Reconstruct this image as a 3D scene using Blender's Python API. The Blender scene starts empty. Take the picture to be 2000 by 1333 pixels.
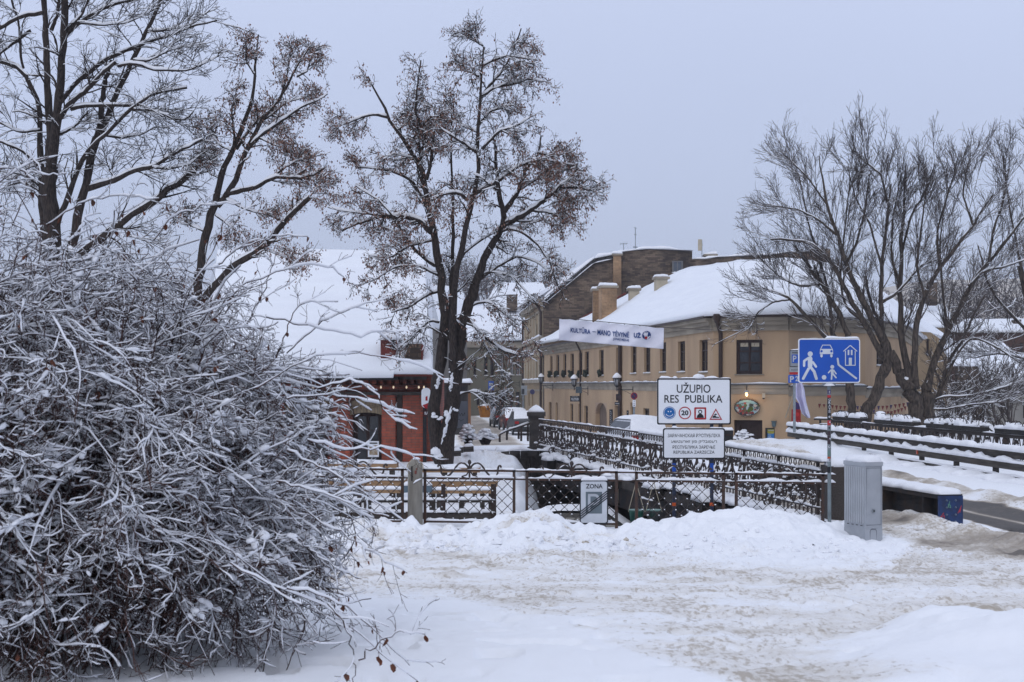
import bpy, math, random
import numpy as np
from mathutils import Vector

rng = np.random.default_rng(7)
random.seed(7)
FPX, EYE = 2777.8, 2.24          # focal length in photo pixels, eye height over the bridge deck


def W(px, py, Y):
    """Point at distance Y seen in the photograph at (px, py)."""
    return np.array([(px - 1000.0) * Y / FPX, Y, EYE - (py - 750.0) * Y / FPX])


# ------------------------------------------------------------------ camera, world, sun, exposure
scene = bpy.context.scene
cam_d = bpy.data.cameras.new("camera")
cam_d.lens, cam_d.sensor_width = 50.0, 36.0
cam_d.shift_y = (750.0 - 666.5) / 2000.0
cam_d.clip_start, cam_d.clip_end = 0.1, 3000.0
cam_d.dof.use_dof = True
cam_d.dof.focus_distance = 26.0
cam_d.dof.aperture_fstop = 7.1
cam = bpy.data.objects.new("camera", cam_d)
cam.location = (0.0, 0.0, EYE)
cam.rotation_euler = (math.radians(90), 0, 0)
scene.collection.objects.link(cam)
scene.camera = cam

SUN_EL, SUN_ROT = math.radians(38), math.radians(200)
world = bpy.data.worlds.new("World")
scene.world = world
world.use_nodes = True
nt = world.node_tree
nt.nodes.clear()
wo = nt.nodes.new("ShaderNodeOutputWorld")
bg = nt.nodes.new("ShaderNodeBackground")
sky = nt.nodes.new("ShaderNodeTexSky")
sky.sky_type = 'NISHITA'
sky.sun_disc = False
sky.sun_elevation, sky.sun_rotation = SUN_EL, SUN_ROT
sky.air_density, sky.dust_density, sky.ozone_density = 1.0, 2.0, 1.5
# overcast: a cloud layer (grey-blue, paler above, greyer at the horizon) covers most of the clear sky
tc = nt.nodes.new("ShaderNodeTexCoord")
sep = nt.nodes.new("ShaderNodeSeparateXYZ")
ramp = nt.nodes.new("ShaderNodeValToRGB")
ramp.color_ramp.interpolation = 'B_SPLINE'
els = ramp.color_ramp.elements
els[0].position, els[0].color = 0.0, (.43, .475, .61, 1)
els[1].position, els[1].color = 0.30, (.53, .60, .815, 1)
e = els.new(0.07); e.color = (.45, .505, .67, 1)
e = els.new(1.0); e.color = (.76, .81, .95, 1)
cn = nt.nodes.new("ShaderNodeTexNoise")
cn.inputs["Scale"].default_value = 2.2
cn.inputs["Detail"].default_value = 4.0
cm = nt.nodes.new("ShaderNodeMapRange")
cm.inputs["To Min"].default_value, cm.inputs["To Max"].default_value = 11.2, 12.7
mul = nt.nodes.new("ShaderNodeMixRGB"); mul.blend_type = 'MULTIPLY'; mul.inputs[0].default_value = 1.0
mix = nt.nodes.new("ShaderNodeMixRGB"); mix.inputs[0].default_value = 0.9
L = nt.links.new
L(tc.outputs["Generated"], sep.inputs[0]); L(sep.outputs["Z"], ramp.inputs[0])
L(tc.outputs["Generated"], cn.inputs["Vector"]); L(cn.outputs["Fac"], cm.inputs["Value"])
L(ramp.outputs[0], mul.inputs[1]); L(cm.outputs[0], mul.inputs[2])
L(sky.outputs[0], mix.inputs[1]); L(mul.outputs[0], mix.inputs[2])
L(mix.outputs[0], bg.inputs["Color"]); bg.inputs["Strength"].default_value = 0.1
L(bg.outputs[0], wo.inputs[0])

sun_d = bpy.data.lights.new("sun", 'SUN')
sun_d.energy, sun_d.angle, sun_d.color = 0.5, math.radians(30), (1.0, 0.97, 0.93)
sun = bpy.data.objects.new("sun", sun_d)
scene.collection.objects.link(sun)
sd = Vector((math.sin(SUN_ROT) * math.cos(SUN_EL), math.cos(SUN_ROT) * math.cos(SUN_EL), math.sin(SUN_EL)))
sun.rotation_euler = sd.to_track_quat('Z', 'Y').to_euler()
vs = scene.view_settings
vs.view_transform, vs.look, vs.exposure, vs.gamma = 'Standard', 'None', 0.0, 1.0
scene.cycles.max_bounces = 5
scene.cycles.diffuse_bounces = 3
scene.cycles.transparent_max_bounces = 8

# ------------------------------------------------------------------ materials
MATS = {}


def srgb(h):
    h = h.lstrip('#')
    return tuple(((int(h[i:i + 2], 16) / 255.0 + 0.055) / 1.055) ** 2.4 if int(h[i:i + 2], 16) > 10 else
                 int(h[i:i + 2], 16) / 255.0 / 12.92 for i in (0, 2, 4))


def mat(name, col, rough=0.8, col2=None, scale=3.0, detail=6.0, contrast=(0.35, 0.65), bump=0.0, bscale=30.0,
        metal=0.0, spec=0.3, stretch=None, sss=False, emit=None):
    """Procedural material: two tones mixed by noise, optional bump."""
    if name in MATS:
        return MATS[name]
    m = bpy.data.materials.new(name)
    m.use_nodes = True
    t = m.node_tree
    b = t.nodes["Principled BSDF"]
    b.inputs["Roughness"].default_value = rough
    b.inputs["Metallic"].default_value = metal
    b.inputs["Specular IOR Level"].default_value = spec
    c1 = (*col, 1)
    co = t.nodes.new("ShaderNodeTexCoord")
    vec = co.outputs["Object"]
    if stretch:
        mp = t.nodes.new("ShaderNodeMapping")
        mp.inputs["Scale"].default_value = stretch
        t.links.new(vec, mp.inputs[0]); vec = mp.outputs[0]
    n = t.nodes.new("ShaderNodeTexNoise")
    n.inputs["Scale"].default_value, n.inputs["Detail"].default_value = scale, detail
    t.links.new(vec, n.inputs["Vector"])
    r = t.nodes.new("ShaderNodeValToRGB")
    r.color_ramp.elements[0].position, r.color_ramp.elements[1].position = contrast
    c2 = (*(col2 if col2 else tuple(x * 0.8 for x in col)), 1)
    r.color_ramp.elements[0].color, r.color_ramp.elements[1].color = c2, c1
    t.links.new(n.outputs["Fac"], r.inputs[0])
    t.links.new(r.outputs[0], b.inputs["Base Color"])
    if bump:
        n2 = t.nodes.new("ShaderNodeTexNoise")
        n2.inputs["Scale"].default_value, n2.inputs["Detail"].default_value = bscale, 8
        t.links.new(vec, n2.inputs["Vector"])
        bp = t.nodes.new("ShaderNodeBump")
        bp.inputs["Strength"].default_value, bp.inputs["Distance"].default_value = bump, 0.02
        t.links.new(n2.outputs["Fac"], bp.inputs["Height"])
        t.links.new(bp.outputs[0], b.inputs["Normal"])
    if emit:
        b.inputs["Emission Color"].default_value = (*emit[0], 1)
        b.inputs["Emission Strength"].default_value = emit[1]
    MATS[name] = m
    return m


def brick_mat(name, c1, c2, mortar, bw=0.26, bh=0.085, extra=None):
    m = bpy.data.materials.new(name); m.use_nodes = True
    t = m.node_tree; b = t.nodes["Principled BSDF"]
    b.inputs["Roughness"].default_value = 0.9
    co = t.nodes.new("ShaderNodeTexCoord"); s = t.nodes.new("ShaderNodeSeparateXYZ")
    t.links.new(co.outputs["Object"], s.inputs[0])
    ad = t.nodes.new("ShaderNodeMath"); ad.operation = 'ADD'
    t.links.new(s.outputs["X"], ad.inputs[0]); t.links.new(s.outputs["Y"], ad.inputs[1])
    cb = t.nodes.new("ShaderNodeCombineXYZ")
    t.links.new(ad.outputs[0], cb.inputs[0]); t.links.new(s.outputs["Z"], cb.inputs[1])
    bk = t.nodes.new("ShaderNodeTexBrick")
    bk.inputs["Scale"].default_value = 1.0
    bk.inputs["Brick Width"].default_value, bk.inputs["Row Height"].default_value = bw, bh
    bk.inputs["Mortar Size"].default_value = 0.008
    bk.inputs["Mortar Smooth"].default_value = 0.3
    bk.inputs["Color1"].default_value, bk.inputs["Color2"].default_value = (*c1, 1), (*c2, 1)
    bk.inputs["Mortar"].default_value = (*mortar, 1)
    t.links.new(cb.outputs[0], bk.inputs["Vector"])
    n = t.nodes.new("ShaderNodeTexNoise"); n.inputs["Scale"].default_value = 0.55; n.inputs["Detail"].default_value = 8
    t.links.new(co.outputs["Object"], n.inputs["Vector"])
    r = t.nodes.new("ShaderNodeValToRGB")
    r.color_ramp.elements[0].position, r.color_ramp.elements[1].position = 0.36, 0.6
    r.color_ramp.elements[0].color = (0.30, 0.29, 0.29, 1); r.color_ramp.elements[1].color = (1.0, 0.97, 0.93, 1)
    t.links.new(n.outputs["Fac"], r.inputs[0])
    mx = t.nodes.new("ShaderNodeMixRGB"); mx.blend_type = 'MULTIPLY'; mx.inputs[0].default_value = 0.9
    t.links.new(bk.outputs["Color"], mx.inputs[1]); t.links.new(r.outputs[0], mx.inputs[2])
    n3 = t.nodes.new("ShaderNodeTexNoise"); n3.inputs["Scale"].default_value = 7.0; n3.inputs["Detail"].default_value = 4
    t.links.new(co.outputs["Object"], n3.inputs["Vector"])
    r3 = t.nodes.new("ShaderNodeMapRange"); r3.inputs["To Min"].default_value = 0.5; r3.inputs["To Max"].default_value = 1.5
    t.links.new(n3.outputs["Fac"], r3.inputs["Value"])
    m3 = t.nodes.new("ShaderNodeMixRGB"); m3.blend_type = 'MULTIPLY'; m3.inputs[0].default_value = 0.8
    t.links.new(mx.outputs[0], m3.inputs[1]); t.links.new(r3.outputs[0], m3.inputs[2])
    t.links.new(m3.outputs[0], b.inputs["Base Color"])
    bp = t.nodes.new("ShaderNodeBump"); bp.inputs["Strength"].default_value = 0.6; bp.inputs["Distance"].default_value = 0.02
    bp.invert = True
    t.links.new(bk.outputs["Fac"], bp.inputs["Height"]); t.links.new(bp.outputs[0], b.inputs["Normal"])
    MATS[name] = m
    return m


SNOW = mat("snow", (0.86, 0.87, 0.89), 0.75, (0.80, 0.81, 0.84), 6.0, bump=0.25, bscale=45)
SNOWB = mat("twig_snow", (0.80, 0.815, 0.85), 0.8, (0.72, 0.735, 0.78), 9.0, bump=0.2, bscale=60)
ROOFSNOW = mat("roof_snow", (0.84, 0.865, 0.90), 0.7, (0.80, 0.825, 0.87), 0.5, bump=0.15, bscale=6, stretch=(1, 1, 6))
BARK = mat("bark", (0.062, 0.048, 0.041), 0.95, (0.020, 0.016, 0.015), 14.0, bump=0.9, bscale=22, stretch=(3, 3, 0.6))
BARKB = mat("twig_bark", (0.085, 0.042, 0.034), 0.85, (0.022, 0.013, 0.012), 5.0)
BARKG = mat("grey_bark", (0.10, 0.078, 0.062), 0.95, (0.026, 0.021, 0.018), 5.0, contrast=(.38, .62), bump=1.0, bscale=18, stretch=(3, 3, 0.6))
TWIGG = mat("grey_twig", (0.105, 0.085, 0.075), 0.9, (0.05, 0.04, 0.037), 5.0)
SEED = mat("seed", (0.29, 0.175, 0.135), 0.9, (0.14, 0.068, 0.05), 9.0, contrast=(.42, .58))
LEAF = mat("dead_leaf", (0.16, 0.055, 0.03), 0.8, (0.06, 0.028, 0.02), 20.0)
IRON = mat("iron", (0.030, 0.026, 0.026), 0.6, (0.05, 0.03, 0.022), 9.0, spec=0.4)
RUST = mat("rusty_iron", (0.05, 0.038, 0.034), 0.75, (0.075, 0.036, 0.022), 12.0)
BLACK = mat("black_paint", (0.012, 0.012, 0.014), 0.5, (0.02, 0.02, 0.022), 8)
WHITE = mat("white_sheet", (0.78, 0.80, 0.83), 0.45, (0.74, 0.76, 0.79), 2.0)
STEEL = mat("steel", (0.30, 0.33, 0.35), 0.5, (0.22, 0.25, 0.27), 8, metal=0.4)
STONE = mat("dark_stone", (0.085, 0.075, 0.068), 0.95, (0.04, 0.036, 0.034), 2.5, bump=0.8, bscale=12)
CONC = mat("concrete", (0.30, 0.28, 0.24), 0.95, (0.17, 0.155, 0.13), 3.5, bump=0.5, bscale=25, stretch=(2, 2, 0.5))
DARKGLASS = mat("dark_glass", (0.02, 0.023, 0.028), 0.12, (0.035, 0.04, 0.047), 1.2, spec=0.6)
WOODF = mat("dark_frame_wood", (0.035, 0.018, 0.014), 0.6, (0.025, 0.013, 0.011), 6)
WOODO = mat("orange_wood", (0.36, 0.225, 0.12), 0.7, (0.25, 0.15, 0.078), 4, stretch=(0.6, 6, 8))
WOODD = mat("weathered_board", (0.030, 0.026, 0.024), 0.9, (0.075, 0.065, 0.056), 3, stretch=(0.5, 0.5, 6), bump=0.5)
PLANKG = mat("grey_board", (0.10, 0.088, 0.075), 0.9, (0.05, 0.043, 0.038), 3, stretch=(0.5, 0.5, 6), bump=0.5)

# ------------------------------------------------------------------ mesh building
ORG = {}


class MB:
    def __init__(self):
        self.v, self.f, self.n, self.mi = [], {}, 0, {}

    def add(self, v, f):
        v = np.asarray(v, float).reshape(-1, 3)
        if isinstance(f, np.ndarray):
            self.f.setdefault(f.shape[1], []).append(f + self.n)
        else:
            by = {}
            for q in f:
                by.setdefault(len(q), []).append(q)
            for k, q in by.items():
                self.f.setdefault(k, []).append(np.array(q, int) + self.n)
        self.v.append(v); self.n += len(v)
        return self

    def box(self, c, s, rot=0.0, tilt=None):
        x, y, z = (a / 2 for a in s)
        p = np.array([[i * x, j * y, k * z] for k in (-1, 1) for j in (-1, 1) for i in (-1, 1)], float)
        if tilt is not None:
            a, ax = tilt
            ca, sa = math.cos(a), math.sin(a)
            if ax == 'y':
                p = p @ np.array([[ca, 0, sa], [0, 1, 0], [-sa, 0, ca]]).T
            else:
                p = p @ np.array([[1, 0, 0], [0, ca, -sa], [0, sa, ca]]).T
        ca, sa = math.cos(rot), math.sin(rot)
        p = p @ np.array([[ca, -sa, 0], [sa, ca, 0], [0, 0, 1]]).T + np.asarray(c, float)
        return self.add(p, [(0, 2, 3, 1), (4, 5, 7, 6), (0, 1, 5, 4), (1, 3, 7, 5), (3, 2, 6, 7), (2, 0, 4, 6)])

    def bar(self, a, b, w, h):
        """Box beam from a to b, w wide sideways, h high."""
        a, b = np.asarray(a, float), np.asarray(b, float)
        d = b - a; d /= max(1e-9, np.linalg.norm(d))
        up = np.array([0, 0, 1.0]) if abs(d[2]) < 0.95 else np.array([0, 1.0, 0])
        s = np.cross(d, up); s /= np.linalg.norm(s)
        u = np.cross(s, d)
        p = [q + s * i * w / 2 + u * j * h / 2 for q in (a, b) for i, j in ((-1, -1), (1, -1), (1, 1), (-1, 1))]
        return self.add(p, [(0, 1, 2, 3), (7, 6, 5, 4), (0, 4, 5, 1), (1, 5, 6, 2), (2, 6, 7, 3), (3, 7, 4, 0)])

    def tube(self, pts, r, sides=6):
        pts = np.asarray(pts, float)
        r = np.full(len(pts), r, float) if np.isscalar(r) else np.asarray(r, float)
        v, f = tubes(pts[None], r[None], sides)
        self.add(v, f)
        k = len(pts)
        for s0 in (0, (k - 1) * sides):
            self.add(v[s0:s0 + sides], [tuple(range(sides)) if s0 else tuple(range(sides))[::-1]])
        return self

    def prism(self, poly, extr):
        """Closed polygon (n,3) extruded by the vector extr."""
        p = np.asarray(poly, float); n = len(p)
        q = p + np.asarray(extr, float)
        f = [tuple(range(n))[::-1], tuple(range(n, 2 * n))] + [(i, (i + 1) % n, n + (i + 1) % n, n + i) for i in range(n)]
        return self.add(np.vstack([p, q]), f)

    def lathe(self, c, prof, n=16):
        """prof: list of (radius, z)."""
        a = np.arange(n) * 2 * math.pi / n
        v = [(c[0] + r * math.cos(t), c[1] + r * math.sin(t), c[2] + z) for r, z in prof for t in a]
        f = [(i * n + j, i * n + (j + 1) % n, (i + 1) * n + (j + 1) % n, (i + 1) * n + j) for i in range(len(prof) - 1) for j in range(n)]
        f.append(tuple(range(n))[::-1]); f.append(tuple(range((len(prof) - 1) * n, len(prof) * n)))
        return self.add(v, f)

    def blob(self, c, s, seed=0, n=8, m=6, rough=0.25, flat=True):
        """Lumpy snow lump, flattened underneath."""
        r = np.random.default_rng(seed)
        v = []
        for i in range(m + 1):
            th = math.pi * i / m
            for j in range(n):
                ph = 2 * math.pi * j / n
                k = 1 + rough * (r.random() - 0.5)
                z = math.cos(th) * k
                if flat and z < 0:
                    z *= 0.35
                v.append((c[0] + s[0] * math.sin(th) * math.cos(ph) * k, c[1] + s[1] * math.sin(th) * math.sin(ph) * k, c[2] + s[2] * z))
        f = [(i * n + j, (i + 1) * n + j, (i + 1) * n + (j + 1) % n, i * n + (j + 1) % n) for i in range(m) for j in range(n)]
        return self.add(v, f)

    def build(self, name, m, parent=None, smooth=False, loc=None):
        V = np.vstack(self.v)
        if parent is not None:
            o0 = ORG[parent.name]
        else:
            o0 = np.zeros(3) if loc is None else np.asarray(loc, float)
        V = V - o0
        me = bpy.data.meshes.new(name)
        me.vertices.add(len(V)); me.vertices.foreach_set("co", V.astype(np.float32).ravel())
        idx, start, tot, s = [], [], [], 0
        for k, fl in self.f.items():
            a = np.vstack(fl); idx.append(a.ravel())
            start.append(s + np.arange(len(a)) * k); tot.append(np.full(len(a), k)); s += a.size
        idx, start, tot = np.concatenate(idx), np.concatenate(start), np.concatenate(tot)
        me.loops.add(len(idx)); me.loops.foreach_set("vertex_index", idx.astype(np.int32))
        me.polygons.add(len(start)); me.polygons.foreach_set("loop_start", start.astype(np.int32))
        me.polygons.foreach_set("loop_total", tot.astype(np.int32))
        me.polygons.foreach_set("use_smooth", np.full(len(start), bool(smooth)))
        me.update(calc_edges=True)
        me.materials.append(m)
        o = bpy.data.objects.new(name, me)
        scene.collection.objects.link(o)
        if parent is not None:
            o.parent = parent; ORG[o.name] = ORG[parent.name]
        else:
            o.location = o0; ORG[o.name] = o0
        return o


def tubes(P, R, sides=3):
    """P (N,K,3), R (N,K) -> vertices and quads of N tubes."""
    N, K, _ = P.shape
    T = np.gradient(P, axis=1)
    T /= np.linalg.norm(T, axis=2, keepdims=True) + 1e-9
    av = T.mean(axis=1)
    ref = np.zeros((N, 3)); ref[np.arange(N), np.argmin(np.abs(av), axis=1)] = 1.0
    A = np.cross(T, ref[:, None, :]); A /= np.linalg.norm(A, axis=2, keepdims=True) + 1e-9
    B = np.cross(T, A)
    ang = np.arange(sides) * 2 * math.pi / sides
    V = P[:, :, None, :] + R[:, :, None, None] * (np.cos(ang)[None, None, :, None] * A[:, :, None, :] + np.sin(ang)[None, None, :, None] * B[:, :, None, :])
    base = (np.arange(N) * K * sides)[:, None, None] + (np.arange(K - 1) * sides)[None, :, None]
    j = np.arange(sides)[None, None, :]; j2 = (j + 1) % sides
    Fq = np.stack([base + j, base + j2, base + sides + j2, base + sides + j], axis=-1).reshape(-1, 4)
    return V.reshape(-1, 3), Fq


def tag(o, label=None, cat=None, group=None, kind=None):
    if label: o["label"] = label
    if cat: o["category"] = cat
    if group: o["group"] = group
    if kind: o["kind"] = kind
    return o


def thing(name, loc, label, cat, group=None):
    o = bpy.data.objects.new(name, None)
    o.empty_display_size = 0.2
    scene.collection.objects.link(o)
    o.location = loc
    ORG[o.name] = np.asarray(loc, float)
    return tag(o, label, cat, group)


def crom(pts, n=60):
    """Smooth curve through the points (Catmull-Rom)."""
    p = np.asarray(pts, float); p = np.vstack([2 * p[0] - p[1], p, 2 * p[-1] - p[-2]])
    t = np.linspace(0, len(p) - 3 - 1e-6, n); i = t.astype(int); f = (t - i)[:, None]
    a, b, c, d = p[i], p[i + 1], p[i + 2], p[i + 3]
    return .5 * (2 * b + (c - a) * f + (2 * a - 5 * b + 4 * c - d) * f ** 2 + (3 * b - a - 3 * c + d) * f ** 3)


# ------------------------------------------------------------------ noise
_T = np.random.default_rng(99).random((256, 256))


def vnoise(x, y, s=1.0, seed=0):
    x = np.asarray(x, float) / s + seed * 17.3 + 1000; y = np.asarray(y, float) / s + seed * 9.1 + 1000
    xi, yi = np.floor(x).astype(int), np.floor(y).astype(int)
    fx, fy = x - xi, y - yi
    fx, fy = fx * fx * (3 - 2 * fx), fy * fy * (3 - 2 * fy)
    g = lambda a, b: _T[a & 255, b & 255]
    return (g(xi, yi) * (1 - fx) + g(xi + 1, yi) * fx) * (1 - fy) + (g(xi, yi + 1) * (1 - fx) + g(xi + 1, yi + 1) * fx) * fy - 0.5


def fbm(x, y, s=1.0, seed=0, o=4):
    return sum(vnoise(x, y, s / 2 ** i, seed + i * 3) / 2 ** i for i in range(o))


def sstep(a, b, x):
    t = np.clip((np.asarray(x, float) - a) / (b - a), 0, 1)
    return t * t * (3 - 2 * t)


def snow_strip(mb, pts, width, height, step=0.06, rough=0.35, seed=0, nseg=7, under=0.0):
    """Rounded lumpy snow lying along the polyline pts (its resting surface)."""
    pts = np.asarray(pts, float)
    d = np.r_[0, np.cumsum(np.linalg.norm(np.diff(pts, axis=0), axis=1))]
    n = int(min(400, max(5, d[-1] / step)))
    t = np.linspace(0, d[-1], n)
    P = np.stack([np.interp(t, d, pts[:, i]) for i in range(3)], axis=1)
    T = np.gradient(P, axis=0); T /= np.linalg.norm(T, axis=1, keepdims=True) + 1e-9
    S = np.cross(T, [0, 0, 1.0]); S /= np.linalg.norm(S, axis=1, keepdims=True) + 1e-9
    k = 1 + rough * 2 * fbm(t, t * 0 + seed * 3.7, max(4 * step, height * 2.5), seed, 3)
    kw = 1 + rough * 0.8 * fbm(t, t * 0 + 5 + seed, max(4 * step, height * 2.5), seed + 5, 2)
    endf = np.clip(np.minimum(t, d[-1] - t) / max(0.4 * height, 1e-3), 0, 1) ** 0.5
    k, kw = k * (0.25 + 0.75 * endf), kw * (0.8 + 0.2 * endf)
    ang = np.linspace(math.pi, 0, nseg)
    ca = np.sign(np.cos(ang)) * np.abs(np.cos(ang)) ** 0.8
    V = P[:, None, :] + S[:, None, :] * (ca[None, :, None] * (width / 2) * kw[:, None, None]) \
        + np.array([0, 0, 1.0]) * (np.sin(ang)[None, :, None] ** 0.7 * height * k[:, None, None] - under)
    f = [(i * nseg + j, i * nseg + j + 1, (i + 1) * nseg + j + 1, (i + 1) * nseg + j) for i in range(n - 1) for j in range(nseg - 1)]
    f += [(i * nseg + nseg - 1, i * nseg, (i + 1) * nseg, (i + 1) * nseg + nseg - 1) for i in range(n - 1)]
    f += [tuple(range(nseg))[::-1], tuple(range((n - 1) * nseg, n * nseg))]
    mb.add(V, f)
    return mb


# ------------------------------------------------------------------ flat drawing on boards (letters, symbols)
def text_geo(s, bold=0.0, font=None):
    cu = bpy.data.curves.new("t", 'FONT'); cu.body = s; cu.size = 1.0
    cu.offset = bold; cu.resolution_u = 3
    if font:
        try:
            cu.font = font
        except Exception:
            pass
    ob = bpy.data.objects.new("t", cu)
    scene.collection.objects.link(ob)
    bpy.context.view_layer.update()
    dg = bpy.context.evaluated_depsgraph_get()
    me = ob.evaluated_get(dg).to_mesh()
    v = np.array([tuple(p.co)[:2] for p in me.vertices]) if len(me.vertices) else np.zeros((0, 2))
    f = [tuple(p.vertices) for p in me.polygons]
    ob.evaluated_get(dg).to_mesh_clear()
    bpy.data.objects.remove(ob); bpy.data.curves.remove(cu)
    return v, f


class Board:
    """Draws shapes in photo pixels on a surface; mp(px, py, lift) gives the world point."""
    def __init__(self, mp, root):
        self.mp, self.root, self.layers, self.c = mp, root, [], 0.0

    def _lay(self, key):
        for l in self.layers:
            if l[0] == key:
                return l[1]
        mb = MB(); self.layers.append((key, mb)); return mb

    def faces(self, key, v2, f, lift):
        self.c += .012          # every shape a hair above the one before
        v = np.array([self.mp(x, y, lift + self.c) for x, y in v2])
        self._lay(key).add(v, f)

    def poly(self, key, pts, lift=1):
        self.faces(key, pts, [tuple(range(len(pts)))], lift)

    def disc(self, key, c, r, lift=1, n=32, ry=None):
        ry = ry or r
        self.poly(key, [(c[0] + r * math.cos(t * 2 * math.pi / n), c[1] + ry * math.sin(t * 2 * math.pi / n)) for t in range(n)], lift)

    def ring(self, key, outer, inner, lift=1):
        n = len(outer)
        self.faces(key, list(outer) + list(inner), [(i, (i + 1) % n, n + (i + 1) % n, n + i) for i in range(n)], lift)

    def stroke(self, key, pts, w, lift=1, cap=True):
        pts = [np.array(p, float) for p in pts]
        for a, b in zip(pts[:-1], pts[1:]):
            d = b - a; d /= np.linalg.norm(d) + 1e-9
            s = np.array([-d[1], d[0]]) * w / 2
            self.poly(key, [a - s, a + s, b + s, b - s], lift)
        if cap:
            for p in pts:
                self.disc(key, p, w / 2, lift + 0.05 * 0, 10)

    def text(self, key, s, x0, y0, x1, y1, lift=1, bold=0.0, font=None, warp=None):
        v, f = text_geo(s, bold, font)
        if not len(v):
            return
        mn, mx = v.min(0), v.max(0)
        u = (v - mn) / (mx - mn)
        pts = [(x0 + a * (x1 - x0), y1 - b * (y1 - y0)) for a, b in u]
        if warp:
            pts = [warp(*p) for p in pts]
        self.faces(key, pts, f, lift)

    def build(self):
        out = []
        for (name, m, *lab), mb in self.layers:
            o = mb.build(name, m, self.root)
            if lab: o["label"] = lab[0]
            out.append(o)
        return out


def rrect(x0, y0, x1, y1, r, n=5):
    p = []
    for cx, cy, a0 in ((x1 - r, y0 + r, -90), (x1 - r, y1 - r, 0), (x0 + r, y1 - r, 90), (x0 + r, y0 + r, 180)):
        for i in range(n + 1):
            a = math.radians(a0 + 90 * i / n)
            p.append((cx + r * math.cos(a), cy + r * math.sin(a)))
    return p


def flatmap(Y, lift=0.004):
    return lambda px, py, k: W(px, py, Y) - np.array([0, lift * k, 0])


def plate(poly_px, Y, thick, name, m, root):
    """A sheet of real thickness with the outline poly_px, its front at distance Y."""
    p = np.array([W(x, y, Y) for x, y in poly_px])
    return MB().prism(p, (0, thick, 0)).build(name, m, root)

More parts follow.
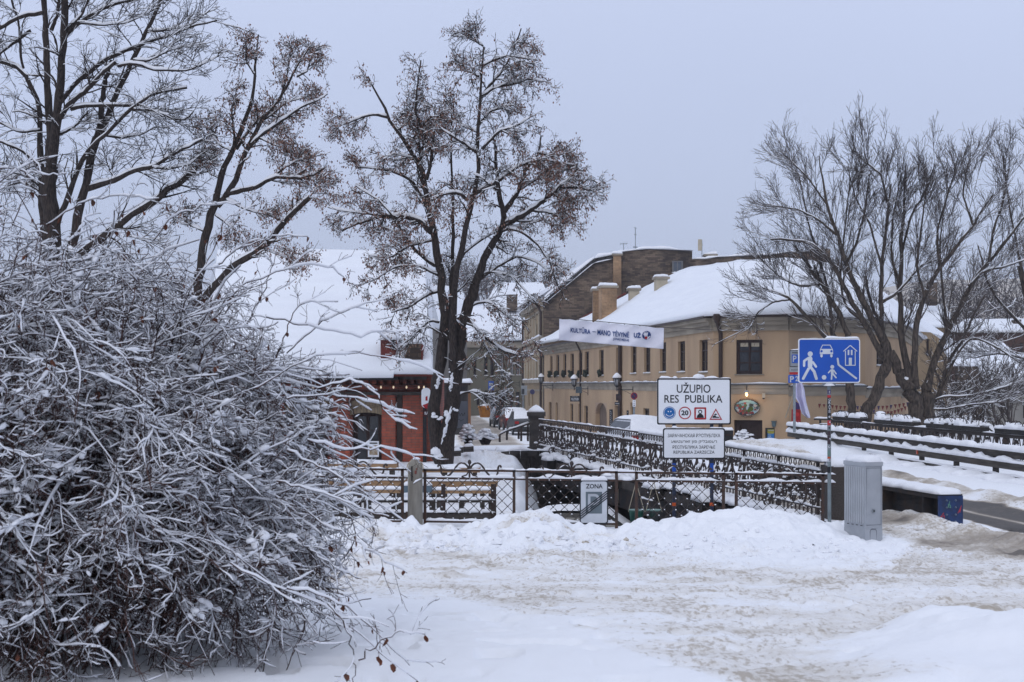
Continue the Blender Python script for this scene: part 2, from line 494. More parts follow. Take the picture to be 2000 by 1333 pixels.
# ------------------------------------------------------------------ ground, road, river
def snow_ground_mat():
    m = bpy.data.materials.new("trodden_snow"); m.use_nodes = True
    t = m.node_tree; b = t.nodes["Principled BSDF"]
    b.inputs["Roughness"].default_value = 0.75; b.inputs["Specular IOR Level"].default_value = 0.2
    N, K = t.nodes.new, t.links.new
    at = N("ShaderNodeAttribute"); at.attribute_name = "dirt"
    co = N("ShaderNodeTexCoord")
    n1 = N("ShaderNodeTexNoise"); n1.inputs["Scale"].default_value = 1.3; n1.inputs["Detail"].default_value = 8; n1.inputs["Roughness"].default_value = 0.62
    n2 = N("ShaderNodeTexNoise"); n2.inputs["Scale"].default_value = 8.0; n2.inputs["Detail"].default_value = 7; n2.inputs["Roughness"].default_value = 0.7
    mp = N("ShaderNodeMapping"); mp.inputs["Scale"].default_value = (0.9, 0.75, 1)
    K(co.outputs["Object"], mp.inputs[0]); K(mp.outputs[0], n1.inputs["Vector"]); K(mp.outputs[0], n2.inputs["Vector"])
    s = N("ShaderNodeMath"); s.operation = 'MULTIPLY_ADD'; s.inputs[1].default_value = 0.9; K(n1.outputs["Fac"], s.inputs[0])
    s2 = N("ShaderNodeMath"); s2.operation = 'MULTIPLY_ADD'; s2.inputs[1].default_value = 0.9; K(n2.outputs["Fac"], s2.inputs[0])
    K(at.outputs["Fac"], s.inputs[2]); K(s.outputs[0], s2.inputs[2])          # dirt + noises, mean 1.2
    r = N("ShaderNodeValToRGB"); K(s2.outputs[0], r.inputs[0])
    mr = N("ShaderNodeMapRange"); mr.inputs["From Min"].default_value = 0.62; mr.inputs["From Max"].default_value = 3.32
    K(s2.outputs[0], mr.inputs["Value"]); K(mr.outputs[0], r.inputs[0])
    e = r.color_ramp.elements
    e[0].position, e[0].color = 0.17, (0.85, 0.865, 0.89, 1)
    e[1].position, e[1].color = 1.0, (0.085, 0.08, 0.077, 1)
    for p, c in ((0.27, (0.80, 0.79, 0.775, 1)), (0.38, (0.66, 0.625, 0.575, 1)), (0.50, (0.42, 0.375, 0.325, 1)), (0.62, (0.20, 0.175, 0.15, 1)), (0.80, (0.11, 0.102, 0.096, 1))):
        q = e.new(p); q.color = c
    # separate specks of grit and frozen slush, denser where the snow is dirtier
    n4 = N("ShaderNodeTexNoise"); n4.inputs["Scale"].default_value = 27.0; n4.inputs["Detail"].default_value = 5; n4.inputs["Roughness"].default_value = 0.65
    mp4 = N("ShaderNodeMapping"); mp4.inputs["Scale"].default_value = (0.8, 0.34, 1)
    K(co.outputs["Object"], mp4.inputs[0]); K(mp4.outputs[0], n4.inputs["Vector"])
    fa = N("ShaderNodeMath"); fa.operation = 'MULTIPLY_ADD'; fa.inputs[1].default_value = 0.15; K(at.outputs["Fac"], fa.inputs[0]); K(n4.outputs["Fac"], fa.inputs[2])
    fb = N("ShaderNodeMath"); fb.operation = 'MULTIPLY_ADD'; fb.inputs[1].default_value = 0.55; K(n1.outputs["Fac"], fb.inputs[0]); K(fa.outputs[0], fb.inputs[2])
    fm = N("ShaderNodeMapRange"); fm.inputs["From Min"].default_value = 0.865; fm.inputs["From Max"].default_value = 0.99; fm.inputs["To Max"].default_value = 0.65
    K(fb.outputs[0], fm.inputs["Value"])
    gt = N("ShaderNodeMath"); gt.operation = 'MULTIPLY'; K(fm.outputs[0], gt.inputs[0])
    g2 = N("ShaderNodeMapRange"); g2.inputs["From Min"].default_value = 0.08; g2.inputs["From Max"].default_value = 0.3; K(at.outputs["Fac"], g2.inputs["Value"]); K(g2.outputs[0], gt.inputs[1])
    g3 = N("ShaderNodeMapRange"); g3.inputs["From Min"].default_value = 0.8; g3.inputs["From Max"].default_value = 1.3; g3.inputs["To Min"].default_value = 1; g3.inputs["To Max"].default_value = 0
    K(at.outputs["Fac"], g3.inputs["Value"]); gu = N("ShaderNodeMath"); gu.operation = 'MULTIPLY'; K(gt.outputs[0], gu.inputs[0]); K(g3.outputs[0], gu.inputs[1])
    mxf = N("ShaderNodeMixRGB"); K(gu.outputs[0], mxf.inputs[0]); K(r.outputs[0], mxf.inputs[1]); mxf.inputs[2].default_value = (0.36, 0.30, 0.225, 1)
    K(mxf.outputs[0], b.inputs["Base Color"])
    n3 = N("ShaderNodeTexNoise"); n3.inputs["Scale"].default_value = 16.0; n3.inputs["Detail"].default_value = 9; n3.inputs["Roughness"].default_value = 0.6
    K(co.outputs["Object"], n3.inputs["Vector"])
    bs = N("ShaderNodeMapRange"); bs.inputs["From Max"].default_value = 0.8; bs.inputs["To Min"].default_value = 0.18; bs.inputs["To Max"].default_value = 0.85
    K(at.outputs["Fac"], bs.inputs["Value"])
    bp = N("ShaderNodeBump"); bp.inputs["Distance"].default_value = 0.04
    K(bs.outputs[0], bp.inputs["Strength"]); K(n3.outputs["Fac"], bp.inputs["Height"]); K(bp.outputs[0], b.inputs["Normal"])
    return m


GROUND = snow_ground_mat()


def XL(Y):           # outer line of the bridge's near railing
    return 5.0 - 0.178 * (np.asarray(Y, float) - 22.5)


PILE_X = [-2000, 600, 690, 830, 880, 905, 950, 1000, 1060, 1095, 1118, 1198, 1214, 1240, 1300, 1330, 1400, 1450, 1500, 1550, 1600, 1650, 1690, 1740, 1790, 3000]
PILE_Y = [1030, 1032, 1030, 1029, 1036, 1035, 1016, 1008, 1004, 1015, 1039, 1039, 1030, 1019, 1021, 1010, 999, 1002, 1005, 1006, 1018, 1031, 1046, 1070, 1100, 1110]


def base_h(X, Y):
    h = np.where(Y < 7.5, 0.67 + 0.03 * (7.5 - Y), 0.67 * (1 - (Y - 7.5) / 12.2))
    return np.maximum(h, 0.0)


def px_of(X, Y):
    return 1000 + X * FPX / Y


def surf(X, Y):
    """Height of the snow surface (river left out)."""
    h = base_h(X, Y)
    px = px_of(X, Y)
    # cleared snow banked against the fence
    crest = EYE - (np.interp(px, PILE_X, PILE_Y) + 5 - 750) * 20.9 / FPX
    wr = sstep(1800, 1660, px)
    front = 16.9 + 1.1 * sstep(1250, 950, px) + 0.8 * fbm(X, X * 0, 1.6, 4)
    prof = sstep(front, 20.9, Y) ** 0.8 * (1 - 0.75 * sstep(21.15, 21.9, Y))
    lump = fbm(X, Y, 0.8, 2, 5) * 0.15 + np.abs(fbm(X, Y, 0.32, 3, 3)) * 0.16 - .03
    soft = 0.35 + 0.65 * sstep(1290, 1150, px)          # the right-hand bank is smooth, the left one chopped
    inb = sstep(0.0, 0.5, prof)
    h = h + np.maximum(crest - h, 0) * prof * wr + lump * inb * soft * wr * (Y < 22.0) * (Y > 15)
    # lumps thrown around the foot of the bank
    h = h + np.maximum(fbm(X, Y, 0.35, 8, 3) - 0.12, 0) * 0.22 * sstep(14.5, 17, Y) * (Y < 21.5) * wr
    # fresh snow, lower left, with old footprints; mound lower right
    fresh = sstep(14.2, 13.0, Y + 0.5 * fbm(X, Y, 2.5, 11)) * sstep(2.6, 0.5, X + 1.2 * fbm(X, Y, 1.8, 12))
    h = h + fresh * (0.05 + 0.03 * fbm(X, Y, 1.3, 13)) - 0.30 * fresh * np.maximum(fbm(X, Y, 0.30, 14, 2) - 0.17, 0) + .012 * fresh * fbm(X, Y, .12, 73, 2)
    wx, wy = X + .12 * fbm(X, Y, .5, 71), Y + .3 * fbm(X, Y, .6, 72)
    md = np.exp(-(((wx - 3.0) / 0.66) ** 2 + ((wy - 8.9) / 0.95) ** 2) ** 1.5)
    md2 = np.exp(-(((wx - 3.1) / 1.15) ** 2 + ((wy - 7.6) / 1.25) ** 2) ** 2.2)
    h = h + (0.22 * md + 0.13 * md2) * (1 + 0.35 * fbm(X, Y, 0.4, 15, 4))
    # trodden way
    tro = 1 - fresh - np.clip(md + md2, 0, 1)
    h = h + 0.03 * fbm(X, Y, 2.0, 17, 2) + np.clip(tro, 0, 1) * (Y < 22) * (np.maximum(fbm(X, Y, .22, 16, 3) - .02, 0) * .09 + .024 * fbm(X, Y, .11, 27, 2))
    # ridge between footway and road, ridge along the carriageway
    c1 = 6.15 + (Y - 21.5) * -0.28
    h = h + sstep(15, 18, Y) * sstep(26, 22, Y) * 0.13 * np.exp(-((X - (6.9 - 0.12 * (Y - 20))) / 0.28) ** 2) * (1 + 1.2 * fbm(X, Y, 0.4, 18))
    h = h + sstep(18, 22, Y) * sstep(60, 48, Y) * 0.16 * np.exp(-((X - (9.35 - 0.05 * (Y - 24))) / 0.42) ** 2) * (1 + 1.0 * fbm(X, Y, 0.5, 19))
    h = h + sstep(25, 30, Y) * sstep(62, 50, Y) * 0.06 * np.exp(-((X - (6.3 - 0.12 * (Y - 34))) / 0.8) ** 2) * (1 + fbm(X, Y, 0.7, 20))
    h = h + sstep(40, 46, Y) * sstep(62, 56, Y) * 0.22 * sstep(7.2, 9.5, X) * (1 + fbm(X, Y, 1.2, 21))
    # land behind the fence on the left: terrace, slope up to the street, hump round the lime tree
    left = sstep(1.6, 0.3, X)
    terr = -0.42 + 0.45 * sstep(31, 43, Y) + 0.10 * sstep(43, 60, Y)
    h = np.where((Y > 22.25) & (Y < 46), h * (1 - left) + terr * left, h)
    h = h + 0.45 * np.exp(-(((X + 1.7) / 0.9) ** 2 + ((Y - 36.3) / 1.6) ** 2))
    h = h + (Y > 30) * (0.16 + 0.9 * fbm(X, Y, 0.6, 22, 5)) * np.exp(-(((X + 0.8) / 0.75) ** 2 + ((Y - 41.5) / 2.2) ** 2) ** 1.5)
    # past the bridge the street drops away; less so on the right
    h = h - 1.1 * sstep(47, 78, Y) * sstep(9.5, 7.0, X) * (X > -60) - 0.42 * sstep(47, 60, Y) * sstep(7.0, 9.5, X)
    # hillside far right and behind
    h = h + 22 * sstep(26, 120, X) * sstep(95, 260, Y) + 9 * sstep(230, 420, Y) + 2.0 * fbm(X, Y, 60, 30) * sstep(120, 300, Y)
    return h


def dirt_of(X, Y):
    px = px_of(X, Y); py = 750 + (EYE - surf(X, Y)) * FPX / Y
    d = np.full(X.shape, 0.0)
    w = 14 * fbm(X, Y, 1.2, 41)
    yb = np.interp(px, [0, 650, 900, 1100, 1300, 1500, 1620, 1750, 2000, 2600], [1160, 1160, 1174, 1215, 1290, 1345, 1360, 1330, 1300, 1300])
    yt = np.interp(px, [0, 700, 1200, 1500, 1740, 1800, 2000], [1085, 1085, 1082, 1098, 1105, 1050, 1035])
    path = sstep(yt - 14, yt + 14, py + w) * sstep(yb + 16, yb - 12, py - w)
    path = path * sstep(24, 21.5, Y)
    d = d + 0.44 * path * (0.85 + 0.5 * fbm(X, Y, 1.5, 42)) + 0.16 * path * sstep(1300, 1900, px) + path * (.34 * vnoise(X * .5 + .5 * Y * .3, Y * 2.2, 1.0, 81) + .16 * vnoise(X * .3, Y * 5, 1.0, 82))
    # snow pushed aside keeps some grit
    d = d + 0.40 * np.maximum(fbm(X, Y, 0.9, 43) + 0.12, 0) * sstep(16, 18, Y) * sstep(22, 21.5, Y) * sstep(1350, 1200, px) * 1.5
    d = d + 0.55 * np.maximum(fbm(X, Y, 0.45, 51, 3) - .05, 0) * sstep(13, 15, Y) * sstep(22, 21.5, Y) * sstep(1330, 1230, px) * 2
    d = d + 0.16 * sstep(16, 17, Y) * sstep(18.5, 17.6, Y)
    mound = np.exp(-(((X - 3.15) / 1.2) ** 2 + ((Y - 8.1) / 1.75) ** 2) ** 3)
    d = d * (1 - mound)
    # wet grey footway that leaves to the right
    xc = 5.7 - 0.17 * (Y - 21.5) + 0.12 * fbm(X, Y, 1.0, 44)
    fw = np.exp(-((X - xc) / 0.42) ** 2) * sstep(15.5, 18.5, Y) * sstep(29, 24, Y)
    d = d + 0.75 * fw * (0.9 + 0.6 * fbm(X, Y, 0.5, 45))
    # grit ridge between footway and road
    rg = np.exp(-((X - (6.75 - 0.12 * (Y - 20))) / 0.42) ** 2) * sstep(15, 18, Y) * sstep(30, 25, Y)
    d = d + 0.50 * rg
    # carriageway: bare asphalt strip, brown slush beside it, packed snow further on
    ax = (X - (8.15 - 0.07 * (Y - 24)))
    asph = sstep(0.80, 0.66, np.abs(ax) + 0.12 * fbm(X, Y, 0.8, 46)) * sstep(17, 19.5, Y) * sstep(33, 29, Y)
    rut = np.exp(-((ax + 0.05) / 0.09) ** 2)
    d = d + asph * (1.9 - 0.9 * rut)
    sl = np.exp(-((X - (9.35 - 0.05 * (Y - 24))) / 0.50) ** 2) * sstep(18, 20, Y) * sstep(44, 34, Y)
    d = d + sl * (0.75 + 0.8 * fbm(X, Y, 0.6, 47)) * (1 - asph)
    rd = sstep(2.6, 1.2, np.abs(X - (7.9 - 0.05 * (Y - 30)))) * sstep(31, 36, Y)
    d = d + rd * sstep(70, 56, Y) * (0.62 + 0.7 * fbm(X, Y, 0.9, 48))
    # slush on the bridge footway behind the railing
    bf = sstep(-.1, .15, X - XL(Y)) * sstep(1.75, 1.3, X - XL(Y)) * sstep(22, 23, Y) * sstep(47, 45, Y)
    d = d + bf * (0.75 + 0.8 * fbm(X, Y, 0.6, 52))
    # street climbing away on the left
    xs = np.interp(Y, [46, 60, 80, 110, 150], [0.9, -0.2, -1.3, -2.9, -5.5])
    st = sstep(2.1, 1.3, np.abs(X - xs)) * sstep(50, 56, Y) * sstep(170, 150, Y)
    d = d + st * (1.1 + 0.35 * fbm(X, Y, 1.2, 49))
    sq = sstep(50, 55, Y) * sstep(64, 60, Y) * sstep(1, 3, X) * sstep(14, 11, X)
    d = d + 0.3 * sq
    tr = sstep(24, 27, Y) * sstep(44, 38, Y) * sstep(0.6, -0.4, X)
    d = d + 0.18 * tr * np.maximum(fbm(X, Y, 0.8, 50) + 0.1, 0) * 3 * sstep(35, 38, Y)
    d = d + 0.9 * sstep(100, 160, Y) * sstep(15, 30, X)
    return d


def grid_obj(name, X, Y, Z, D, m, mask=None):
    nr, nc = X.shape
    v = np.stack([X, Y, Z], axis=-1).reshape(-1, 3)
    i = np.arange((nr - 1) * nc).reshape(nr - 1, nc)[:, :-1]
    f = np.stack([i, i + 1, i + nc + 1, i + nc], axis=-1)
    if mask is not None:
        f = f[mask]
    f = f.reshape(-1, 4)
    mb = MB(); mb.add(v, f)
    o = mb.build(name, m, smooth=True)
    a = o.data.attributes.new("dirt", 'FLOAT', 'POINT')
    a.data.foreach_set("value", D.astype(np.float32).ravel())
    return o


py_rows = np.concatenate([np.arange(2300, 1400, -9.0), np.arange(1400, 1010, -1.9), np.arange(1010, 860, -2.2), np.arange(860, 800, -1.8), np.arange(800, 756, -1.2)])
Yr = 2.0 * FPX / (py_rows - 750)
Yr = np.unique(np.concatenate([Yr, [22.24, 22.27, 22.6, 44.4, 44.5], np.arange(19, 22.2, 0.06), [560, 900, 1500]]))
ucol = np.concatenate([np.arange(-1400, -100, 25.0), np.arange(-100, 2100, 2.6), np.arange(2100, 3400, 25.0)])
U, YY = np.meshgrid(ucol, Yr)
XX = (U - 1000) * YY / FPX
ZZ = surf(XX, YY)
# the river bed: lower ground between the fence and the far quay, right of the terrace
bank = sstep(-0.05, 1.35, XX + 0.25 * fbm(XX, YY, 0.9, 60))
chan = (YY > 22.25) & (YY < 44.45) & (XX < 40)
ZZ = np.where(chan, ZZ * (1 - bank) + (-2.55 + 0.25 * fbm(XX, YY, 1.1, 61)) * bank, ZZ)
DD = dirt_of(XX, YY)
DD = np.where(chan, np.where(bank > 0.55, 1.9 + 0.9 * fbm(XX, YY, 0.9, 62), 0.2), DD)
ground = tag(grid_obj("ground", XX, YY, ZZ, DD, GROUND), kind="structure")

# broken lumps of snow thrown along the foot of the bank
q0 = np.random.default_rng(5)
ch, chd = MB(), MB()
for k in range(420):
    x_ = q0.uniform(-3.0, 5.6); yq = 17.6 + 3.0 * q0.beta(1.3, 2.2) - .6 * (x_ > 1.5)
    if px_of(x_, yq) < 650: continue
    s0 = q0.gamma(1.6, .022) + .014
    zz = float(surf(np.array([x_]), np.array([yq]))[0])
    s0 = min(s0, .07) * (1 if x_ < 1.8 else .6)
    (ch if q0.random() < .8 or x_ > 1.8 or s0 > .04 else chd).blob((x_, yq, zz + s0 * .2), (s0 * q0.uniform(.7, 1.5), s0, s0 * q0.uniform(.5, .9)), k, 6, 4, .9, False)
tag(ch.build("snow_lumps", SNOW), kind="stuff"); tag(chd.build("gritty_snow_lumps", mat("gritty_snow", (.55, .50, .43), .9, (.36, .31, .25), 9)), kind="stuff")

# river water
WATER = mat("river_water", (0.02, 0.02, 0.018), 0.15, (0.03, 0.028, 0.022), 2, spec=0.5, bump=0.4, bscale=5)
wm = MB(); wm.add([(0.8, 22.3, -2.45), (40, 22.3, -2.45), (40, 44.3, -2.45), (0.8, 44.3, -2.45)], [(0, 1, 2, 3)])
tag(wm.build("river", WATER), kind="structure")

# bridge deck carrying road and footway
yy = np.unique(np.concatenate([2.2 * FPX / (np.arange(1032, 885, -2.0) - 750), [22.28, 44.6, 46.0]]))
uu = np.linspace(0, 1, 420) ** 1.3
U2, Y2 = np.meshgrid(uu, yy)
X2 = XL(Y2) - 0.28 + U2 * (22 - (XL(Y2) - 0.28))
Z2 = surf(X2, Y2) + 0.004 + 0.05 * sstep(0.5, 0.1, X2 - XL(Y2))
tag(grid_obj("road", X2, Y2, Z2, dirt_of(X2, Y2), GROUND), kind="structure")

GIRD = mat("girder_paint", (0.02, 0.022, 0.026), 0.7, (0.045, 0.03, 0.022), 4, bump=0.3)
br = thing("footbridge_girders", (2.9, 34, -0.8), "dark steel girders and quay walls under the snowy bridge deck", "bridge")
g = MB()
for dx, w, h in ((-0.15, 0.25, 0.75), (1.6, 0.25, 0.75), (3.6, 0.25, 0.75), (6.0, 0.3, 0.75), (9.0, 0.3, 0.75)):
    g.bar((XL(22.4) + dx + 0.13, 22.4, -0.42), (XL(45.4) + dx + 0.13, 45.4, -0.42), w, h)
g.build("girder", GIRD, br)
g = MB()
g.prism([(XL(22.3) - 0.3, 22.3, -0.07), (22, 22.3, -0.07), (22, 46, -0.07), (XL(46) - 0.3, 46, -0.07)], (0, 0, -0.2))
g.build("deck_slab", STONE, br)
g = MB(); g.box((20.4, 44.65, -1.45), (38.8, 0.5, 2.95)); g.build("far_abutment", STONE, br)
g = MB(); g.box((11.0, 22.45, -1.5), (22.0, 0.3, 2.85)); g.build("near_abutment", STONE, br)
# snow riding on the outer edge of the deck
g = MB(); snow_strip(g, [(XL(y) - 0.2, y, 0.02) for y in np.linspace(22.6, 45.6, 20)], 0.34, 0.11, seed=3, rough=0.6)
g.build("edge_snow", SNOW, br, smooth=True)

# quay wall on the far bank, left of the bridge
qw = thing("quay_wall", (0.3, 44, -1.2), "dark stone river wall capped with snow under the bridge pier", "wall")
g = MB()
x = -0.38
r = random.Random(4)
for k in range(5):
    w = [0.30, 0.34, 0.28, 0.30, 0.5][k]
    g.box((x + w / 2, 44.1 - 0.02 * (k % 2), -1.35), (w - 0.012, 0.6, 3.0))
    x += w
for k in range(5):
    g.box((0.30 + 0.34 * (k - 2) * 0.95, 43.78, -0.9 + 0.35 * k % 1.1), (0.30, 0.08, 0.30))
g.build("stonework", STONE, qw)
g = MB(); snow_strip(g, [(-0.55, 43.95, 0.12), (0.2, 43.95, 0.20), (1.35, 44.0, 0.16)], 0.6, 0.13, seed=12, rough=1.0)
g.build("snow_cap", SNOW, qw, smooth=True)
g = MB()
for k in range(46):
    xx = -0.35 + r.random() * 1.1
    z = 0.1 - r.random() * 0.1
    g.tube([(xx, 43.76, z), (xx + r.uniform(-.03, .03), 43.70, z - 0.2), (xx + r.uniform(-.08, .08), 43.68, z - r.uniform(.25, .55))], 0.008, 3)
g.build("hanging_weeds", BARK, qw)

# ------------------------------------------------------------------ buildings
PLASTER = mat("ochre_plaster", (0.45, 0.32, 0.20), 0.9, (0.34, 0.235, 0.15), 0.7, bump=0.15, bscale=8, detail=10, stretch=(1, 1, .38), contrast=(.28, .62))
PLASTERP = mat("pale_plaster", (0.41, 0.30, 0.215), 0.9, (0.30, 0.205, 0.14), 0.5, bump=0.15, bscale=8)
TRIM = mat("grey_trim", (0.34, 0.295, 0.23), 0.9, (0.22, 0.19, 0.15), 0.6, stretch=(1, 1, 4))
GREENP = mat("olive_plaster", (0.155, 0.14, 0.10), 0.9, (0.115, 0.105, 0.078), 0.3)
CREAM = mat("cream_plaster", (0.33, 0.245, 0.15), 0.9, (0.25, 0.185, 0.115), 0.5)
CREAMC = mat("cream_render", (0.48, 0.42, 0.32), 0.9, (0.40, 0.35, 0.26), 2)
PIPE = mat("dark_pipe", (0.035, 0.022, 0.018), 0.5, (0.05, 0.03, 0.022), 5)
BRICKD = brick_mat("dark_brick", (0.075, 0.052, 0.038), (0.21, 0.155, 0.11), (0.055, 0.047, 0.042), 0.42, 0.13)
BRICKC = brick_mat("chimney_brick", (0.40, 0.255, 0.145), (0.44, 0.285, 0.165), (0.27, 0.19, 0.12), 0.5, 0.2)
BRICKR = brick_mat("red_brick", (0.42, 0.095, 0.055), (0.27, 0.085, 0.058), (0.16, 0.10, 0.08), 0.24, 0.08)
BRICKY = brick_mat("yellow_brick", (0.34, 0.28, 0.19), (0.28, 0.21, 0.14), (0.17, 0.14, 0.11), 0.1, 0.4)
REDP = mat("red_paint", (0.17, 0.035, 0.028), 0.8, (0.11, 0.03, 0.026), 3)


def on_line(px, A, B):
    """Point of the plan line A-B seen at photo column px -> (s along the line, X, Y)."""
    k = (px - 1000.0) / FPX
    dx, dy = B[0] - A[0], B[1] - A[1]
    s = (k * A[1] - A[0]) / (dx - k * dy)
    return s, A[0] + s * dx, A[1] + s * dy


def z_at(py, Y):
    return EYE - (py - 750.0) * Y / FPX


class Wall:
    """A straight wall with real openings; u runs along A->B in metres."""
    def __init__(self, A, B, z0, z1a, z1b=None):
        self.A, self.B = np.array(A, float), np.array(B, float)
        self.L = np.linalg.norm(self.B - self.A); self.d = (self.B - self.A) / self.L
        self.n = np.array([-self.d[1], self.d[0]])
        if self.n @ (-(self.A + self.B) / 2) < 0: self.n = -self.n      # outward = towards the viewer
        self.z0, self.z1a, self.z1b = z0, z1a, z1a if z1b is None else z1b
        self.op = []

    def pt(self, u, z, out=0.0):
        p = self.A + self.d * u + self.n * out
        return (p[0], p[1], z)

    def rect(self, px0, px1, py0, py1):
        s0, _, Y0 = on_line(px0, self.A, self.B); s1, _, Y1 = on_line(px1, self.A, self.B)
        Ym = (Y0 + Y1) / 2
        u = sorted((s0 * self.L, s1 * self.L))
        r = (u[0], u[1], z_at(py1, Ym), z_at(py0, Ym)); self.op.append(r); return r

    def build(self, m, parent, depth=0.28, name="wall"):
        us = sorted({0.0, self.L, *[a for o in self.op for a in o[:2]]})
        zs = sorted({self.z0, *[a for o in self.op for a in o[2:]]})
        zt = lambda u: self.z1a + (self.z1b - self.z1a) * u / self.L
        mb = MB()
        for a, b in zip(us[:-1], us[1:]):
            for i, c in enumerate(zs):
                top = zs[i + 1] if i + 1 < len(zs) else None
                mid = ((a + b) / 2, (c + (top if top else c + 0.1)) / 2)
                if any(o[0] < mid[0] < o[1] and o[2] < mid[1] < o[3] for o in self.op):
                    continue
                ta, tb = (zt(a), zt(b)) if top is None else (top, top)
                mb.add([self.pt(a, c), self.pt(b, c), self.pt(b, tb), self.pt(a, ta)], [(0, 1, 2, 3)])
        for u0, u1, a, b in self.op:
            for p, q in (((u0, a), (u0, b)), ((u0, b), (u1, b)), ((u1, b), (u1, a)), ((u1, a), (u0, a))):
                mb.add([self.pt(*p), self.pt(*q), self.pt(*q, -depth), self.pt(*p, -depth)], [(0, 1, 2, 3)])
        # back face and ends make it a solid wall
        mb.add([self.pt(0, self.z0, -0.5), self.pt(self.L, self.z0, -0.5), self.pt(self.L, self.z1b, -0.5), self.pt(0, self.z1a, -0.5)], [(0, 1, 2, 3)])
        return mb.build(name, m, parent)

    def window(self, r, parent, fm=None, gm=None, nx=2, nz=3, depth=0.2, fw=0.09, sill=True, name="window", snow=True):
        u0, u1, a, b = r
        mb = MB(); th = 0.06
        def beam(ua, ub, za, zb, o=0.0):
            p = [self.pt(ua, za, -depth + o), self.pt(ub, za, -depth + o), self.pt(ub, zb, -depth + o), self.pt(ua, zb, -depth + o)]
            mb.prism(p, (-self.n[0] * th, -self.n[1] * th, 0))
        beam(u0, u0 + fw, a, b); beam(u1 - fw, u1, a, b); beam(u0 + fw, u1 - fw, a, a + fw); beam(u0 + fw, u1 - fw, b - fw, b)
        for i in range(1, nx):
            uc = u0 + (u1 - u0) * i / nx; beam(uc - fw * .35, uc + fw * .35, a + fw, b - fw, -0.003)
        for i in range(1, nz):
            zc = a + (b - a) * i / nz; beam(u0 + fw, u1 - fw, zc - fw * .25, zc + fw * .25, -0.006)
        w = mb.build(name, fm or WOODF, parent)
        g = MB(); g.add([self.pt(u0, a, -depth - 0.05), self.pt(u1, a, -depth - 0.05), self.pt(u1, b, -depth - 0.05), self.pt(u0, b, -depth - 0.05)], [(0, 1, 2, 3)])
        g.build("pane", gm or DARKGLASS, w)
        if sill:
            s = MB(); s.prism([self.pt(u0 - .08, a - .05, .07), self.pt(u1 + .08, a - .05, .07), self.pt(u1 + .08, a, .07), self.pt(u0 - .08, a, .07)], (-self.n[0] * .25, -self.n[1] * .25, 0))
            s.build("sill", TRIM, w)
            if snow:
                s = MB(); snow_strip(s, [self.pt(u0 - .05, a, .0), self.pt(u1 + .05, a, .0)], .14, .05, seed=int(u0 * 10)); s.build("sill_snow", SNOW, w, smooth=True)
        return w

    def band(self, za, zb, out, m, parent, name, u0=0.0, u1=None, back=0.02):
        u1 = self.L if u1 is None else u1
        mb = MB(); mb.prism([self.pt(u0, za, out), self.pt(u1, za, out), self.pt(u1, zb, out), self.pt(u0, zb, out)], (-self.n[0] * (out + back), -self.n[1] * (out + back), 0))
        return mb.build(name, m, parent)


def roof_patch(E, R, n=60, m=24, th=0.22, seed=0, lip=0.12, amp=0.05, per_seg=14):
    """Snow-laden roof between the eave polyline E and ridge polyline R, with a rounded overhanging snow lip."""
    E, R = np.asarray(E, float), np.asarray(R, float)
    ts = np.linspace(0, len(E) - 1, (len(E) - 1) * per_seg + 1)
    e = np.stack([np.interp(ts, range(len(E)), E[:, i]) for i in range(3)], 1)
    r = np.stack([np.interp(ts, range(len(R)), R[:, i]) for i in range(3)], 1)
    out = e - r; out[:, 2] = 0; out /= np.linalg.norm(out, axis=1, keepdims=True) + 1e-9
    dl = np.r_[0, np.cumsum(np.linalg.norm(np.diff(e, axis=0), axis=1))]
    rows = []
    lipn = (1 + 0.9 * fbm(dl, dl * 0, 2.5, seed, 3))
    for o_, z_ in ((0.0, 0.0), (0.6, 0.03), (1.0, 0.35), (0.85, 0.75), (0.4, 1.0)):
        q = e + out * (o_ * lip * lipn)[:, None]; q[:, 2] += z_ * th * (0.85 + 0.15 * lipn); rows.append(q)
    for k in range(1, m + 1):
        s = k / m
        q = e * (1 - s) + r * s
        q[:, 2] += th * 1.02 + amp * fbm(dl, np.full_like(dl, s * 8), 2.2, seed + 1, 3) + 0.022 * math.sin(k * 1.3)
        rows.append(q)
    q = r.copy(); q[:, 2] -= 0.05; rows.append(q)
    V = np.array(rows); nr, nc = V.shape[:2]
    i = (np.arange((nr - 1) * nc).reshape(nr - 1, nc)[:, :-1])
    f = np.stack([i, i + 1, i + nc + 1, i + nc], -1).reshape(-1, 4)
    mb = MB(); mb.add(V.reshape(-1, 3), f)
    c = len(V.reshape(-1, 3))
    for col in (0, nc - 1):       # verge faces
        idx = [k * nc + col for k in range(nr)]
        mb.add([V[k, col] for k in range(nr)] , [tuple(range(nr)) if col else tuple(range(nr))[::-1]])
    return mb


def pipe(pts, r, parent, name="drainpipe"):
    return MB().tube(pts, r, 8).build(name, PIPE, parent, smooth=True)


# ---- ochre corner house
oc = thing("corner_house", (9, 63, -0.3), "long two-storey ochre corner house with a thick snow roof", "house")
A = np.array([62 * 116 / FPX, 116.0]); C0 = np.array([393 * 63 / FPX, 63.0])
P2 = np.array([540 * 62 / FPX, 62.0]); P3 = np.array([690 * 66 / FPX, 66.0]); P4 = np.array([760 * 74 / FPX, 74.0])
P5 = np.array([790 * 96 / FPX, 96.0])
wl = Wall(C0, A, -1.4, 5.15, 5.30)
up = [(1074, 1079, 696, 735), (1086, 1092, 694, 735), (1100, 1106, 692, 735), (1114, 1121, 691, 735), (1130, 1137, 689, 735),
      (1142, 1150, 687, 734), (1170, 1179, 684, 734), (1203, 1213, 679, 731), (1232, 1243, 673, 730), (1258, 1270, 671, 729),
      (1289, 1301, 669, 727.5), (1324, 1338, 667, 727), (1366, 1382, 664, 727.5)]
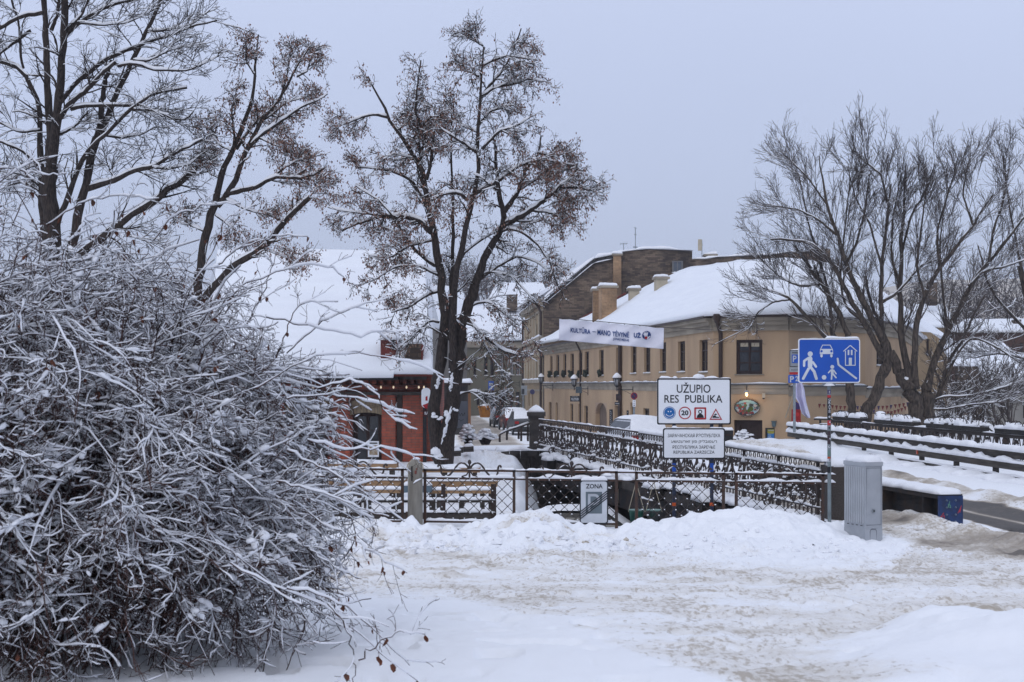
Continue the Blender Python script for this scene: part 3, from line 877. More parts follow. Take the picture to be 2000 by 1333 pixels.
lo = [(1072, 1077, 786, 822), (1085, 1089, 787, 822), (1113, 1119, 789, 826), (1129, 1135, 790, 828), (1141, 1148, 793, 830), (1231, 1240, 787, 840),
      (1256, 1268, 798, 842)]
rs = [wl.rect(*q) for q in up]; rl = [wl.rect(*q) for q in lo]
arch = wl.rect(1163, 1185, 787, 850)
shop = wl.rect(1200, 1211, 793, 840)
wl.build(PLASTER, oc, depth=0.30)
WINL = mat("window_dim", (0.03, 0.03, 0.033), 0.15, (0.05, 0.048, 0.048), 1.5, spec=0.6)
BOXG = mat("window_box_green", (0.018, 0.022, 0.016), 0.9, (0.04, 0.05, 0.035), 30)
for i, q in enumerate(rs):
    w = wl.window(q, oc, depth=0.13, nx=2, nz=3, gm=WINL, fw=0.1)
    if i < 7:
        b = MB()
        c = wl.pt((q[0] + q[1]) / 2, q[2] + 0.12, 0.12)
        for k in range(14):
            b.blob((c[0] + random.uniform(-.1, .1), c[1] + random.uniform(-.5, .5) * (q[1] - q[0]) * .9, c[2] + random.uniform(-.12, .2)), (.10, .12, .12), k, 6, 4, 0.8, False)
        b.build("window_box", BOXG, w)
for q in rl: wl.window(q, oc, depth=0.13, nx=2, nz=3, gm=WINL, fw=0.1, sill=False)
wl.window(shop, oc, depth=0.2, nx=2, nz=4, gm=WINL, sill=False, name="shop_door")
# arched gateway: dim passage and its rounded head
g = MB(); u0, u1, a, b = arch; uc, rr = (u0 + u1) / 2, (u1 - u0) / 2
rz = 0.75
for k in range(12):
    t0, t1 = math.pi * k / 12, math.pi * (k + 1) / 12
    p = [(uc - rr * math.cos(t0), b - rz + rz * math.sin(t0)), (uc - rr * math.cos(t1), b - rz + rz * math.sin(t1))]
    g.prism([wl.pt(*p[0], -0.003), wl.pt(*p[1], -0.003), wl.pt(p[1][0], b, -0.003), wl.pt(p[0][0], b, -0.003)], (-wl.n[0] * .28, -wl.n[1] * .28, 0))
g.build("gate_arch", PLASTERP, oc)
g = MB(); g.add([wl.pt(u0, a, -.28), wl.pt(u1, a, -.28), wl.pt(u1, b, -.28), wl.pt(u0, b, -.28)], [(0, 1, 2, 3)])
g.build("gate", mat("gate_paint", (0.17, 0.125, 0.095), 0.9), oc)
segs = [Wall(C0, P2, -1.4, 5.15, 5.2), Wall(P2, P3, -1.4, 5.2, 5.16), Wall(P3, P4, -1.4, 5.16, 5.17), Wall(P4, P5, -1.4, 5.17, 5.17)]
big = segs[0].rect(1438, 1489, 664, 731); door = segs[0].rect(1433.5, 1489, 821, 880)
lowr = segs[2].rect(1706, 1722, 818, 830); lw2 = segs[2].rect(1712, 1735, 672, 715)
hid = segs[1].rect(1600, 1640, 668, 732)
for s in segs: s.build(PLASTER, oc)
bigw = segs[0].window(big, oc, depth=0.12, nx=2, nz=3, fw=0.13, snow=False)
for j in (0, 1):
    um = (big[0] + big[1]) / 2; ua, ub = (big[0] + .16, um - .07) if j else (um + .07, big[1] - .16)
    MB().add([segs[0].pt(ua, big[3] - .30, -.165), segs[0].pt(ub, big[3] - .30, -.165), segs[0].pt(ub, big[3] - .12, -.165), segs[0].pt(ua, big[3] - .12, -.165)], [(0, 1, 2, 3)]).build("blind", CREAMC, bigw)
segs[1].window(hid, oc, depth=0.12, nx=2, nz=3, fw=0.13)
segs[2].window(lowr, oc, nx=1, nz=1, sill=False); segs[2].window(lw2, oc)
dr = segs[0].window(door, oc, depth=0.25, nx=2, nz=2, fw=0.22, sill=False, name="door", gm=mat("door_wood", (0.022, 0.012, 0.010), 0.6, (0.035, 0.02, 0.016), 6))
for s_, z_ in zip([wl] + segs, (2.28, 2.2, 2.12, 2.0, 1.9)):
    s_.band(z_ - 0.16, z_ - 0.02, 0.07, TRIM, oc, "string_course"); s_.band(z_ - 0.42, z_ - 0.165, 0.03, TRIM, oc, "string_course")
    s_.band(z_ - 0.02, z_ + 0.05, 0.15, mat("lead_strip", (0.10, 0.10, 0.10), 0.6), oc, "string_flashing")
    t = MB(); snow_strip(t, [s_.pt(0.05, z_ + .05, .08), s_.pt(s_.L - .05, z_ + .05, .08)], .10, .05, .2, 0.9, seed=int(s_.L)); t.build("ledge_snow", SNOW, oc, smooth=True)
    zt = 5.12
    s_.band(zt - 0.55, zt - 0.30, 0.10, TRIM, oc, "cornice"); s_.band(zt - 0.30, zt - 0.12, 0.22, TRIM, oc, "cornice"); s_.band(zt - 0.12, zt + 0.03, 0.36, TRIM, oc, "cornice")
    s_.band(zt + 0.03, zt + 0.12, 0.46, PIPE, oc, "gutter")
E = [(A[0] - .5, A[1], 5.45), (C0[0] * .55 + A[0] * .45 - .45, C0[1] * .55 + A[1] * .45, 5.32), (C0[0] - .35, C0[1] - .35, 5.22), (P2[0], P2[1] - .45, 5.27), (P3[0] + .1, P3[1] - .4, 5.22), (P4[0] + .4, P4[1] - .2, 5.22), (P5[0] + .4, P5[1], 5.22)]
R = [W(1228, 581, 112), W(1335, 532, 92), W(1440, 517, 82), W(1535, 513, 76), W(1620, 522, 78), W(1690, 552, 88), W(1700, 575, 96)]
roof = roof_patch(E, R, th=0.26, seed=5, lip=0.28, amp=0.10).build("roof", ROOFSNOW, oc, smooth=True)
Rn = np.array(R); bk = Rn + np.array([7, 5, -3.4])
g = MB(); g.add(np.vstack([Rn + [0, 0, .2], bk]), [(i, i + 1, 8 + i, 7 + i) for i in range(6)]); g.build("rear_roof", ROOFSNOW, oc, smooth=True)
# verge at the far end, red flashing against the brick gable
g = MB(); g.bar((A[0] - .4, 116.1, 5.6), (R[0][0] - .2, 112.4, R[0][2] + 0.35), 0.12, 0.12)
g.build("verge_board", REDP, oc)
for px, py, q in ((1393, 622, None), (1215, 655, None), (1137, 672, None)):
    s_, x, y = on_line(px, C0, A)
    y0 = y
    r_ = 0.11 if px == 1215 else (0.09 if px == 1393 else 0.06)
    zt = 5.2
    n = wl.n
    pts = [(x + n[0] * .42, y + n[1] * .42, zt), (x + n[0] * .42, y + n[1] * .42, zt - .15), (x + n[0] * .13, y + n[1] * .13, zt - .75), (x + n[0] * .13, y + n[1] * .13, -0.3 if px != 1393 else 0.2)]
    if px == 1393:
        pts = [(x + .1, y - .5, zt), (x + .1, y - .5, zt - .2), (x + .30, y - .2, zt - 0.75), (x + .30, y - .14, -0.6)]
    pipe(pts, r_, oc)
    if px == 1393:
        MB().lathe((x + .1, y - .5, zt - .15), [(.09, -.15), (.2, .15), (.2, .25)], 10).build("rain_head", PIPE, oc)
pipe([(A[0] - .45, A[1] - .3, 5.3), (A[0] - .45, A[1] - .3, 5.0), (A[0] + .05, A[1] - .2, 4.3), (A[0] + .05, A[1] - .2, 0)], .09, oc)


def chimney(x0, x1, ytop, ybot, Y, m, root, dep=1.0, name="chimney", skew=0.0):
    a, b = W(x0, ytop, Y), W(x1, ybot, Y)
    g = MB(); g.box(((a[0] + b[0]) / 2, Y + dep / 2, (a[2] + b[2]) / 2 - .3), (b[0] - a[0], dep, a[2] - b[2] + .6), skew)
    c = g.build(name, m, root)
    w = b[0] - a[0]
    g = MB(); g.box(((a[0] + b[0]) / 2, Y + dep / 2, a[2] + .06), (w + .24, dep + .24, .14), skew); g.build("cap", TRIM, c)
    g = MB(); snow_strip(g, [(a[0] - .12, Y + dep / 2, a[2] + .13), (b[0] + .12, Y + dep / 2, a[2] + .13)], dep + .2, .22, seed=int(x0)); g.build("snow", SNOW, c, smooth=True)
    return c


chimney(1158.5, 1173, 568, 617, 98, BRICKC, oc, 1.1)
chimney(1173, 1203, 562, 614, 96, BRICKC, oc, 1.1, skew=0.12)
chimney(1229, 1249, 567, 585, 97, CREAMC, oc, 0.8)
chimney(1281, 1303, 545, 565, 89, CREAMC, oc, 0.8, skew=0.1)

# wall lamp over the oval emblem (lit)
LAMPM = mat("lamp_enamel", (0.35, 0.36, 0.38), 0.5)
wlp = thing("wall_lamp", W(1458, 765, 62.2), "small lit wall lamp with a white shade above the oval emblem", "lamp")
c = W(1458, 768, 62.0)
MB().lathe((c[0], c[1], c[2]), [(.02, .12), (.05, .1), (.12, .05), (.12, .03)], 14).build("lamp_shade", LAMPM, wlp, smooth=True)
MB().lathe((c[0], c[1], c[2] - .14), [(.02, 0), (.055, .04), (.06, .1), (.04, .16)], 12).build("bulb", mat("lit_bulb", (1, .8, .5), .5, emit=((1, .62, .25), 3.0)), wlp, smooth=True)
MB().tube([(c[0], c[1], c[2] + .1), (c[0] + .02, c[1] - .02, c[2] + .32), (c[0] + .06, c[1] + .2, c[2] + .3), (c[0] + .06, c[1] + .62, c[2] + .22)], .018, 6).build("arm", BLACK, wlp)
pl = bpy.data.lights.new("wall_lamp_light", 'POINT'); pl.energy = 9; pl.color = (1, .62, .3); pl.shadow_soft_size = .06
plo = bpy.data.objects.new("wall_lamp_light", pl); plo.location = (0, -.25, -0.2); plo.parent = wlp; scene.collection.objects.link(plo)

sn = thing("alarm_box", W(1491, 772, 62.3), "small cream alarm box on the ochre front wall", "alarm box")
c = W(1491.3, 773, 62.15)
MB().box(c, (.12, .12, .2)).build("case", CREAMC, sn); MB().box((c[0], c[1], c[2] - .13), (.08, .1, .05)).build("sensor", BLACK, sn)

# oval emblem with writing round it
em = thing("emblem_sign", W(1458, 800, 62.3), "painted oval emblem with writing around it over the brown door", "sign")
Yem = 62.3
PAL = [srgb(x) for x in ('3f4a4d', '6f8f93', '8aa9ad', '8d3a35', 'a9a39b', '4b5a35', '5f5550', '303638')]


def emblem_mat():
    m = bpy.data.materials.new("emblem_paint"); m.use_nodes = True
    t = m.node_tree; b = t.nodes["Principled BSDF"]
    co = t.nodes.new("ShaderNodeTexCoord"); v = t.nodes.new("ShaderNodeTexVoronoi"); v.inputs["Scale"].default_value = 9
    t.links.new(co.outputs["Object"], v.inputs["Vector"])
    s = t.nodes.new("ShaderNodeSeparateColor"); t.links.new(v.outputs["Color"], s.inputs[0])
    r = t.nodes.new("ShaderNodeValToRGB"); r.color_ramp.interpolation = 'CONSTANT'
    r.color_ramp.elements[0].color = (*PAL[0], 1); r.color_ramp.elements[1].position = .88; r.color_ramp.elements[1].color = (*PAL[7], 1)
    for k in range(1, 7):
        q = r.color_ramp.elements.new(k * .125); q.color = (*PAL[k], 1)
    t.links.new(s.outputs[0], r.inputs[0]); t.links.new(r.outputs[0], b.inputs["Base Color"])
    b.inputs["Roughness"].default_value = .7
    return m


oval = lambda cx, cy, rx, ry, n=48: [(cx + rx * math.cos(2 * math.pi * i / n), cy + ry * math.sin(2 * math.pi * i / n)) for i in range(n)]
plate(oval(1459, 796.5, 25, 16), Yem - .06, .05, "painted_panel", emblem_mat(), em)
bd = Board(flatmap(Yem - .07), em)
rimk = ("rim", BLACK)
bd.ring(rimk, oval(1459, 796.5, 25.4, 16.4), oval(1459, 796.5, 24.4, 15.4), 1)
KGRN, KRED, KSKY = ("painted_tree", mat("emblem_green", srgb('4a5a2c'), .8)), ("painted_roofs", mat("emblem_red", srgb('8a3431'), .8)), ("painted_sky", mat("emblem_sky", srgb('7fa3a8'), .8))
bd.poly(KSKY, [(1440, 789), (1446, 783.5), (1458, 781.5), (1472, 784), (1480, 790), (1468, 789), (1455, 786), (1447, 789)], 1)
bd.disc(KGRN, (1467, 799), 4.4, 2); bd.disc(KGRN, (1463, 802), 3.4, 2)
for x0, y0 in ((1444, 797), (1451, 802), (1475, 800), (1458, 806), (1470, 806)):
    bd.poly(KRED, [(x0 - 3, y0 + 2), (x0, y0 - 2), (x0 + 3.5, y0 + 2)], 2)
ktx = ("lettering", mat("emblem_letters", srgb('3a2a22'), .8))


def arc_text(s, cx, cy, rx, ry, a0, a1, h, flip=False):
    def warp(x, y):
        a = a0 + (a1 - a0) * x; k = (y - 0.5) * h * (-1 if flip else 1)
        return (cx + (rx - k) * math.cos(a), cy + (ry - k) * math.sin(a))
    bd.text(ktx, s, 0, 0, 1, 1, 1, 0.01, warp=warp)


arc_text("UŽUPIO MENO INKUBATORIAUS", 1459, 798, 26.5, 19.5, math.radians(-165), math.radians(-15), 4.2)
arc_text("GALERIJA", 1459, 797, 23, 18.3, math.radians(122), math.radians(62), 3.4, True)
bd.build()

# poster case with a yellow and blue poster, blue-grey wall light
pc = thing("poster_case", W(1506, 850, 62.3), "dark poster case with a yellow and blue poster beside the door", "poster case")
plate([(1495.5, 836.5), (1517, 836.5), (1517, 868), (1495.5, 868)], Yem - .12, .1, "case", BLACK, pc)
bd = Board(flatmap(Yem - .13), pc)
KY, KB, KL = ("poster_yellow", mat("poster_yellow", srgb('9a9640'), .6)), ("poster_blue", mat("poster_blue", srgb('2f6fae'), .6)), ("poster_print", mat("poster_print", srgb('a8b4bd'), .6))
bd.poly(KY, [(1499, 839), (1512, 839), (1512, 846), (1499, 846)]); bd.poly(KB, [(1499, 846), (1512, 846), (1512, 858.5), (1499, 858.5)])
bd.poly(KY, [(1500, 844), (1511, 844), (1511, 847.5), (1500, 847.5)], 2)
for y in (841, 850, 853): bd.stroke(KL, [(1500, y), (1506 if y != 841 else 1511, y)], 1.1, 3, False)
bd.build()
wl2 = thing("round_wall_light", W(1511, 828, 62.3), "round blue-grey wall light above the poster case", "lamp")
c = W(1511.5, 828, 62.15); MB().lathe((c[0], c[1], c[2] - .1), [(.05, -.05), (.09, 0), (.1, .1), (.09, .18), (.13, .2), (.13, .22)], 12).build("body", mat("bluegrey_glass", (.10, .15, .17), .3), wl2, smooth=True)

# ---- tall brick-gabled house beyond it
tb = thing("brick_gabled_house", (5, 119, 0), "tall old house with a bare brown brick gable and snowy parapet", "house")
Yg = 118.0
out = [(1061, 830), (1061, 588), (1110, 548), (1160, 508), (1198, 500), (1216, 493), (1238, 490), (1262, 488), (1300, 489), (1352, 491), (1352, 507), (1377, 507), (1400, 503), (1450, 502), (1500, 499), (1535, 494), (1583, 492), (1583, 486), (1622, 486), (1622, 700)]
p = np.array([W(x, y, Yg) for x, y in out]); MB().prism(p, (1.5, 12, 0)).build("brick_gable", BRICKD, tb)
g = MB(); snow_strip(g, [W(x, y, Yg + .5) for x, y in ((1058, 587), (1110, 546.5), (1160, 506))], 1.6, .3, .4, .3, 2)
snow_strip(g, [W(x, y, Yg + .5) for x, y in ((1160, 506.5), (1198, 499), (1216, 493), (1238, 490), (1262, 487.5), (1300, 488.5), (1352, 491))], 1.6, .17, .3, 1.0, 5)
snow_strip(g, [W(x, y, Yg + .5) for x, y in ((1353, 507), (1378, 507), (1400, 503), (1500, 499), (1535, 494), (1583, 492))], 1.4, .15, .3, .8, 6)
g.build("parapet_snow", SNOW, tb, smooth=True)
g = MB()
pts = [W(x, y, Yg - .12) for x, y in ((1061, 592), (1160, 511.5), (1197, 503))]
g.bar(pts[0], pts[1], .25, .16); g.bar(pts[1], pts[2], .25, .16); g.build("verge", BLACK, tb)
g = MB()
pts = [W(x, y, Yg - .25) for x, y in ((1063, 594), (1160, 514.5), (1196, 506.5))]
snow_strip(g, pts[:2], .2, .07, .3, .4, 1); snow_strip(g, pts[1:], .2, .07, .3, .4, 2); g.build("verge_snow", SNOW, tb, smooth=True)
c = chimney(1198, 1213.5, 499, 575, Yg - .5, BRICKC, tb, .9, "chimney_shaft")
chimney(1378, 1399, 500, 512, Yg + 1, BRICKD, tb, .9)
wg = Wall((W(1310, 0, Yg - .25)[0], Yg - .25), (W(1336, 0, Yg - .25)[0], Yg - .25), 0, 1)
w_ = MB(); a, b = W(1313, 509, Yg - .1), W(1334, 534, Yg - .1)
for x0, x1, y0, y1 in ((1313, 1316, 510, 533), (1331, 1334, 510, 533), (1316, 1331, 510, 512), (1316, 1331, 531, 533), (1322.5, 1324, 512, 531)):
    w_.prism([W(x0, y1, Yg - .15), W(x1, y1, Yg - .15), W(x1, y0, Yg - .15), W(x0, y0, Yg - .15)], (0, .12, 0))
GW = mat("grey_frame", (0.17, 0.17, 0.17), .7); gw = w_.build("window", GW, tb)
MB().add([W(1316, 531, Yg - .06), W(1331, 531, Yg - .06), W(1331, 512, Yg - .06), W(1316, 512, Yg - .06)], [(0, 1, 2, 3)]).build("pane", mat("pale_glass", (.12, .14, .17), .2), gw)
g = MB(); snow_strip(g, [W(1312, 533.5, Yg - .2), W(1335, 533.5, Yg - .2)], .2, .1, .2); g.build("sill_snow", SNOW, gw, smooth=True)
fa = Wall((W(1061, 0, Yg)[0], Yg), (W(1025, 0, 141)[0], 141.0), -1.4, 9.15, 9.3)
rr_ = []
for c_ in range(4):
    x0 = [1053.5, 1046, 1038.5, 1032][c_]; w2 = [3.6, 3.4, 3.0, 2.6][c_]
    k = (1061 - x0) / 36
    for y0, y1 in ((625, 655), (695, 738), (770, 800)):
        sh = lambda y: y + (750 - y) * k * 0.16
        if c_ == 1 and y0 == 770: continue
        rr_.append(fa.rect(x0, x0 + w2, sh(y0), sh(y1)))
fa.build(CREAM, tb, depth=.3)
for q in rr_: fa.window(q, tb, gm=WINL, nx=2, nz=2, sill=False, depth=.25)
for z_, h_, o_ in ((8.8, .5, .45), (8.3, .15, .15), (5.9, .3, .3), (5.2, .5, .12), (2.3, .3, .25), (1.6, .15, .12)):
    fa.band(z_, z_ + h_, o_, TRIM, tb, "cornice")
for u in np.linspace(0.3, fa.L - .5, 7):
    fa.band(2.7, 8.3, .10, CREAMC, tb, "pilaster", u, u + .35)
g = MB(); snow_strip(g, [fa.pt(0, 6.2, .2), fa.pt(fa.L, 6.2, .2)], .25, .14, .4, .8, 3); snow_strip(g, [fa.pt(0, 2.6, .15), fa.pt(fa.L, 2.6, .15)], .2, .1, .4, .8, 4); g.build("ledge_snow", SNOW, tb, smooth=True)
roof_patch([fa.pt(0, 9.3, .6), fa.pt(fa.L, 9.4, .6)], [W(1160, 507, Yg + .5), W(1128, 540, 142)], th=.3, seed=9, lip=.2, per_seg=30).build("roof", ROOFSNOW, tb, smooth=True)
pipe([fa.pt(.4, 9.2, .5), fa.pt(.4, 8.8, .5), fa.pt(.2, 8.2, .2), fa.pt(.2, 0, .2)], .1, tb); pipe([fa.pt(fa.L, 9.2, .5), fa.pt(fa.L, 8.6, .2), fa.pt(fa.L, 0, .2)], .1, tb)


def antenna(px, y0, y1, Y, kind, label):
    r = thing("roof_antenna", W(px, y1, Y), label, "antenna", "aerials on the brick house")
    MB().tube([W(px, y1 + 3, Y), W(px, y0, Y)], .035, 5).build("mast", STEEL, r)
    g = MB()
    if kind == 0:
        g.tube([W(px - 7, y0 + 2, Y), W(px + 8, y0 + 1, Y)], .02, 4)
        for k in range(5): g.tube([W(px - 6 + 3 * k, y0 - .5, Y), W(px - 6 + 3 * k, y0 + 4, Y)], .015, 3)
    elif kind == 1:
        for yy_ in (445, 458, 482, 484): g.tube([W(px - 2.5 if yy_ < 470 else px - 4.5, yy_, Y), W(px + 2.5 if yy_ < 470 else px + 4.5, yy_ + 1, Y)], .03, 4)
    else:
        g.box(W(px - 4, 479, Y - .1), (.32, .08, .95)); g.tube([W(px - 8, 479, Y), W(px + 2, 479, Y)], .04, 4)
    g.build("elements", STEEL if kind < 2 else CREAMC, r)


antenna(1218, 475, 494, 118.6, 0, "thin flat roof aerial at the left end of the parapet")
antenna(1241, 446, 486, 118.6, 1, "tallest thin mast aerial on the brick parapet")
antenna(1371, 469, 508, 118.6, 2, "aerial mast with a pale panel beside the brick chimney")

# ---- olive two-storey house at the bend of the street
ob_ = thing("olive_house", (-1, 150, 0), "low olive-green house at the end of the street", "house")
OA, OB = (W(905, 0, 148)[0], 148.0), (W(1027, 0, 152)[0], 152.0)
ow = Wall(OA, OB, -1.5, z_at(670, 148), z_at(664, 152))
q1 = [ow.rect(*q) for q in ((925, 931, 698, 734), (946, 953, 697, 734), (958, 966, 697, 734), (977, 984, 696, 734), (997, 1004, 694, 733), (1008, 1017, 694, 733))]
q2 = [ow.rect(*q) for q in ((931, 937, 762, 792), (947, 952, 763, 794), (958, 965, 764, 795), (977, 984, 763, 800), (996, 1003, 765, 798), (1008, 1016, 766, 799))]
ow.build(GREENP, ob_)
WHF = mat("white_frame", (.45, .46, .48), .6)
for i, q in enumerate(q1): ow.window(q, ob_, fm=WHF if i >= 3 else WOODF, gm=WINL)
for q in q2: ow.window(q, ob_, gm=WINL, sill=False)
ow.band(z_at(680, 150), z_at(668, 150), .3, TRIM, ob_, "cornice")
roof_patch([(OA[0] - 1, 147.5, z_at(671, 148)), (OB[0], 151.4, z_at(665, 152))], [W(900, 610, 160), W(1033, 580, 164)], th=.35, seed=11, lip=.25, per_seg=40, amp=.2).build("roof", ROOFSNOW, ob_, smooth=True)
MB().box(W(1000, 592, 158), (1.2, 1.2, 1.8)).build("chimney", BRICKD, ob_)

pw = thing("pale_house", (-6, 112, 0), "pale plastered house half hidden behind the lime tree trunks", "house")
PA, PB = (W(834, 0, 104)[0], 104.0), (W(912, 0, 112)[0], 112.0)
w0 = Wall(PA, PB, -1.5, z_at(640, 104), z_at(652, 112)); qs = [w0.rect(*q) for q in ((876, 884, 690, 722), (897, 904, 692, 724))]
w0.build(mat("dirty_white", (.26, .25, .235), .9, (.2, .19, .18), .4), pw)
for q in qs: w0.window(q, pw, gm=WINL)
roof_patch([(PA[0] - 1, 103.6, z_at(640, 104)), (PB[0], 111.4, z_at(652, 112))], [W(836, 560, 114), W(905, 575, 122)], th=.35, seed=13, lip=.25, per_seg=40, amp=.15).build("roof", ROOFSNOW, pw, smooth=True)

# far background houses: over the street, and right-hand valley
def far_house(x0, x1, yb, ye, yr, Y, wm_, label, rx=(0.1, 0.9), nwin=3, rows=1, chim=None, dep=7):
    r = thing("background_house", W((x0 + x1) / 2, yb, Y), label, "house")
    w = Wall((W(x0, 0, Y)[0], Y), (W(x1, 0, Y + 1)[0], Y + 1.0), z_at(yb, Y) - 1, z_at(ye, Y))
    op = []
    for j in range(rows):
        for i in range(nwin):
            xc = x0 + (x1 - x0) * (i + .5) / nwin; hh = (yb - ye) / rows
            yc = ye + hh * (j + .5)
            op.append(w.rect(xc - 3.2, xc + 3.2, yc - hh * .22, yc + hh * .2))
    w.build(wm_, r)
    for q in op: w.window(q, r, gm=WINL, sill=False)
    roof_patch([(w.A[0] - .5, Y - .5, z_at(ye, Y)), (w.B[0] + .5, Y + .5, z_at(ye, Y))], [W(x0 + (x1 - x0) * rx[0], yr, Y + dep), W(x0 + (x1 - x0) * rx[1], yr, Y + dep)], th=.3, seed=int(x0) % 50, lip=.2, per_seg=30).build("roof", ROOFSNOW, r, smooth=True)
    if chim: 
        g = MB(); a = W(chim[0], chim[1], Y + dep * .6); g.box((a[0], a[1], a[2] - .7), (.8, .8, 2.2)); c = g.build("chimney", BRICKD, r)
        g = MB(); g.blob((a[0], a[1], a[2] + .4), (.55, .55, .25), 2); g.build("snow", SNOW, c, smooth=True)
    return r


far_house(1860, 2130, 790, 650, 628, 150, mat("brown_render", (.10, .05, .035), .9, (.07, .04, .03), .5), "dark red-brown house on the wooded slope at the far right", nwin=7, rows=2, chim=(1985, 632))
far_house(1935, 2200, 845, 752, 700, 92, mat("grey_render", (.30, .29, .265), .9, (.22, .21, .19), .5), "low pale grey house with dark windows behind the right-hand shrubs", rx=(-.12, .9), nwin=6, rows=1)
far_house(1775, 1850, 800, 640, 600, 130, CREAM, "tan house glimpsed between the two bare trees", rx=(.1, .95), nwin=3, rows=2, chim=(1820, 560))
far_house(1870, 1990, 800, 716, 672, 118, BRICKD, "low brick outhouse with a sagging snowy roof in the valley", rx=(-.3, .7), nwin=3)
far_house(960, 1070, 640, 590, 556, 190, CREAM, "snow-roofed house beyond the end of the street", nwin=4)

# ---- red brick tavern on the left
rb = thing("red_brick_tavern", (-5, 42, 0), "low red brick tavern with a huge snow-covered roof and dormers", "building")
Yb = 41.0
bl, brt = W(400, 0, Yb)[0], W(833, 0, Yb)[0]
mw = Wall((bl, Yb), (brt, Yb), -.4, 2.55)
o1 = mw.rect(688, 745, 806, 925); o2 = mw.rect(560, 640, 806, 925); o3 = mw.rect(460, 520, 806, 925)
mw.build(BRICKR, rb, depth=.35)
for q in (o1, o2, o3):
    mw.window(q, rb, depth=.3, nx=2, nz=2, fw=.12, sill=False, name="arched_window")
    g = MB(); u0, u1, a, b = q; uc, R_ = (u0 + u1) / 2, (u1 - u0) / 2 + .02
    for k in range(14):      # flat arch of yellow brick above
        t0, t1 = k / 14, (k + 1) / 14
        ua, ub = u0 - .45 + (u1 - u0 + .9) * t0, u0 - .45 + (u1 - u0 + .9) * t1
        za = lambda u: b - .22 * abs((u - uc) / (R_ + .4)) ** 2 * 1.2
        g.prism([mw.pt(ua, za(ua), .03), mw.pt(ub - .006, za(ub), .03), mw.pt(ub - .006, za(ub) + .42, .03), mw.pt(ua, za(ua) + .42, .03)], (0, .2, 0))
    g.build("brick_arch", BRICKY, rb)
for x0, x1 in ((747, 773), (787, 831), (650, 684), (530, 556)):
    u0, u1 = [mw.L * on_line(x, mw.A, mw.B)[0] for x in (x0, x1)]
    mw.band(-.4, z_at(772, Yb), .14, BRICKR, rb, "pilaster", u0, u1)
u0, u1 = [mw.L * on_line(x, mw.A, mw.B)[0] for x in (775, 785.5)]
mw.band(-.4, z_at(772, Yb), .05, PIPE, rb, "drainpipe", u0, u1)
mw.band(z_at(772, Yb), z_at(766, Yb), .2, STONE, rb, "string_course")
mw.band(z_at(762, Yb), z_at(752, Yb), .12, BRICKR, rb, "frieze")
g = MB()
for k in range(int(mw.L / .22) - 24, int(mw.L / .22)):
    za, zb = z_at(751, Yb), z_at(742, Yb); ua = k * .22
    g.prism([mw.pt(ua, za, .18), mw.pt(ua + .11, za, .18), mw.pt(ua + .11, zb, .18), mw.pt(ua, zb, .18)], (0, .2, 0))
g.build("dentil_course", BRICKR, rb)
mw.band(z_at(742, Yb), z_at(736, Yb), .28, STONE, rb, "cornice")
MB().box((brt + .03, Yb + 3.5, 1.05), (.3, 6.9, 2.9)).build("side_wall", BRICKR, rb)
MB().box((brt - .04, Yb - .18, .9), (.10, .1, 2.6)).build("corner_post", BLACK, rb)
Ee = [W(400, 739, 40.2), W(690, 739, 40.2), W(768, 738.5, 40.2), W(769, 731.5, 40.2), W(843.5, 731.5, 40.2)]
Rr = [W(425, 502, 47), W(655, 502.5, 47), W(730, 503, 47), W(731, 503, 47), W(843, 520, 47.6)]
Rr[4] = W(827, 505, 47)
roof_patch(Ee, Rr, th=.24, seed=21, lip=.12, m=60, per_seg=40, amp=.05).build("roof", ROOFSNOW, rb, smooth=True)
g = MB(); g.add([W(843.5, 731, 40.3), W(827, 506, 47.05), W(843, 520, 50), W(846, 731, 50)], [(0, 1, 2, 3)]); g.build("hip_end", ROOFSNOW, rb)
g = MB(); g.add([W(425, 502, 47), W(827, 505, 47), W(860, 640, 56), W(380, 640, 56)], [(0, 1, 2, 3)]); g.build("rear_roof", ROOFSNOW, rb)
g = MB(); g.bar(W(768, 733.8, 40.25), W(843, 733.8, 40.25), .2, .045); g.build("red_fascia", REDP, rb)
g = MB(); g.bar(W(827, 500, 46.8), W(827, 720, 41), .03, .03); g.build("roof_cable", IRON, rb)
MB().box(W(600, 740.5, 40.5), (5.2, .5, .06)).build("eaves_board", BLACK, rb)
# dormer and squat roof chimney
dm = MB(); a = W(742, 663, 40.75); b_ = W(774, 692, 40.75)
dm.box(((a[0] + b_[0]) / 2, 41.5, (a[2] + b_[2]) / 2 - .25), (b_[0] - a[0] - .04, 1.5, a[2] - b_[2] + .5)); dmo = dm.build("dormer", REDP, rb)
MB().box((b_[0] - .09, 40.73, (a[2] + b_[2]) / 2 + .05), (.14, .06, .3)).build("dormer_window", BLACK, dmo)
g = MB(); snow_strip(g, [(a[0] - .06, 41.4, a[2] + .0), (b_[0] + .06, 41.4, a[2] + .0)], 1.5, .34, .05, .25, 2, under=.02); g.build("dormer_snow", SNOW, dmo, smooth=True)
a = W(790, 672, 40.5); b_ = W(822, 704, 40.5)
sd_ = MB().box(((a[0] + b_[0]) / 2, 41.12, (a[2] + b_[2]) / 2 - .2), (b_[0] - a[0], 1.2, a[2] - b_[2] + .4)).build("roof_vent", BRICKD, rb)
g = MB(); snow_strip(g, [(a[0] - .02, 41.15, a[2]), (b_[0] + .02, 41.15, a[2])], 1.3, .22, .05, .25, 4); g.build("vent_snow", SNOW, sd_, smooth=True)
MB().box((b_[0] + .03, 41.1, (a[2] + b_[2]) / 2 - .1), (.05, 1.2, .6)).build("vent_cheek", REDP, sd_)
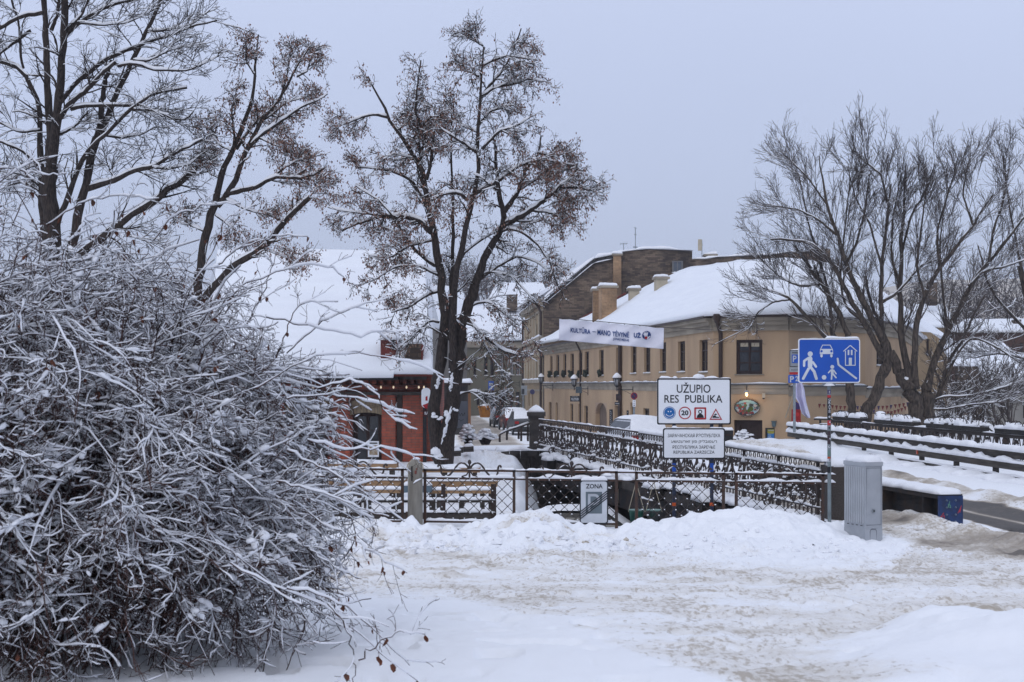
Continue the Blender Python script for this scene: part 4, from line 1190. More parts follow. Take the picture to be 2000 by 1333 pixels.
# string of bulbs under the eaves
sl_ = thing("string_lights", W(740, 757, 40.6), "string of small warm bulbs under the tavern eaves", "string lights")
bx = [612, 640, 669, 720, 744, 768.5, 794, 818, 828]
MB().tube([W(x, 752 + 1.5 * math.sin(x), 40.62) for x in range(600, 832, 12)], .008, 4).build("cable", BLACK, sl_)
BULB = mat("warm_bulb", (1, .9, .7), .5, emit=((1, .7, .4), .45))
for x in bx:
    c = W(x, 756, 40.62); MB().lathe(c, [(.008, -.05), (.026, -.03), (.026, 0), (.012, .03)], 8).build("bulb", BULB, sl_, smooth=True)
# poster in the window
ps = thing("menu_poster", W(729, 878, 40.5), "white menu poster with a brown dish picture in the dark window", "poster")
plate([(718.5, 862), (740, 862), (740, 893), (718.5, 893)], 40.6, .01, "sheet", WHITE, ps)
bd = Board(flatmap(40.6), ps); bd.poly(("picture", mat("dish_brown", (.24, .15, .06), .7, (.45, .40, .33), 14)), [(721.5, 870), (737.5, 870), (737.5, 889), (721.5, 889)])
bd.stroke(("headline", BLACK), [(722, 866), (737, 866)], 2.4, 1, False); bd.build()
# round white hanging flag sign and small dark board reading KAV
hs = thing("hanging_sign", W(832, 790, 40.0), "white and red rounded banner hanging at the tavern corner", "sign")
plate(rrect(823, 758, 841, 797, 8), 40.0, .02, "panel", WHITE, hs)
bd = Board(flatmap(40.0), hs); kr = ("red_print", mat("red_print", srgb('a02028'), .6))
bd.poly(kr, [(825, 792), (840, 786), (841, 797), (831, 798.5)], 1); bd.poly(kr, [(831, 776), (835, 773), (835, 783), (831, 783)], 1); bd.build()
ks = thing("tavern_sign", W(835, 808, 40.0), "small dark board with white letters KAV beside the tree", "sign")
plate([(826, 802), (843, 802), (843, 814), (826, 814)], 40.0, .03, "board", mat("maroon", (.05, .008, .008), .6), ks)
bd = Board(flatmap(40.0), ks); bd.text(("lettering", WHITE), "KAV", 829.5, 804.5, 840, 810.5, 1, .01); bd.build()
br2 = MB(); br2.bar(W(822, 803, 40.02), W(845, 803, 40.02), .02, .02); br2.build("bracket", IRON, ks)

# kiosk behind the lime tree
ki = thing("kiosk", W(880, 800, 60), "small stone kiosk with a thick snow roof behind the tree", "kiosk")
a, b_ = W(846, 752, 60), W(919, 850, 60)
MB().box(((a[0] + b_[0]) / 2, 61, (a[2] + b_[2]) / 2), (b_[0] - a[0] - .3, 1.6, a[2] - b_[2])).build("wall", STONE, ki)
MB().box(((a[0] + b_[0]) / 2, 61, a[2] + .03), (b_[0] - a[0], 2.2, .1)).build("roof_edge", PIPE, ki)
g = MB(); snow_strip(g, [(a[0] - .05, 60.9, a[2] + .08), (b_[0] + .05, 60.9, a[2] + .08)], 2.3, .22, .08, .3, 8); g.build("roof_snow", SNOW, ki, smooth=True)
nb = thing("notice_board", W(906, 850, 50), "grey notice board with faded writing on an orange-brown post", "notice board")
MB().bar(W(917, 768, 50), W(917, 862, 50), .09, .09).build("post", mat("post_wood", (.30, .15, .08), .8), nb)
plate([(888, 784), (914, 784), (914, 832), (888, 838)], 50, .05, "panel", mat("slate_panel", (.12, .125, .14), .6), nb)
bd = Board(flatmap(50), nb)
bd.stroke(("writing", BLACK), [(893, 812), (897, 806), (898, 813), (902, 807), (904, 813), (908, 806), (908, 812)], .9, 1, False)
bd.stroke(("writing", BLACK), [(893, 822), (897, 819), (900, 823), (906, 819)], .7, 1, False); bd.build()

# ------------------------------------------------------------------ bridge railing (near side)
def spiral(c, r0, r1, a0, turns, ax, up, n=14):
    out = []
    for i in range(n):
        t = i / (n - 1); a = a0 + turns * 2 * math.pi * t; r = r0 + (r1 - r0) * t
        out.append(np.asarray(c) + ax * r * math.cos(a) + up * r * math.sin(a))
    return out


def bits(mb, pts, r, p, seed, k=1.0):
    """Small snow lumps caught on ironwork."""
    q = np.random.default_rng(seed)
    for c in pts:
        if q.random() < p:
            s = r * q.uniform(.6, 1.5) * k
            mb.blob((c[0], c[1], c[2] + r * .3), (s, s, s * q.uniform(.6, 1.1)), int(q.integers(9999)), 6, 4, .5)


rl_ = thing("bridge_railing", (2.9, 34, 0.1), "ornate black iron bridge railing crusted with snow, running away from the cabinet", "railing")
NP = 13
ends = np.linspace(22.9, 45.6, NP + 1)
UP = np.array([0, 0, 1.0])
bdir = np.array([-.178, 1.0, 0]); bdir /= np.linalg.norm(bdir)
odir = np.array([-1.0, -.178, 0]); odir /= np.linalg.norm(odir)       # outward, over the river
ztop = lambda Y: 1.0 + .09 * (Y - 22.5) / 23.5 + .05 * math.sin(math.pi * (Y - 22.5) / 23.5)
zbot = lambda Y: 0.10 + .03 * (Y - 22.5) / 23.5
P3 = lambda Y, z, o=0.0: np.array([float(XL(Y)), Y, z]) + odir * o
topm = MB(); topm.bar(P3(22.7, ztop(22.7)), P3(34, ztop(34)), .09, .045); topm.bar(P3(34, ztop(34)), P3(45.7, ztop(45.7)), .07, .035)
topm.build("top_rail", IRON, rl_)
sn_ = MB(); snow_strip(sn_, [P3(Y, ztop(Y) + .02) for Y in np.linspace(22.6, 33.5, 12)], .17, .085, .07, .22, 31, under=.02)
snow_strip(sn_, [P3(Y, ztop(Y) + .018) for Y in np.linspace(33.5, 45.7, 12)], .09, .022, .10, .8, 32)
sn_.build("rail_snow", SNOW, rl_, smooth=True)
mid = MB()
for dz in (-.17,): mid.bar(P3(22.7, ztop(22.7) + dz), P3(45.7, ztop(45.7) + dz), .03, .028)
mid.bar(P3(22.7, .24), P3(45.7, .27), .03, .03); mid.bar(P3(22.7, .08), P3(45.7, .11), .05, .03)
mid.build("lower_rails", IRON, rl_)
s2 = MB(); snow_strip(s2, [P3(22.8, ztop(22.8) - .155), P3(45.6, ztop(45.6) - .155)], .06, .035, .08, 1.2, 33)
snow_strip(s2, [P3(22.8, .255), P3(45.6, .285)], .06, .03, .08, 1.3, 34); snow_strip(s2, [P3(22.8, .1), P3(45.6, .12)], .09, .04, .08, 1.0, 35)
s2.build("lower_rail_snow", SNOW, rl_, smooth=True)
for i in range(NP):
    Ya, Yb_ = ends[i], ends[i + 1]
    m = MB(); sm = MB(); allp = []
    zt_, zb_ = ztop(Ya) - .17, .25
    wseg = (Yb_ - Ya) / 4
    for j in range(4):
        Yc = Ya + wseg * (j + .5)
        # tall lyre scroll: two mirrored S curves with a ring between
        for sg in (-1, 1):
            S = [P3(Yc, zb_) + bdir * sg * wseg * .06, P3(Yc, zb_ + .14) + bdir * sg * wseg * .36, P3(Yc, zb_ + .27) + bdir * sg * wseg * .40, P3(Yc, zb_ + .38) + bdir * sg * wseg * .12,
                 P3(Yc, zb_ + .46) + bdir * sg * wseg * .10, P3(Yc, zt_ - .02) + bdir * sg * wseg * .44]
            m.tube(crom(S, 14), .019, 5); allp += S
            a = spiral(P3(Yc, zt_ - .10) + bdir * sg * wseg * .30, .085, .02, -1.2 if sg > 0 else 4.3, sg * 1.2, bdir, UP, 10)
            m.tube(a, .016, 4); allp += a[::2]
            a = spiral(P3(Yc, zb_ + .16) + bdir * sg * wseg * .18, .085, .02, 1.2 if sg > 0 else 1.9, -sg * 1.2, bdir, UP, 10)
            m.tube(a, .016, 4); allp += a[::2]
        m.tube([P3(Yc, zb_), P3(Yc, zt_)], .017, 4)
        m.blob(P3(Yc, zb_ + .36), (.035, .035, .05), j, 6, 4, .2, False)
        # frieze of small rings under the hand rail
        for dz in (-.25, .25):
            a = spiral(P3(Yc, ztop(Yc) - .085) + bdir * dz * wseg, .055, .055, 0, 1, bdir, UP, 9); m.tube(a, .010, 4); allp.append(a[2])
    for j in range(10):
        Yc = Ya + (Yb_ - Ya) * (j + .5) / 10; m.bar(P3(Yc, .09), P3(Yc, .25), .025, .025)
    m.box(P3(Ya, .55), (.045, .045, .95))
    m.build("panel", IRON, rl_)
    kk = 1.35 if Ya < 30 else 1.0
    bits(sm, allp, .021, .36, 50 + i, kk)
    bits(sm, [p + UP * .02 for p in allp[::5]], .042, .35, 90 + i, kk)
    sm.build("panel_snow", SNOW, rl_, smooth=True)
for i, Y in enumerate(np.linspace(24.5, 45.2, 9)):        # outward-leaning scroll brackets
    m = MB()
    m.tube([P3(Y, ztop(Y) - .17), P3(Y, .75, .05), P3(Y, .45, .14), P3(Y, .1, .24), P3(Y, -.10, .30), P3(Y, -.2, .27), P3(Y, -.17, .2)], .022, 5)
    m.tube(spiral(P3(Y, .22, .22), .13, .03, 2.2, -1.3, odir, UP, 14), .018, 5)
    o = m.build("bracket", IRON, rl_)
    sm = MB(); snow_strip(sm, [P3(Y, .62, .09), P3(Y, .2, .21)], .04, .04, .05, .6, i); sm.blob(P3(Y, .36, .2), (.07, .07, .05), i)
    sm.build("bracket_snow", SNOW, o, smooth=True)

# flower boxes hung outside the railing
BOXM = mat("flower_box_black", (.012, .011, .011), .7, (.03, .025, .02), 8)
labs = ["farthest black flower box by the stone pier, deep snow on top", "second black flower box from the stone pier, snow on top", "third flower box from the pier, low under the railing",
        "middle flower box hanging over the dark river", "flower box with snow just above the parking sign", "flower box nearest the cabinet end of the railing"]
for i, Y in enumerate([44.6, 42.2, 38.5, 34.6, 31.0, 27.6]):
    r = thing("flower_box", P3(Y, -.12, .42), labs[i], "flower box", "flower boxes hung outside the bridge railing")
    c = P3(Y, -.16, .42)
    MB().prism([c + bdir * -.42 + odir * -.13 + UP * -.12, c + bdir * .42 + odir * -.13 + UP * -.12, c + bdir * .42 + odir * .13 + UP * -.12, c + bdir * -.42 + odir * .13 + UP * -.12], (0, 0, .26)).build("box", BOXM, r)
    g = MB(); snow_strip(g, [c + bdir * -.40 + UP * .13, c + bdir * .40 + UP * .13], .3, .20, .06, .5, i + 3); snow_strip(g, [c + bdir * -.44 + odir * .15 + UP * -.11, c + bdir * .44 + odir * .15 + UP * -.11], .06, .03, .06, .4, i)
    g.build("snow", SNOW, r, smooth=True)
    MB().tube([P3(Y, .05, .05), P3(Y, .08, .4), P3(Y, -.05, .58), P3(Y, -.2, .56)], .014, 5).build("hanger", IRON, r)

# stone pier at the far end of the railing with its cap
pr = thing("stone_pier", W(1046, 880, 45.8), "square dark stone pier with a snow cap at the far end of the bridge", "pier")
a, b = W(1034, 812, 45.8), W(1061, 880, 45.8)
cx = (a[0] + b[0]) / 2
MB().box((cx, 46.05, (a[2] + b[2]) / 2 - .1), (b[0] - a[0], .46, a[2] - b[2] + .25)).build("shaft", STONE, pr)
MB().box((cx, 46.05, a[2] + .04), (.60, .60, .13)).box((cx, 46.05, a[2] - .06), (.52, .52, .08)).build("cap", STONE, pr)
g = MB(); g.lathe((cx, 46.05, a[2] + .10), [(.36, 0), (.37, .05), (.28, .12), (.14, .2), (.02, .24)], 4); g2 = MB(); v = np.vstack(g.v) - [cx, 46.05, 0]
ca = math.cos(math.pi / 4); v = v @ np.array([[ca, -ca, 0], [ca, ca, 0], [0, 0, 1]]).T + [cx, 46.05, 0]; g2.add(v, [q for a_ in g.f.values() for arr in a_ for q in arr.tolist()])
g2.build("snow", SNOW, pr, smooth=True)
# handrail of the steps beside it
hr = thing("stair_handrail", W(1010, 862, 46), "black sloping handrail with snow beside the stone pier", "handrail")
def PH(x, y): return W(x, y, 46.2)
MB().bar(PH(1034, 828), PH(991, 842), .07, .05).bar(PH(991, 842), PH(975, 850), .06, .04).build("rail", IRON, hr)
for x, y0, y1 in ((990, 843, 860), (1018, 834, 862), (1031, 830, 862), (976, 850, 864), (1013, 838, 858)):
    MB().bar(PH(x, y0), PH(x, y1), .07, .07).build("post", IRON, hr)
g = MB(); snow_strip(g, [PH(1034, 826.5), PH(991, 840.5)], .1, .06, .06, .3, 4); snow_strip(g, [PH(991, 840.5), PH(975, 848.5)], .09, .05, .06, .3, 5); g.build("snow", SNOW, hr, smooth=True)

# granite end block of the bridge at the fence
eb = thing("granite_end_block", (5.15, 22.45, 0), "dark granite block with a thick snow slab between fence and cabinet", "block")
MB().box((5.17, 22.62, .42), (.42, .5, 1.04)).build("block", mat("granite", (.075, .062, .055), .8, (.04, .034, .03), 60, bump=.3, bscale=60), eb)
g = MB(); snow_strip(g, [(5.0, 22.6, .93), (5.45, 22.62, .93)], .5, .13, .05, .15, 6); g.build("snow", SNOW, eb, smooth=True)

# ------------------------------------------------------------------ near fence: wrought panels in front of the river
YF = 22.0
zr = lambda x: z_at(917 + (x - 830) * .0128, YF)          # the fence leans a little out of level
fence_labels = {400: "fence panel buried deepest in the snowy bush", 602: "fence panel left of the concrete post, twigs across it", 830: "fence panel with diamond mesh right of the concrete post",
                1029: "fence panel carrying the parking zone sign", 1243: "fence panel below the two white boards", 1438: "fence panel farthest right, ending at the stickered pole"}


def fence_panel(x0, x1, seed):
    r = thing("iron_fence", W((x0 + x1) / 2, 1022, YF), fence_labels[x0], "fence", "wrought iron fence panels along the river")
    dx = lambda x, y, o=0.0: W(x, y + (x - 830) * .0128, YF - o)
    f = MB()
    f.bar(dx(x0 - 2, 918), dx(x1 + 2, 918), .045, .035); f.bar(dx(x0, 934), dx(x1, 934), .03, .035); f.bar(dx(x0, 1019), dx(x1, 1019), .03, .03)
    f.build("rails", RUST, r)
    for x in (x0, x1):
        MB().bar(dx(x, 916), dx(x, 1032), .045, .045).build("post", RUST, r)
    m = MB(); sm = MB()
    xc = (x0 + x1) / 2
    # diamond mesh
    w, y0, y1 = 22.0, 936, 1017
    hgt = y1 - y0; n = int((x1 - x0) / w) + 6
    rs_ = random.Random(seed)
    for i in range(-6, n):
        for sg in (1, -1):
            xa = x0 + i * w + (0 if sg > 0 else 0); ya = y0
            p = (xa, y0) if sg > 0 else (xa, y1)
            # clip the slanted rod to the frame
            k = 22.0 / 22.0
            X0, X1 = xa, xa + hgt * k
            a_, b_ = max(X0, x0), min(X1, x1)
            if b_ - a_ < 2: continue
            f_ = lambda x: (y0 + (x - X0) / k) if sg > 0 else (y1 - (x - X0) / k)
            m.tube([dx(a_, f_(a_), .004 * sg), dx(b_, f_(b_), .004 * sg)], .0055, 4)
    i = 0
    for ix in range(int((x1 - x0) / 11) + 1):
        for iy in range(9):
            x, y = x0 + ix * 11, y0 + iy * 11
            if (ix + iy) % 2 == 0 and x0 < x < x1 and y < y1:
                sm.blob(dx(x, y, .01) + [0, 0, .006], (.013 * rs_.uniform(.6, 1.4), .012, .014), i, 5, 4, .5)
                i += 1
    m.build("diamond_mesh", IRON, r); sm.build("mesh_snow", SNOW, r, smooth=True)
    o = MB(); os_ = MB()
    for sg in (-1, 1):
        c = lambda u, y: dx(xc + sg * u, y, .012)
        S = [c(62, 912), c(60.5, 908.6), c(57, 909.5), c(55.5, 915), c(54.5, 924), c(48, 930.5), c(41, 929), c(33, 921), c(26, 911), c(19, 904.8), c(11, 904.5), c(4, 910), c(1.5, 919)]
        o.tube(crom(S, 50), .015, 6)
        o.tube([c(1, 919), c(6, 927), c(15, 930), c(15, 934)], .012, 5); o.tube([c(2, 933), c(14, 932)], .012, 4)
        snow_strip(os_, [c(24, 912) , c(13, 904.8), c(5, 909)], .025, .018, .02, .5, seed)
    o.tube([dx(xc, 904, .012), dx(xc, 934, .012)], .016, 5); o.blob(dx(xc, 902, .012), (.03, .03, .04), 1, 8, 6, .1, False)
    o.build("scroll_crest", IRON, r)
    snow_strip(os_, [dx(x0 - 2, 916.2), dx(x1 + 2, 916.2)], .05, .022, .04, 1.1, seed + 2)
    snow_strip(os_, [dx(x0, 932.0), dx(x1, 932.0)], .06, .042, .06, .8, seed + 3)
    snow_strip(os_, [dx(x0, 1017), dx(x1, 1017)], .05, .03, .05, .9, seed + 4)
    os_.build("rail_snow", SNOW, r, smooth=True)
    return r


for i, (x0, x1) in enumerate(((400, 580), (602, 786), (830, 1004), (1029, 1204), (1243, 1413), (1438, 1607))):
    fence_panel(x0, x1, i * 7 + 1)
lk = thing("fence_link_rails", W(1016, 1000, YF), "short link rails and plinth joining the fence panels", "fence")
g = MB(); s_ = MB()
for a_, b_ in ((1005, 1028), (1205, 1242), (1414, 1437), (787, 829), (1608, 1632)):
    for y in (918, 934):
        yy_ = lambda x: y + (x - 830) * .0128
        g.bar(W(a_, yy_(a_), YF + .03), W(b_, yy_(b_), YF + .03), .03, .025); snow_strip(s_, [W(a_, yy_(a_) - 1.2, YF + .03), W(b_, yy_(b_) - 1.2, YF + .03)], .05, .03 if y < 930 else .05, .04, .8, int(a_))
g.build("link_rail", RUST, lk); s_.build("snow", SNOW, lk, smooth=True)
MB().box((0, 22.18, -.30), (10.4, .16, .52)).build("plinth", STONE, lk)
# snow lumps on the link
g = MB(); g.blob(W(1225, 937, YF), (.10, .06, .05), 3); g.blob(W(1186, 929, YF), (.1, .06, .04), 5); g.build("snow_lumps", SNOW, lk, smooth=True)

# concrete post
cp = thing("concrete_post", W(811, 1030, 21.8), "weathered round-topped concrete post between two fence panels", "post")
c = W(811, 1034, 21.8)
MB().lathe(c, [(.118, 0), (.113, .85), (.110, .95), (.095, 1.02), (.06, 1.07), (.02, 1.085)], 20).build("shaft", CONC, cp, smooth=True)
g = MB(); g.box((c[0] - .045, c[1] - .112, c[2] + .86), (.018, .03, .22)); g.build("slot", BLACK, cp)
g = MB(); g.box((c[0] + .015, c[1] - .118, c[2] + .88), (.03, .012, .05)); g.box((c[0] + .03, c[1] - .116, c[2] + .93), (.02, .012, .02)); g.build("red_mark", mat("faded_red", (.22, .07, .055), .9), cp)
g = MB(); a_ = [c + np.array([.125 * math.cos(t), -.03, .93 + .14 * math.sin(t)]) for t in np.linspace(0, math.pi, 16)]; g.tube(a_, .009, 5); g.build("wire_hoop", CREAMC, cp)
g = MB(); g.blob((c[0] + .02, c[1] - .02, c[2] + 1.075), (.06, .05, .03), 1); snow_strip(g, [c + [-.02, -.125, .71], c + [.10, -.09, .78]], .03, .03, .03); g.build("snow", SNOW, cp, smooth=True)
sp = thing("rusty_stake", W(793, 1025, 21.9), "thin rusty iron stake left of the concrete post", "stake")
MB().bar(W(795, 1000, 21.9), W(795, 1033, 21.9), .04, .04).build("bar", RUST, sp)

# ------------------------------------------------------------------ boards at the fence
BLUEP = mat("sign_blue", srgb('1450b0'), .4, srgb('124ca8'), 3)
BLUEP.node_tree.nodes["Principled BSDF"].inputs["Specular IOR Level"].default_value = .4
SMB = mat("symbol_blue", srgb('1f66a8'), .5); RED = mat("sign_red", srgb('b02a30'), .5); WHT = WHITE; BLK = mat("sign_black", (.012, .013, .018), .5)
NAVY = mat("post_blue", (.035, .05, .10), .6, (.03, .035, .05), 6)
ORG_ = mat("orange_band", (.75, .13, .03), .5)

t1 = thing("republic_sign", W(1355, 1010, 22.9), "white board reading UŽUPIO RES PUBLIKA on two blue posts", "sign")
Y1 = 22.9
plate(rrect(1283.5, 739.5, 1427.5, 829.5, 3), Y1, .03, "panel", WHT, t1)
bd = Board(flatmap(Y1), t1)
bd.ring(("border", BLK), rrect(1283.3, 739.2, 1427.7, 829.8, 3.2), rrect(1286, 742, 1425, 827, 2.4), 1)
kt = ("lettering", BLK)
bd.text(kt, "UŽUPIO", 1321.8, 747.2, 1387.6, 767.8, 1, .008); bd.text(kt, "RES  PUBLIKA", 1297.6, 771.9, 1411, 787.2, 1, .008)
kb, kr, kw = ("symbol_blue", SMB), ("symbol_red", RED), ("symbol_white", WHT)
bd.disc(kb, (1307.5, 806.7), 12.2, 1, 40)
bd.ring(kw, oval(1307.5, 806.7, 11.0, 11.0, 40), oval(1307.5, 806.7, 10.3, 10.3, 40), 2)
bd.disc(kw, (1305.2, 804.2), 1.2, 2, 12); bd.disc(kw, (1310.1, 804.2), 1.2, 2, 12)
bd.stroke(kw, [(1307.5 + 7.2 * math.cos(t), 807 + 6.2 * math.sin(t)) for t in np.linspace(.35, math.pi - .35, 12)], 1.1, 2)
bd.ring(kr, oval(1337.6, 807, 12.1, 12.3, 40), oval(1337.6, 807, 10.2, 10.4, 40), 1)
bd.text(kt, "20", 1330.6, 801.8, 1344.6, 811.6, 1, .03)
bd.ring(kr, rrect(1356, 796, 1379.2, 819.8, 1.6), rrect(1359, 799, 1376.2, 816.8, 1), 1)
# plain bust in the red frame
bd.poly(kt, [(1360.5, 816.5), (1362, 811.5), (1365.5, 808.5), (1369.7, 808.5), (1373.2, 811.5), (1374.8, 816.5)], 1); bd.disc(kt, (1367.6, 804.6), 3.9, 1, 20)
bd.disc(kw, (1367.6, 805), 2.2, 2, 16)
tri = lambda c, r: [(c[0], c[1] - r * 1.02), (c[0] + r * .92, c[1] + r * .62), (c[0] - r * .92, c[1] + r * .62)]
bd.ring(kr, tri((1398, 812), 13.6), tri((1398, 812), 10.2), 1)
bd.poly(kt, [(1391.2, 816.5), (1392.5, 812.6), (1397, 812.0), (1399.2, 814.3), (1404.8, 814.8), (1404.8, 816.5)], 1); bd.poly(kt, [(1393, 811.5), (1397.5, 808), (1401, 809.8), (1398, 811.2)], 1)
bd.build()
for x in (1316.5, 1390):
    MB().tube([W(x, 780, Y1 + .07), W(x, 1060, Y1 + .07)], .030, 10).build("post", NAVY, t1, smooth=True)
    MB().tube([W(x, 982, Y1 + .07), W(x, 988.5, Y1 + .07)], .0325, 10).build("orange_band", ORG_, t1)
for x in (1316.5, 1390): MB().tube([W(x, 905, Y1 + .07), W(x, 921, Y1 + .07)], .0315, 10).build("blue_sleeve", BLUEP, t1)
g = MB(); snow_strip(g, [W(1288, 739.3, Y1 + .015), W(1427, 739.3, Y1 + .015)], .05, .025, .03, .9, 3); g.blob(W(1364, 738, Y1 + .01), (.10, .05, .06), 2); g.blob(W(1318, 738.6, Y1 + .01), (.04, .03, .03), 3)
g.build("snow", SNOW, t1, smooth=True)

t2 = thing("translation_sign", W(1355, 897, 22.85), "smaller white board with four lines in Cyrillic, Hebrew and Latin", "sign")
Y2_ = 22.85
plate(rrect(1294.8, 836.8, 1416, 896.6, 4.5), Y2_, .03, "panel", WHT, t2)
bd = Board(flatmap(Y2_), t2)
bd.ring(("border", BLK), rrect(1294.6, 836.6, 1416.2, 896.8, 4.6), rrect(1297, 839, 1413.8, 894.4, 3.4), 1)
bd.text(kt, "ЗАРАЧАНСКАЯ РЭСПУБЛІКА", 1304, 847.6, 1406.5, 854.4, 1, .0)
bd.text(kt, "רעפובליק פון זארעטשע"[::-1], 1310.8, 859.4, 1400, 867, 1, .0)
bd.text(kt, "РЕСПУБЛИКА ЗАРЕЧЬЕ", 1313.8, 870.4, 1396.8, 876.8, 1, .0)
bd.text(kt, "REPUBLIKA ZARZECZA", 1315.4, 880.6, 1395.5, 886.6, 1, .0)
bd.build()
g = MB(); snow_strip(g, [W(1300, 836.6, Y2_ + .015), W(1412, 836.6, Y2_ + .015)], .05, .012, .03, 1.2, 9); g.blob(W(1317, 835.5, Y2_), (.05, .03, .03), 3); g.build("snow", SNOW, t2, smooth=True)

t3 = thing("parking_zone_sign", W(1160, 1024, 21.86), "grey-white ZONA sign with a struck-through P hanging on the fence", "sign")
Y3 = 21.86
plate(rrect(1132.5, 938.5, 1187.5, 1023.5, 6), Y3, .02, "panel", mat("zone_sheet", (.60, .63, .67), .5), t3)
bd = Board(flatmap(Y3, .003), t3)
bd.ring(("border", BLK), rrect(1132.1, 938.1, 1187.9, 1024, 6), rrect(1134.4, 940.6, 1185.6, 1021.6, 4.5), 1)
bd.text(kt, "ZONA", 1144.2, 945.6, 1177, 954.6, 1, .02)
kg = ("grey_field", mat("zone_grey", (.13, .165, .185), .6)); kp = ("letter_p", mat("zone_p", (.46, .49, .53), .6))
bd.poly(kg, [(1144, 961), (1175.8, 961), (1175.8, 1003.5), (1144, 1003.5)], 1)
bd.poly(kp, [(1148.3, 965), (1153.2, 965), (1153.2, 999), (1148.3, 999)], 2)
arc_o = [(1153, 965)] + [(1162 + 9.5 * math.cos(t), 976 + 11 * math.sin(t)) for t in np.linspace(-math.pi / 2, math.pi / 2, 12)] + [(1153, 987)]
arc_i = [(1153, 970)] + [(1161 + 5.5 * math.cos(t), 976 + 6 * math.sin(t)) for t in np.linspace(-math.pi / 2, math.pi / 2, 12)] + [(1153, 982)]
bd.faces(kp, arc_o + arc_i, [(i, i + 1, 14 + i + 1, 14 + i) for i in range(13)], 2)
for k in range(4):
    o_ = (k - 1.5) * 4.6
    bd.stroke(kt, [(1134.5, 1006 + o_), (1186.0, 966 + o_)], 1.9, 3, False)
bd.build()
g = MB(); snow_strip(g, [W(1135, 938.6, Y3 + .02), W(1186, 938.6, Y3 + .02)], .09, .065, .03, .3, 3); g.build("snow", SNOW, t3, smooth=True)

# home-zone sign on its stickered pole
t4 = thing("home_zone_sign", W(1619.5, 1034, 21.7), "blue sign with walker, car, child and house on a stickered pole", "sign")
Y4 = 21.62
plate(rrect(1559.3, 662, 1680, 748.2, 4.5), Y4, .025, "panel", WHT, t4)
bd = Board(flatmap(Y4), t4)
bd.poly(("blue_field", BLUEP), rrect(1561.3, 664, 1678, 746.2, 3.6), 1)
Zt = lambda x, y: (1240 + x / 4, 640 + y / 4)
kw = ("pictograms", mat("pictogram_white", (.60, .64, .70), .5))
def zs(key, pts, w, lift=2): bd.stroke(key, [Zt(*p) for p in pts], w / 4, lift)
bd.disc(kw, Zt(1369, 207), 20 / 4, 2)
bd.poly(kw, [Zt(*p) for p in ((1345, 235), (1375, 222), (1386, 240), (1386, 302), (1370, 318), (1350, 308), (1350, 250))], 2)
zs(kw, [(1356, 238), (1322, 262), (1321, 300)], 18); zs(kw, [(1390, 272), (1414, 306)], 18)
zs(kw, [(1356, 322), (1314, 400)], 21); zs(kw, [(1372, 310), (1400, 345), (1417, 400)], 22)
bd.disc(kw, Zt(1477, 390), 18 / 4, 2)
bd.disc(kw, Zt(1541, 308), 15 / 4, 2); zs(kw, [(1541, 336), (1541, 362)], 22); zs(kw, [(1532, 332), (1511, 354)], 10); zs(kw, [(1552, 334), (1571, 362)], 10)
zs(kw, [(1538, 362), (1535, 404)], 12); zs(kw, [(1546, 362), (1570, 392)], 12)
zs(kw, [(1583, 244), (1590, 292), (1728, 398)], 15)
bd.poly(kw, [Zt(*p) for p in ((1445, 174), (1460, 168), (1530, 168), (1546, 174), (1548, 208), (1443, 208))], 2)
bd.stroke(kw, [Zt(1449, 172), Zt(1465, 138), Zt(1524, 138), Zt(1542, 172)], 6 / 4, 2)
for x in (1457, 1534):
    bd.disc(("lamp_blue", BLUEP), Zt(x, 186), 9 / 4, 3); bd.poly(kw, [Zt(x - 9, 210), Zt(x + 9, 210), Zt(x + 9, 228), Zt(x, 236), Zt(x - 9, 228)], 2)
bd.stroke(kw, [Zt(1644, 185), Zt(1644, 296), Zt(1720, 296), Zt(1720, 185)], 7 / 4, 2); bd.stroke(kw, [Zt(1628, 187), Zt(1682, 140), Zt(1735, 187)], 7 / 4, 2, False)
for a_ in ((1661, 176, 1674, 216), (1686, 176, 1699, 216), (1670, 237, 1694, 296)): bd.poly(kw, [Zt(a_[0], a_[1]), Zt(a_[2], a_[1]), Zt(a_[2], a_[3]), Zt(a_[0], a_[3])], 2)
bd.build()
g = MB(); snow_strip(g, [W(1612, 661.8, Y4 + .015), W(1678, 661.8, Y4 + .015)], .05, .035, .03, .3, 3); snow_strip(g, [W(1563, 661.8, Y4 + .015), W(1612, 661.8, Y4 + .015)], .04, .01, .03, .6, 4); g.build("snow", SNOW, t4, smooth=True)
POLE = mat("pole_paint", (.22, .26, .27), .5, (.16, .19, .20), 6, metal=.2)
po = MB().tube([W(1619, 700, Y4 + .07), W(1620, 1040, Y4 + .07)], .029, 14).build("pole", POLE, t4, smooth=True)
MB().tube([W(1606, 750.5, Y4 + .06), W(1632, 750.5, Y4 + .06)], .012, 6).build("clamp", STEEL, po)
g = MB(); g.lathe(W(1619.5, 754, Y4 + .06), [(.085, 0), (.08, .015), (.03, .05), (.005, .06)], 12); g.build("pole_snow", SNOW, po, smooth=True)


def sticker(y0, y1, m, name="sticker", a0=-2.7, a1=-.45, rad=.0305):
    c0, c1 = W(1619.1, y0, Y4 + .07), W(1619.1, y1, Y4 + .07)
    n = 8; v = []
    for c in (c0, c1):
        for i in range(n + 1):
            a = a0 + (a1 - a0) * i / n; v.append((c[0] + rad * math.cos(a), c[1] + rad * math.sin(a), c[2]))
    return MB().add(v, [(i, i + 1, n + 2 + i, n + 1 + i) for i in range(n)]).build(name, m, po)


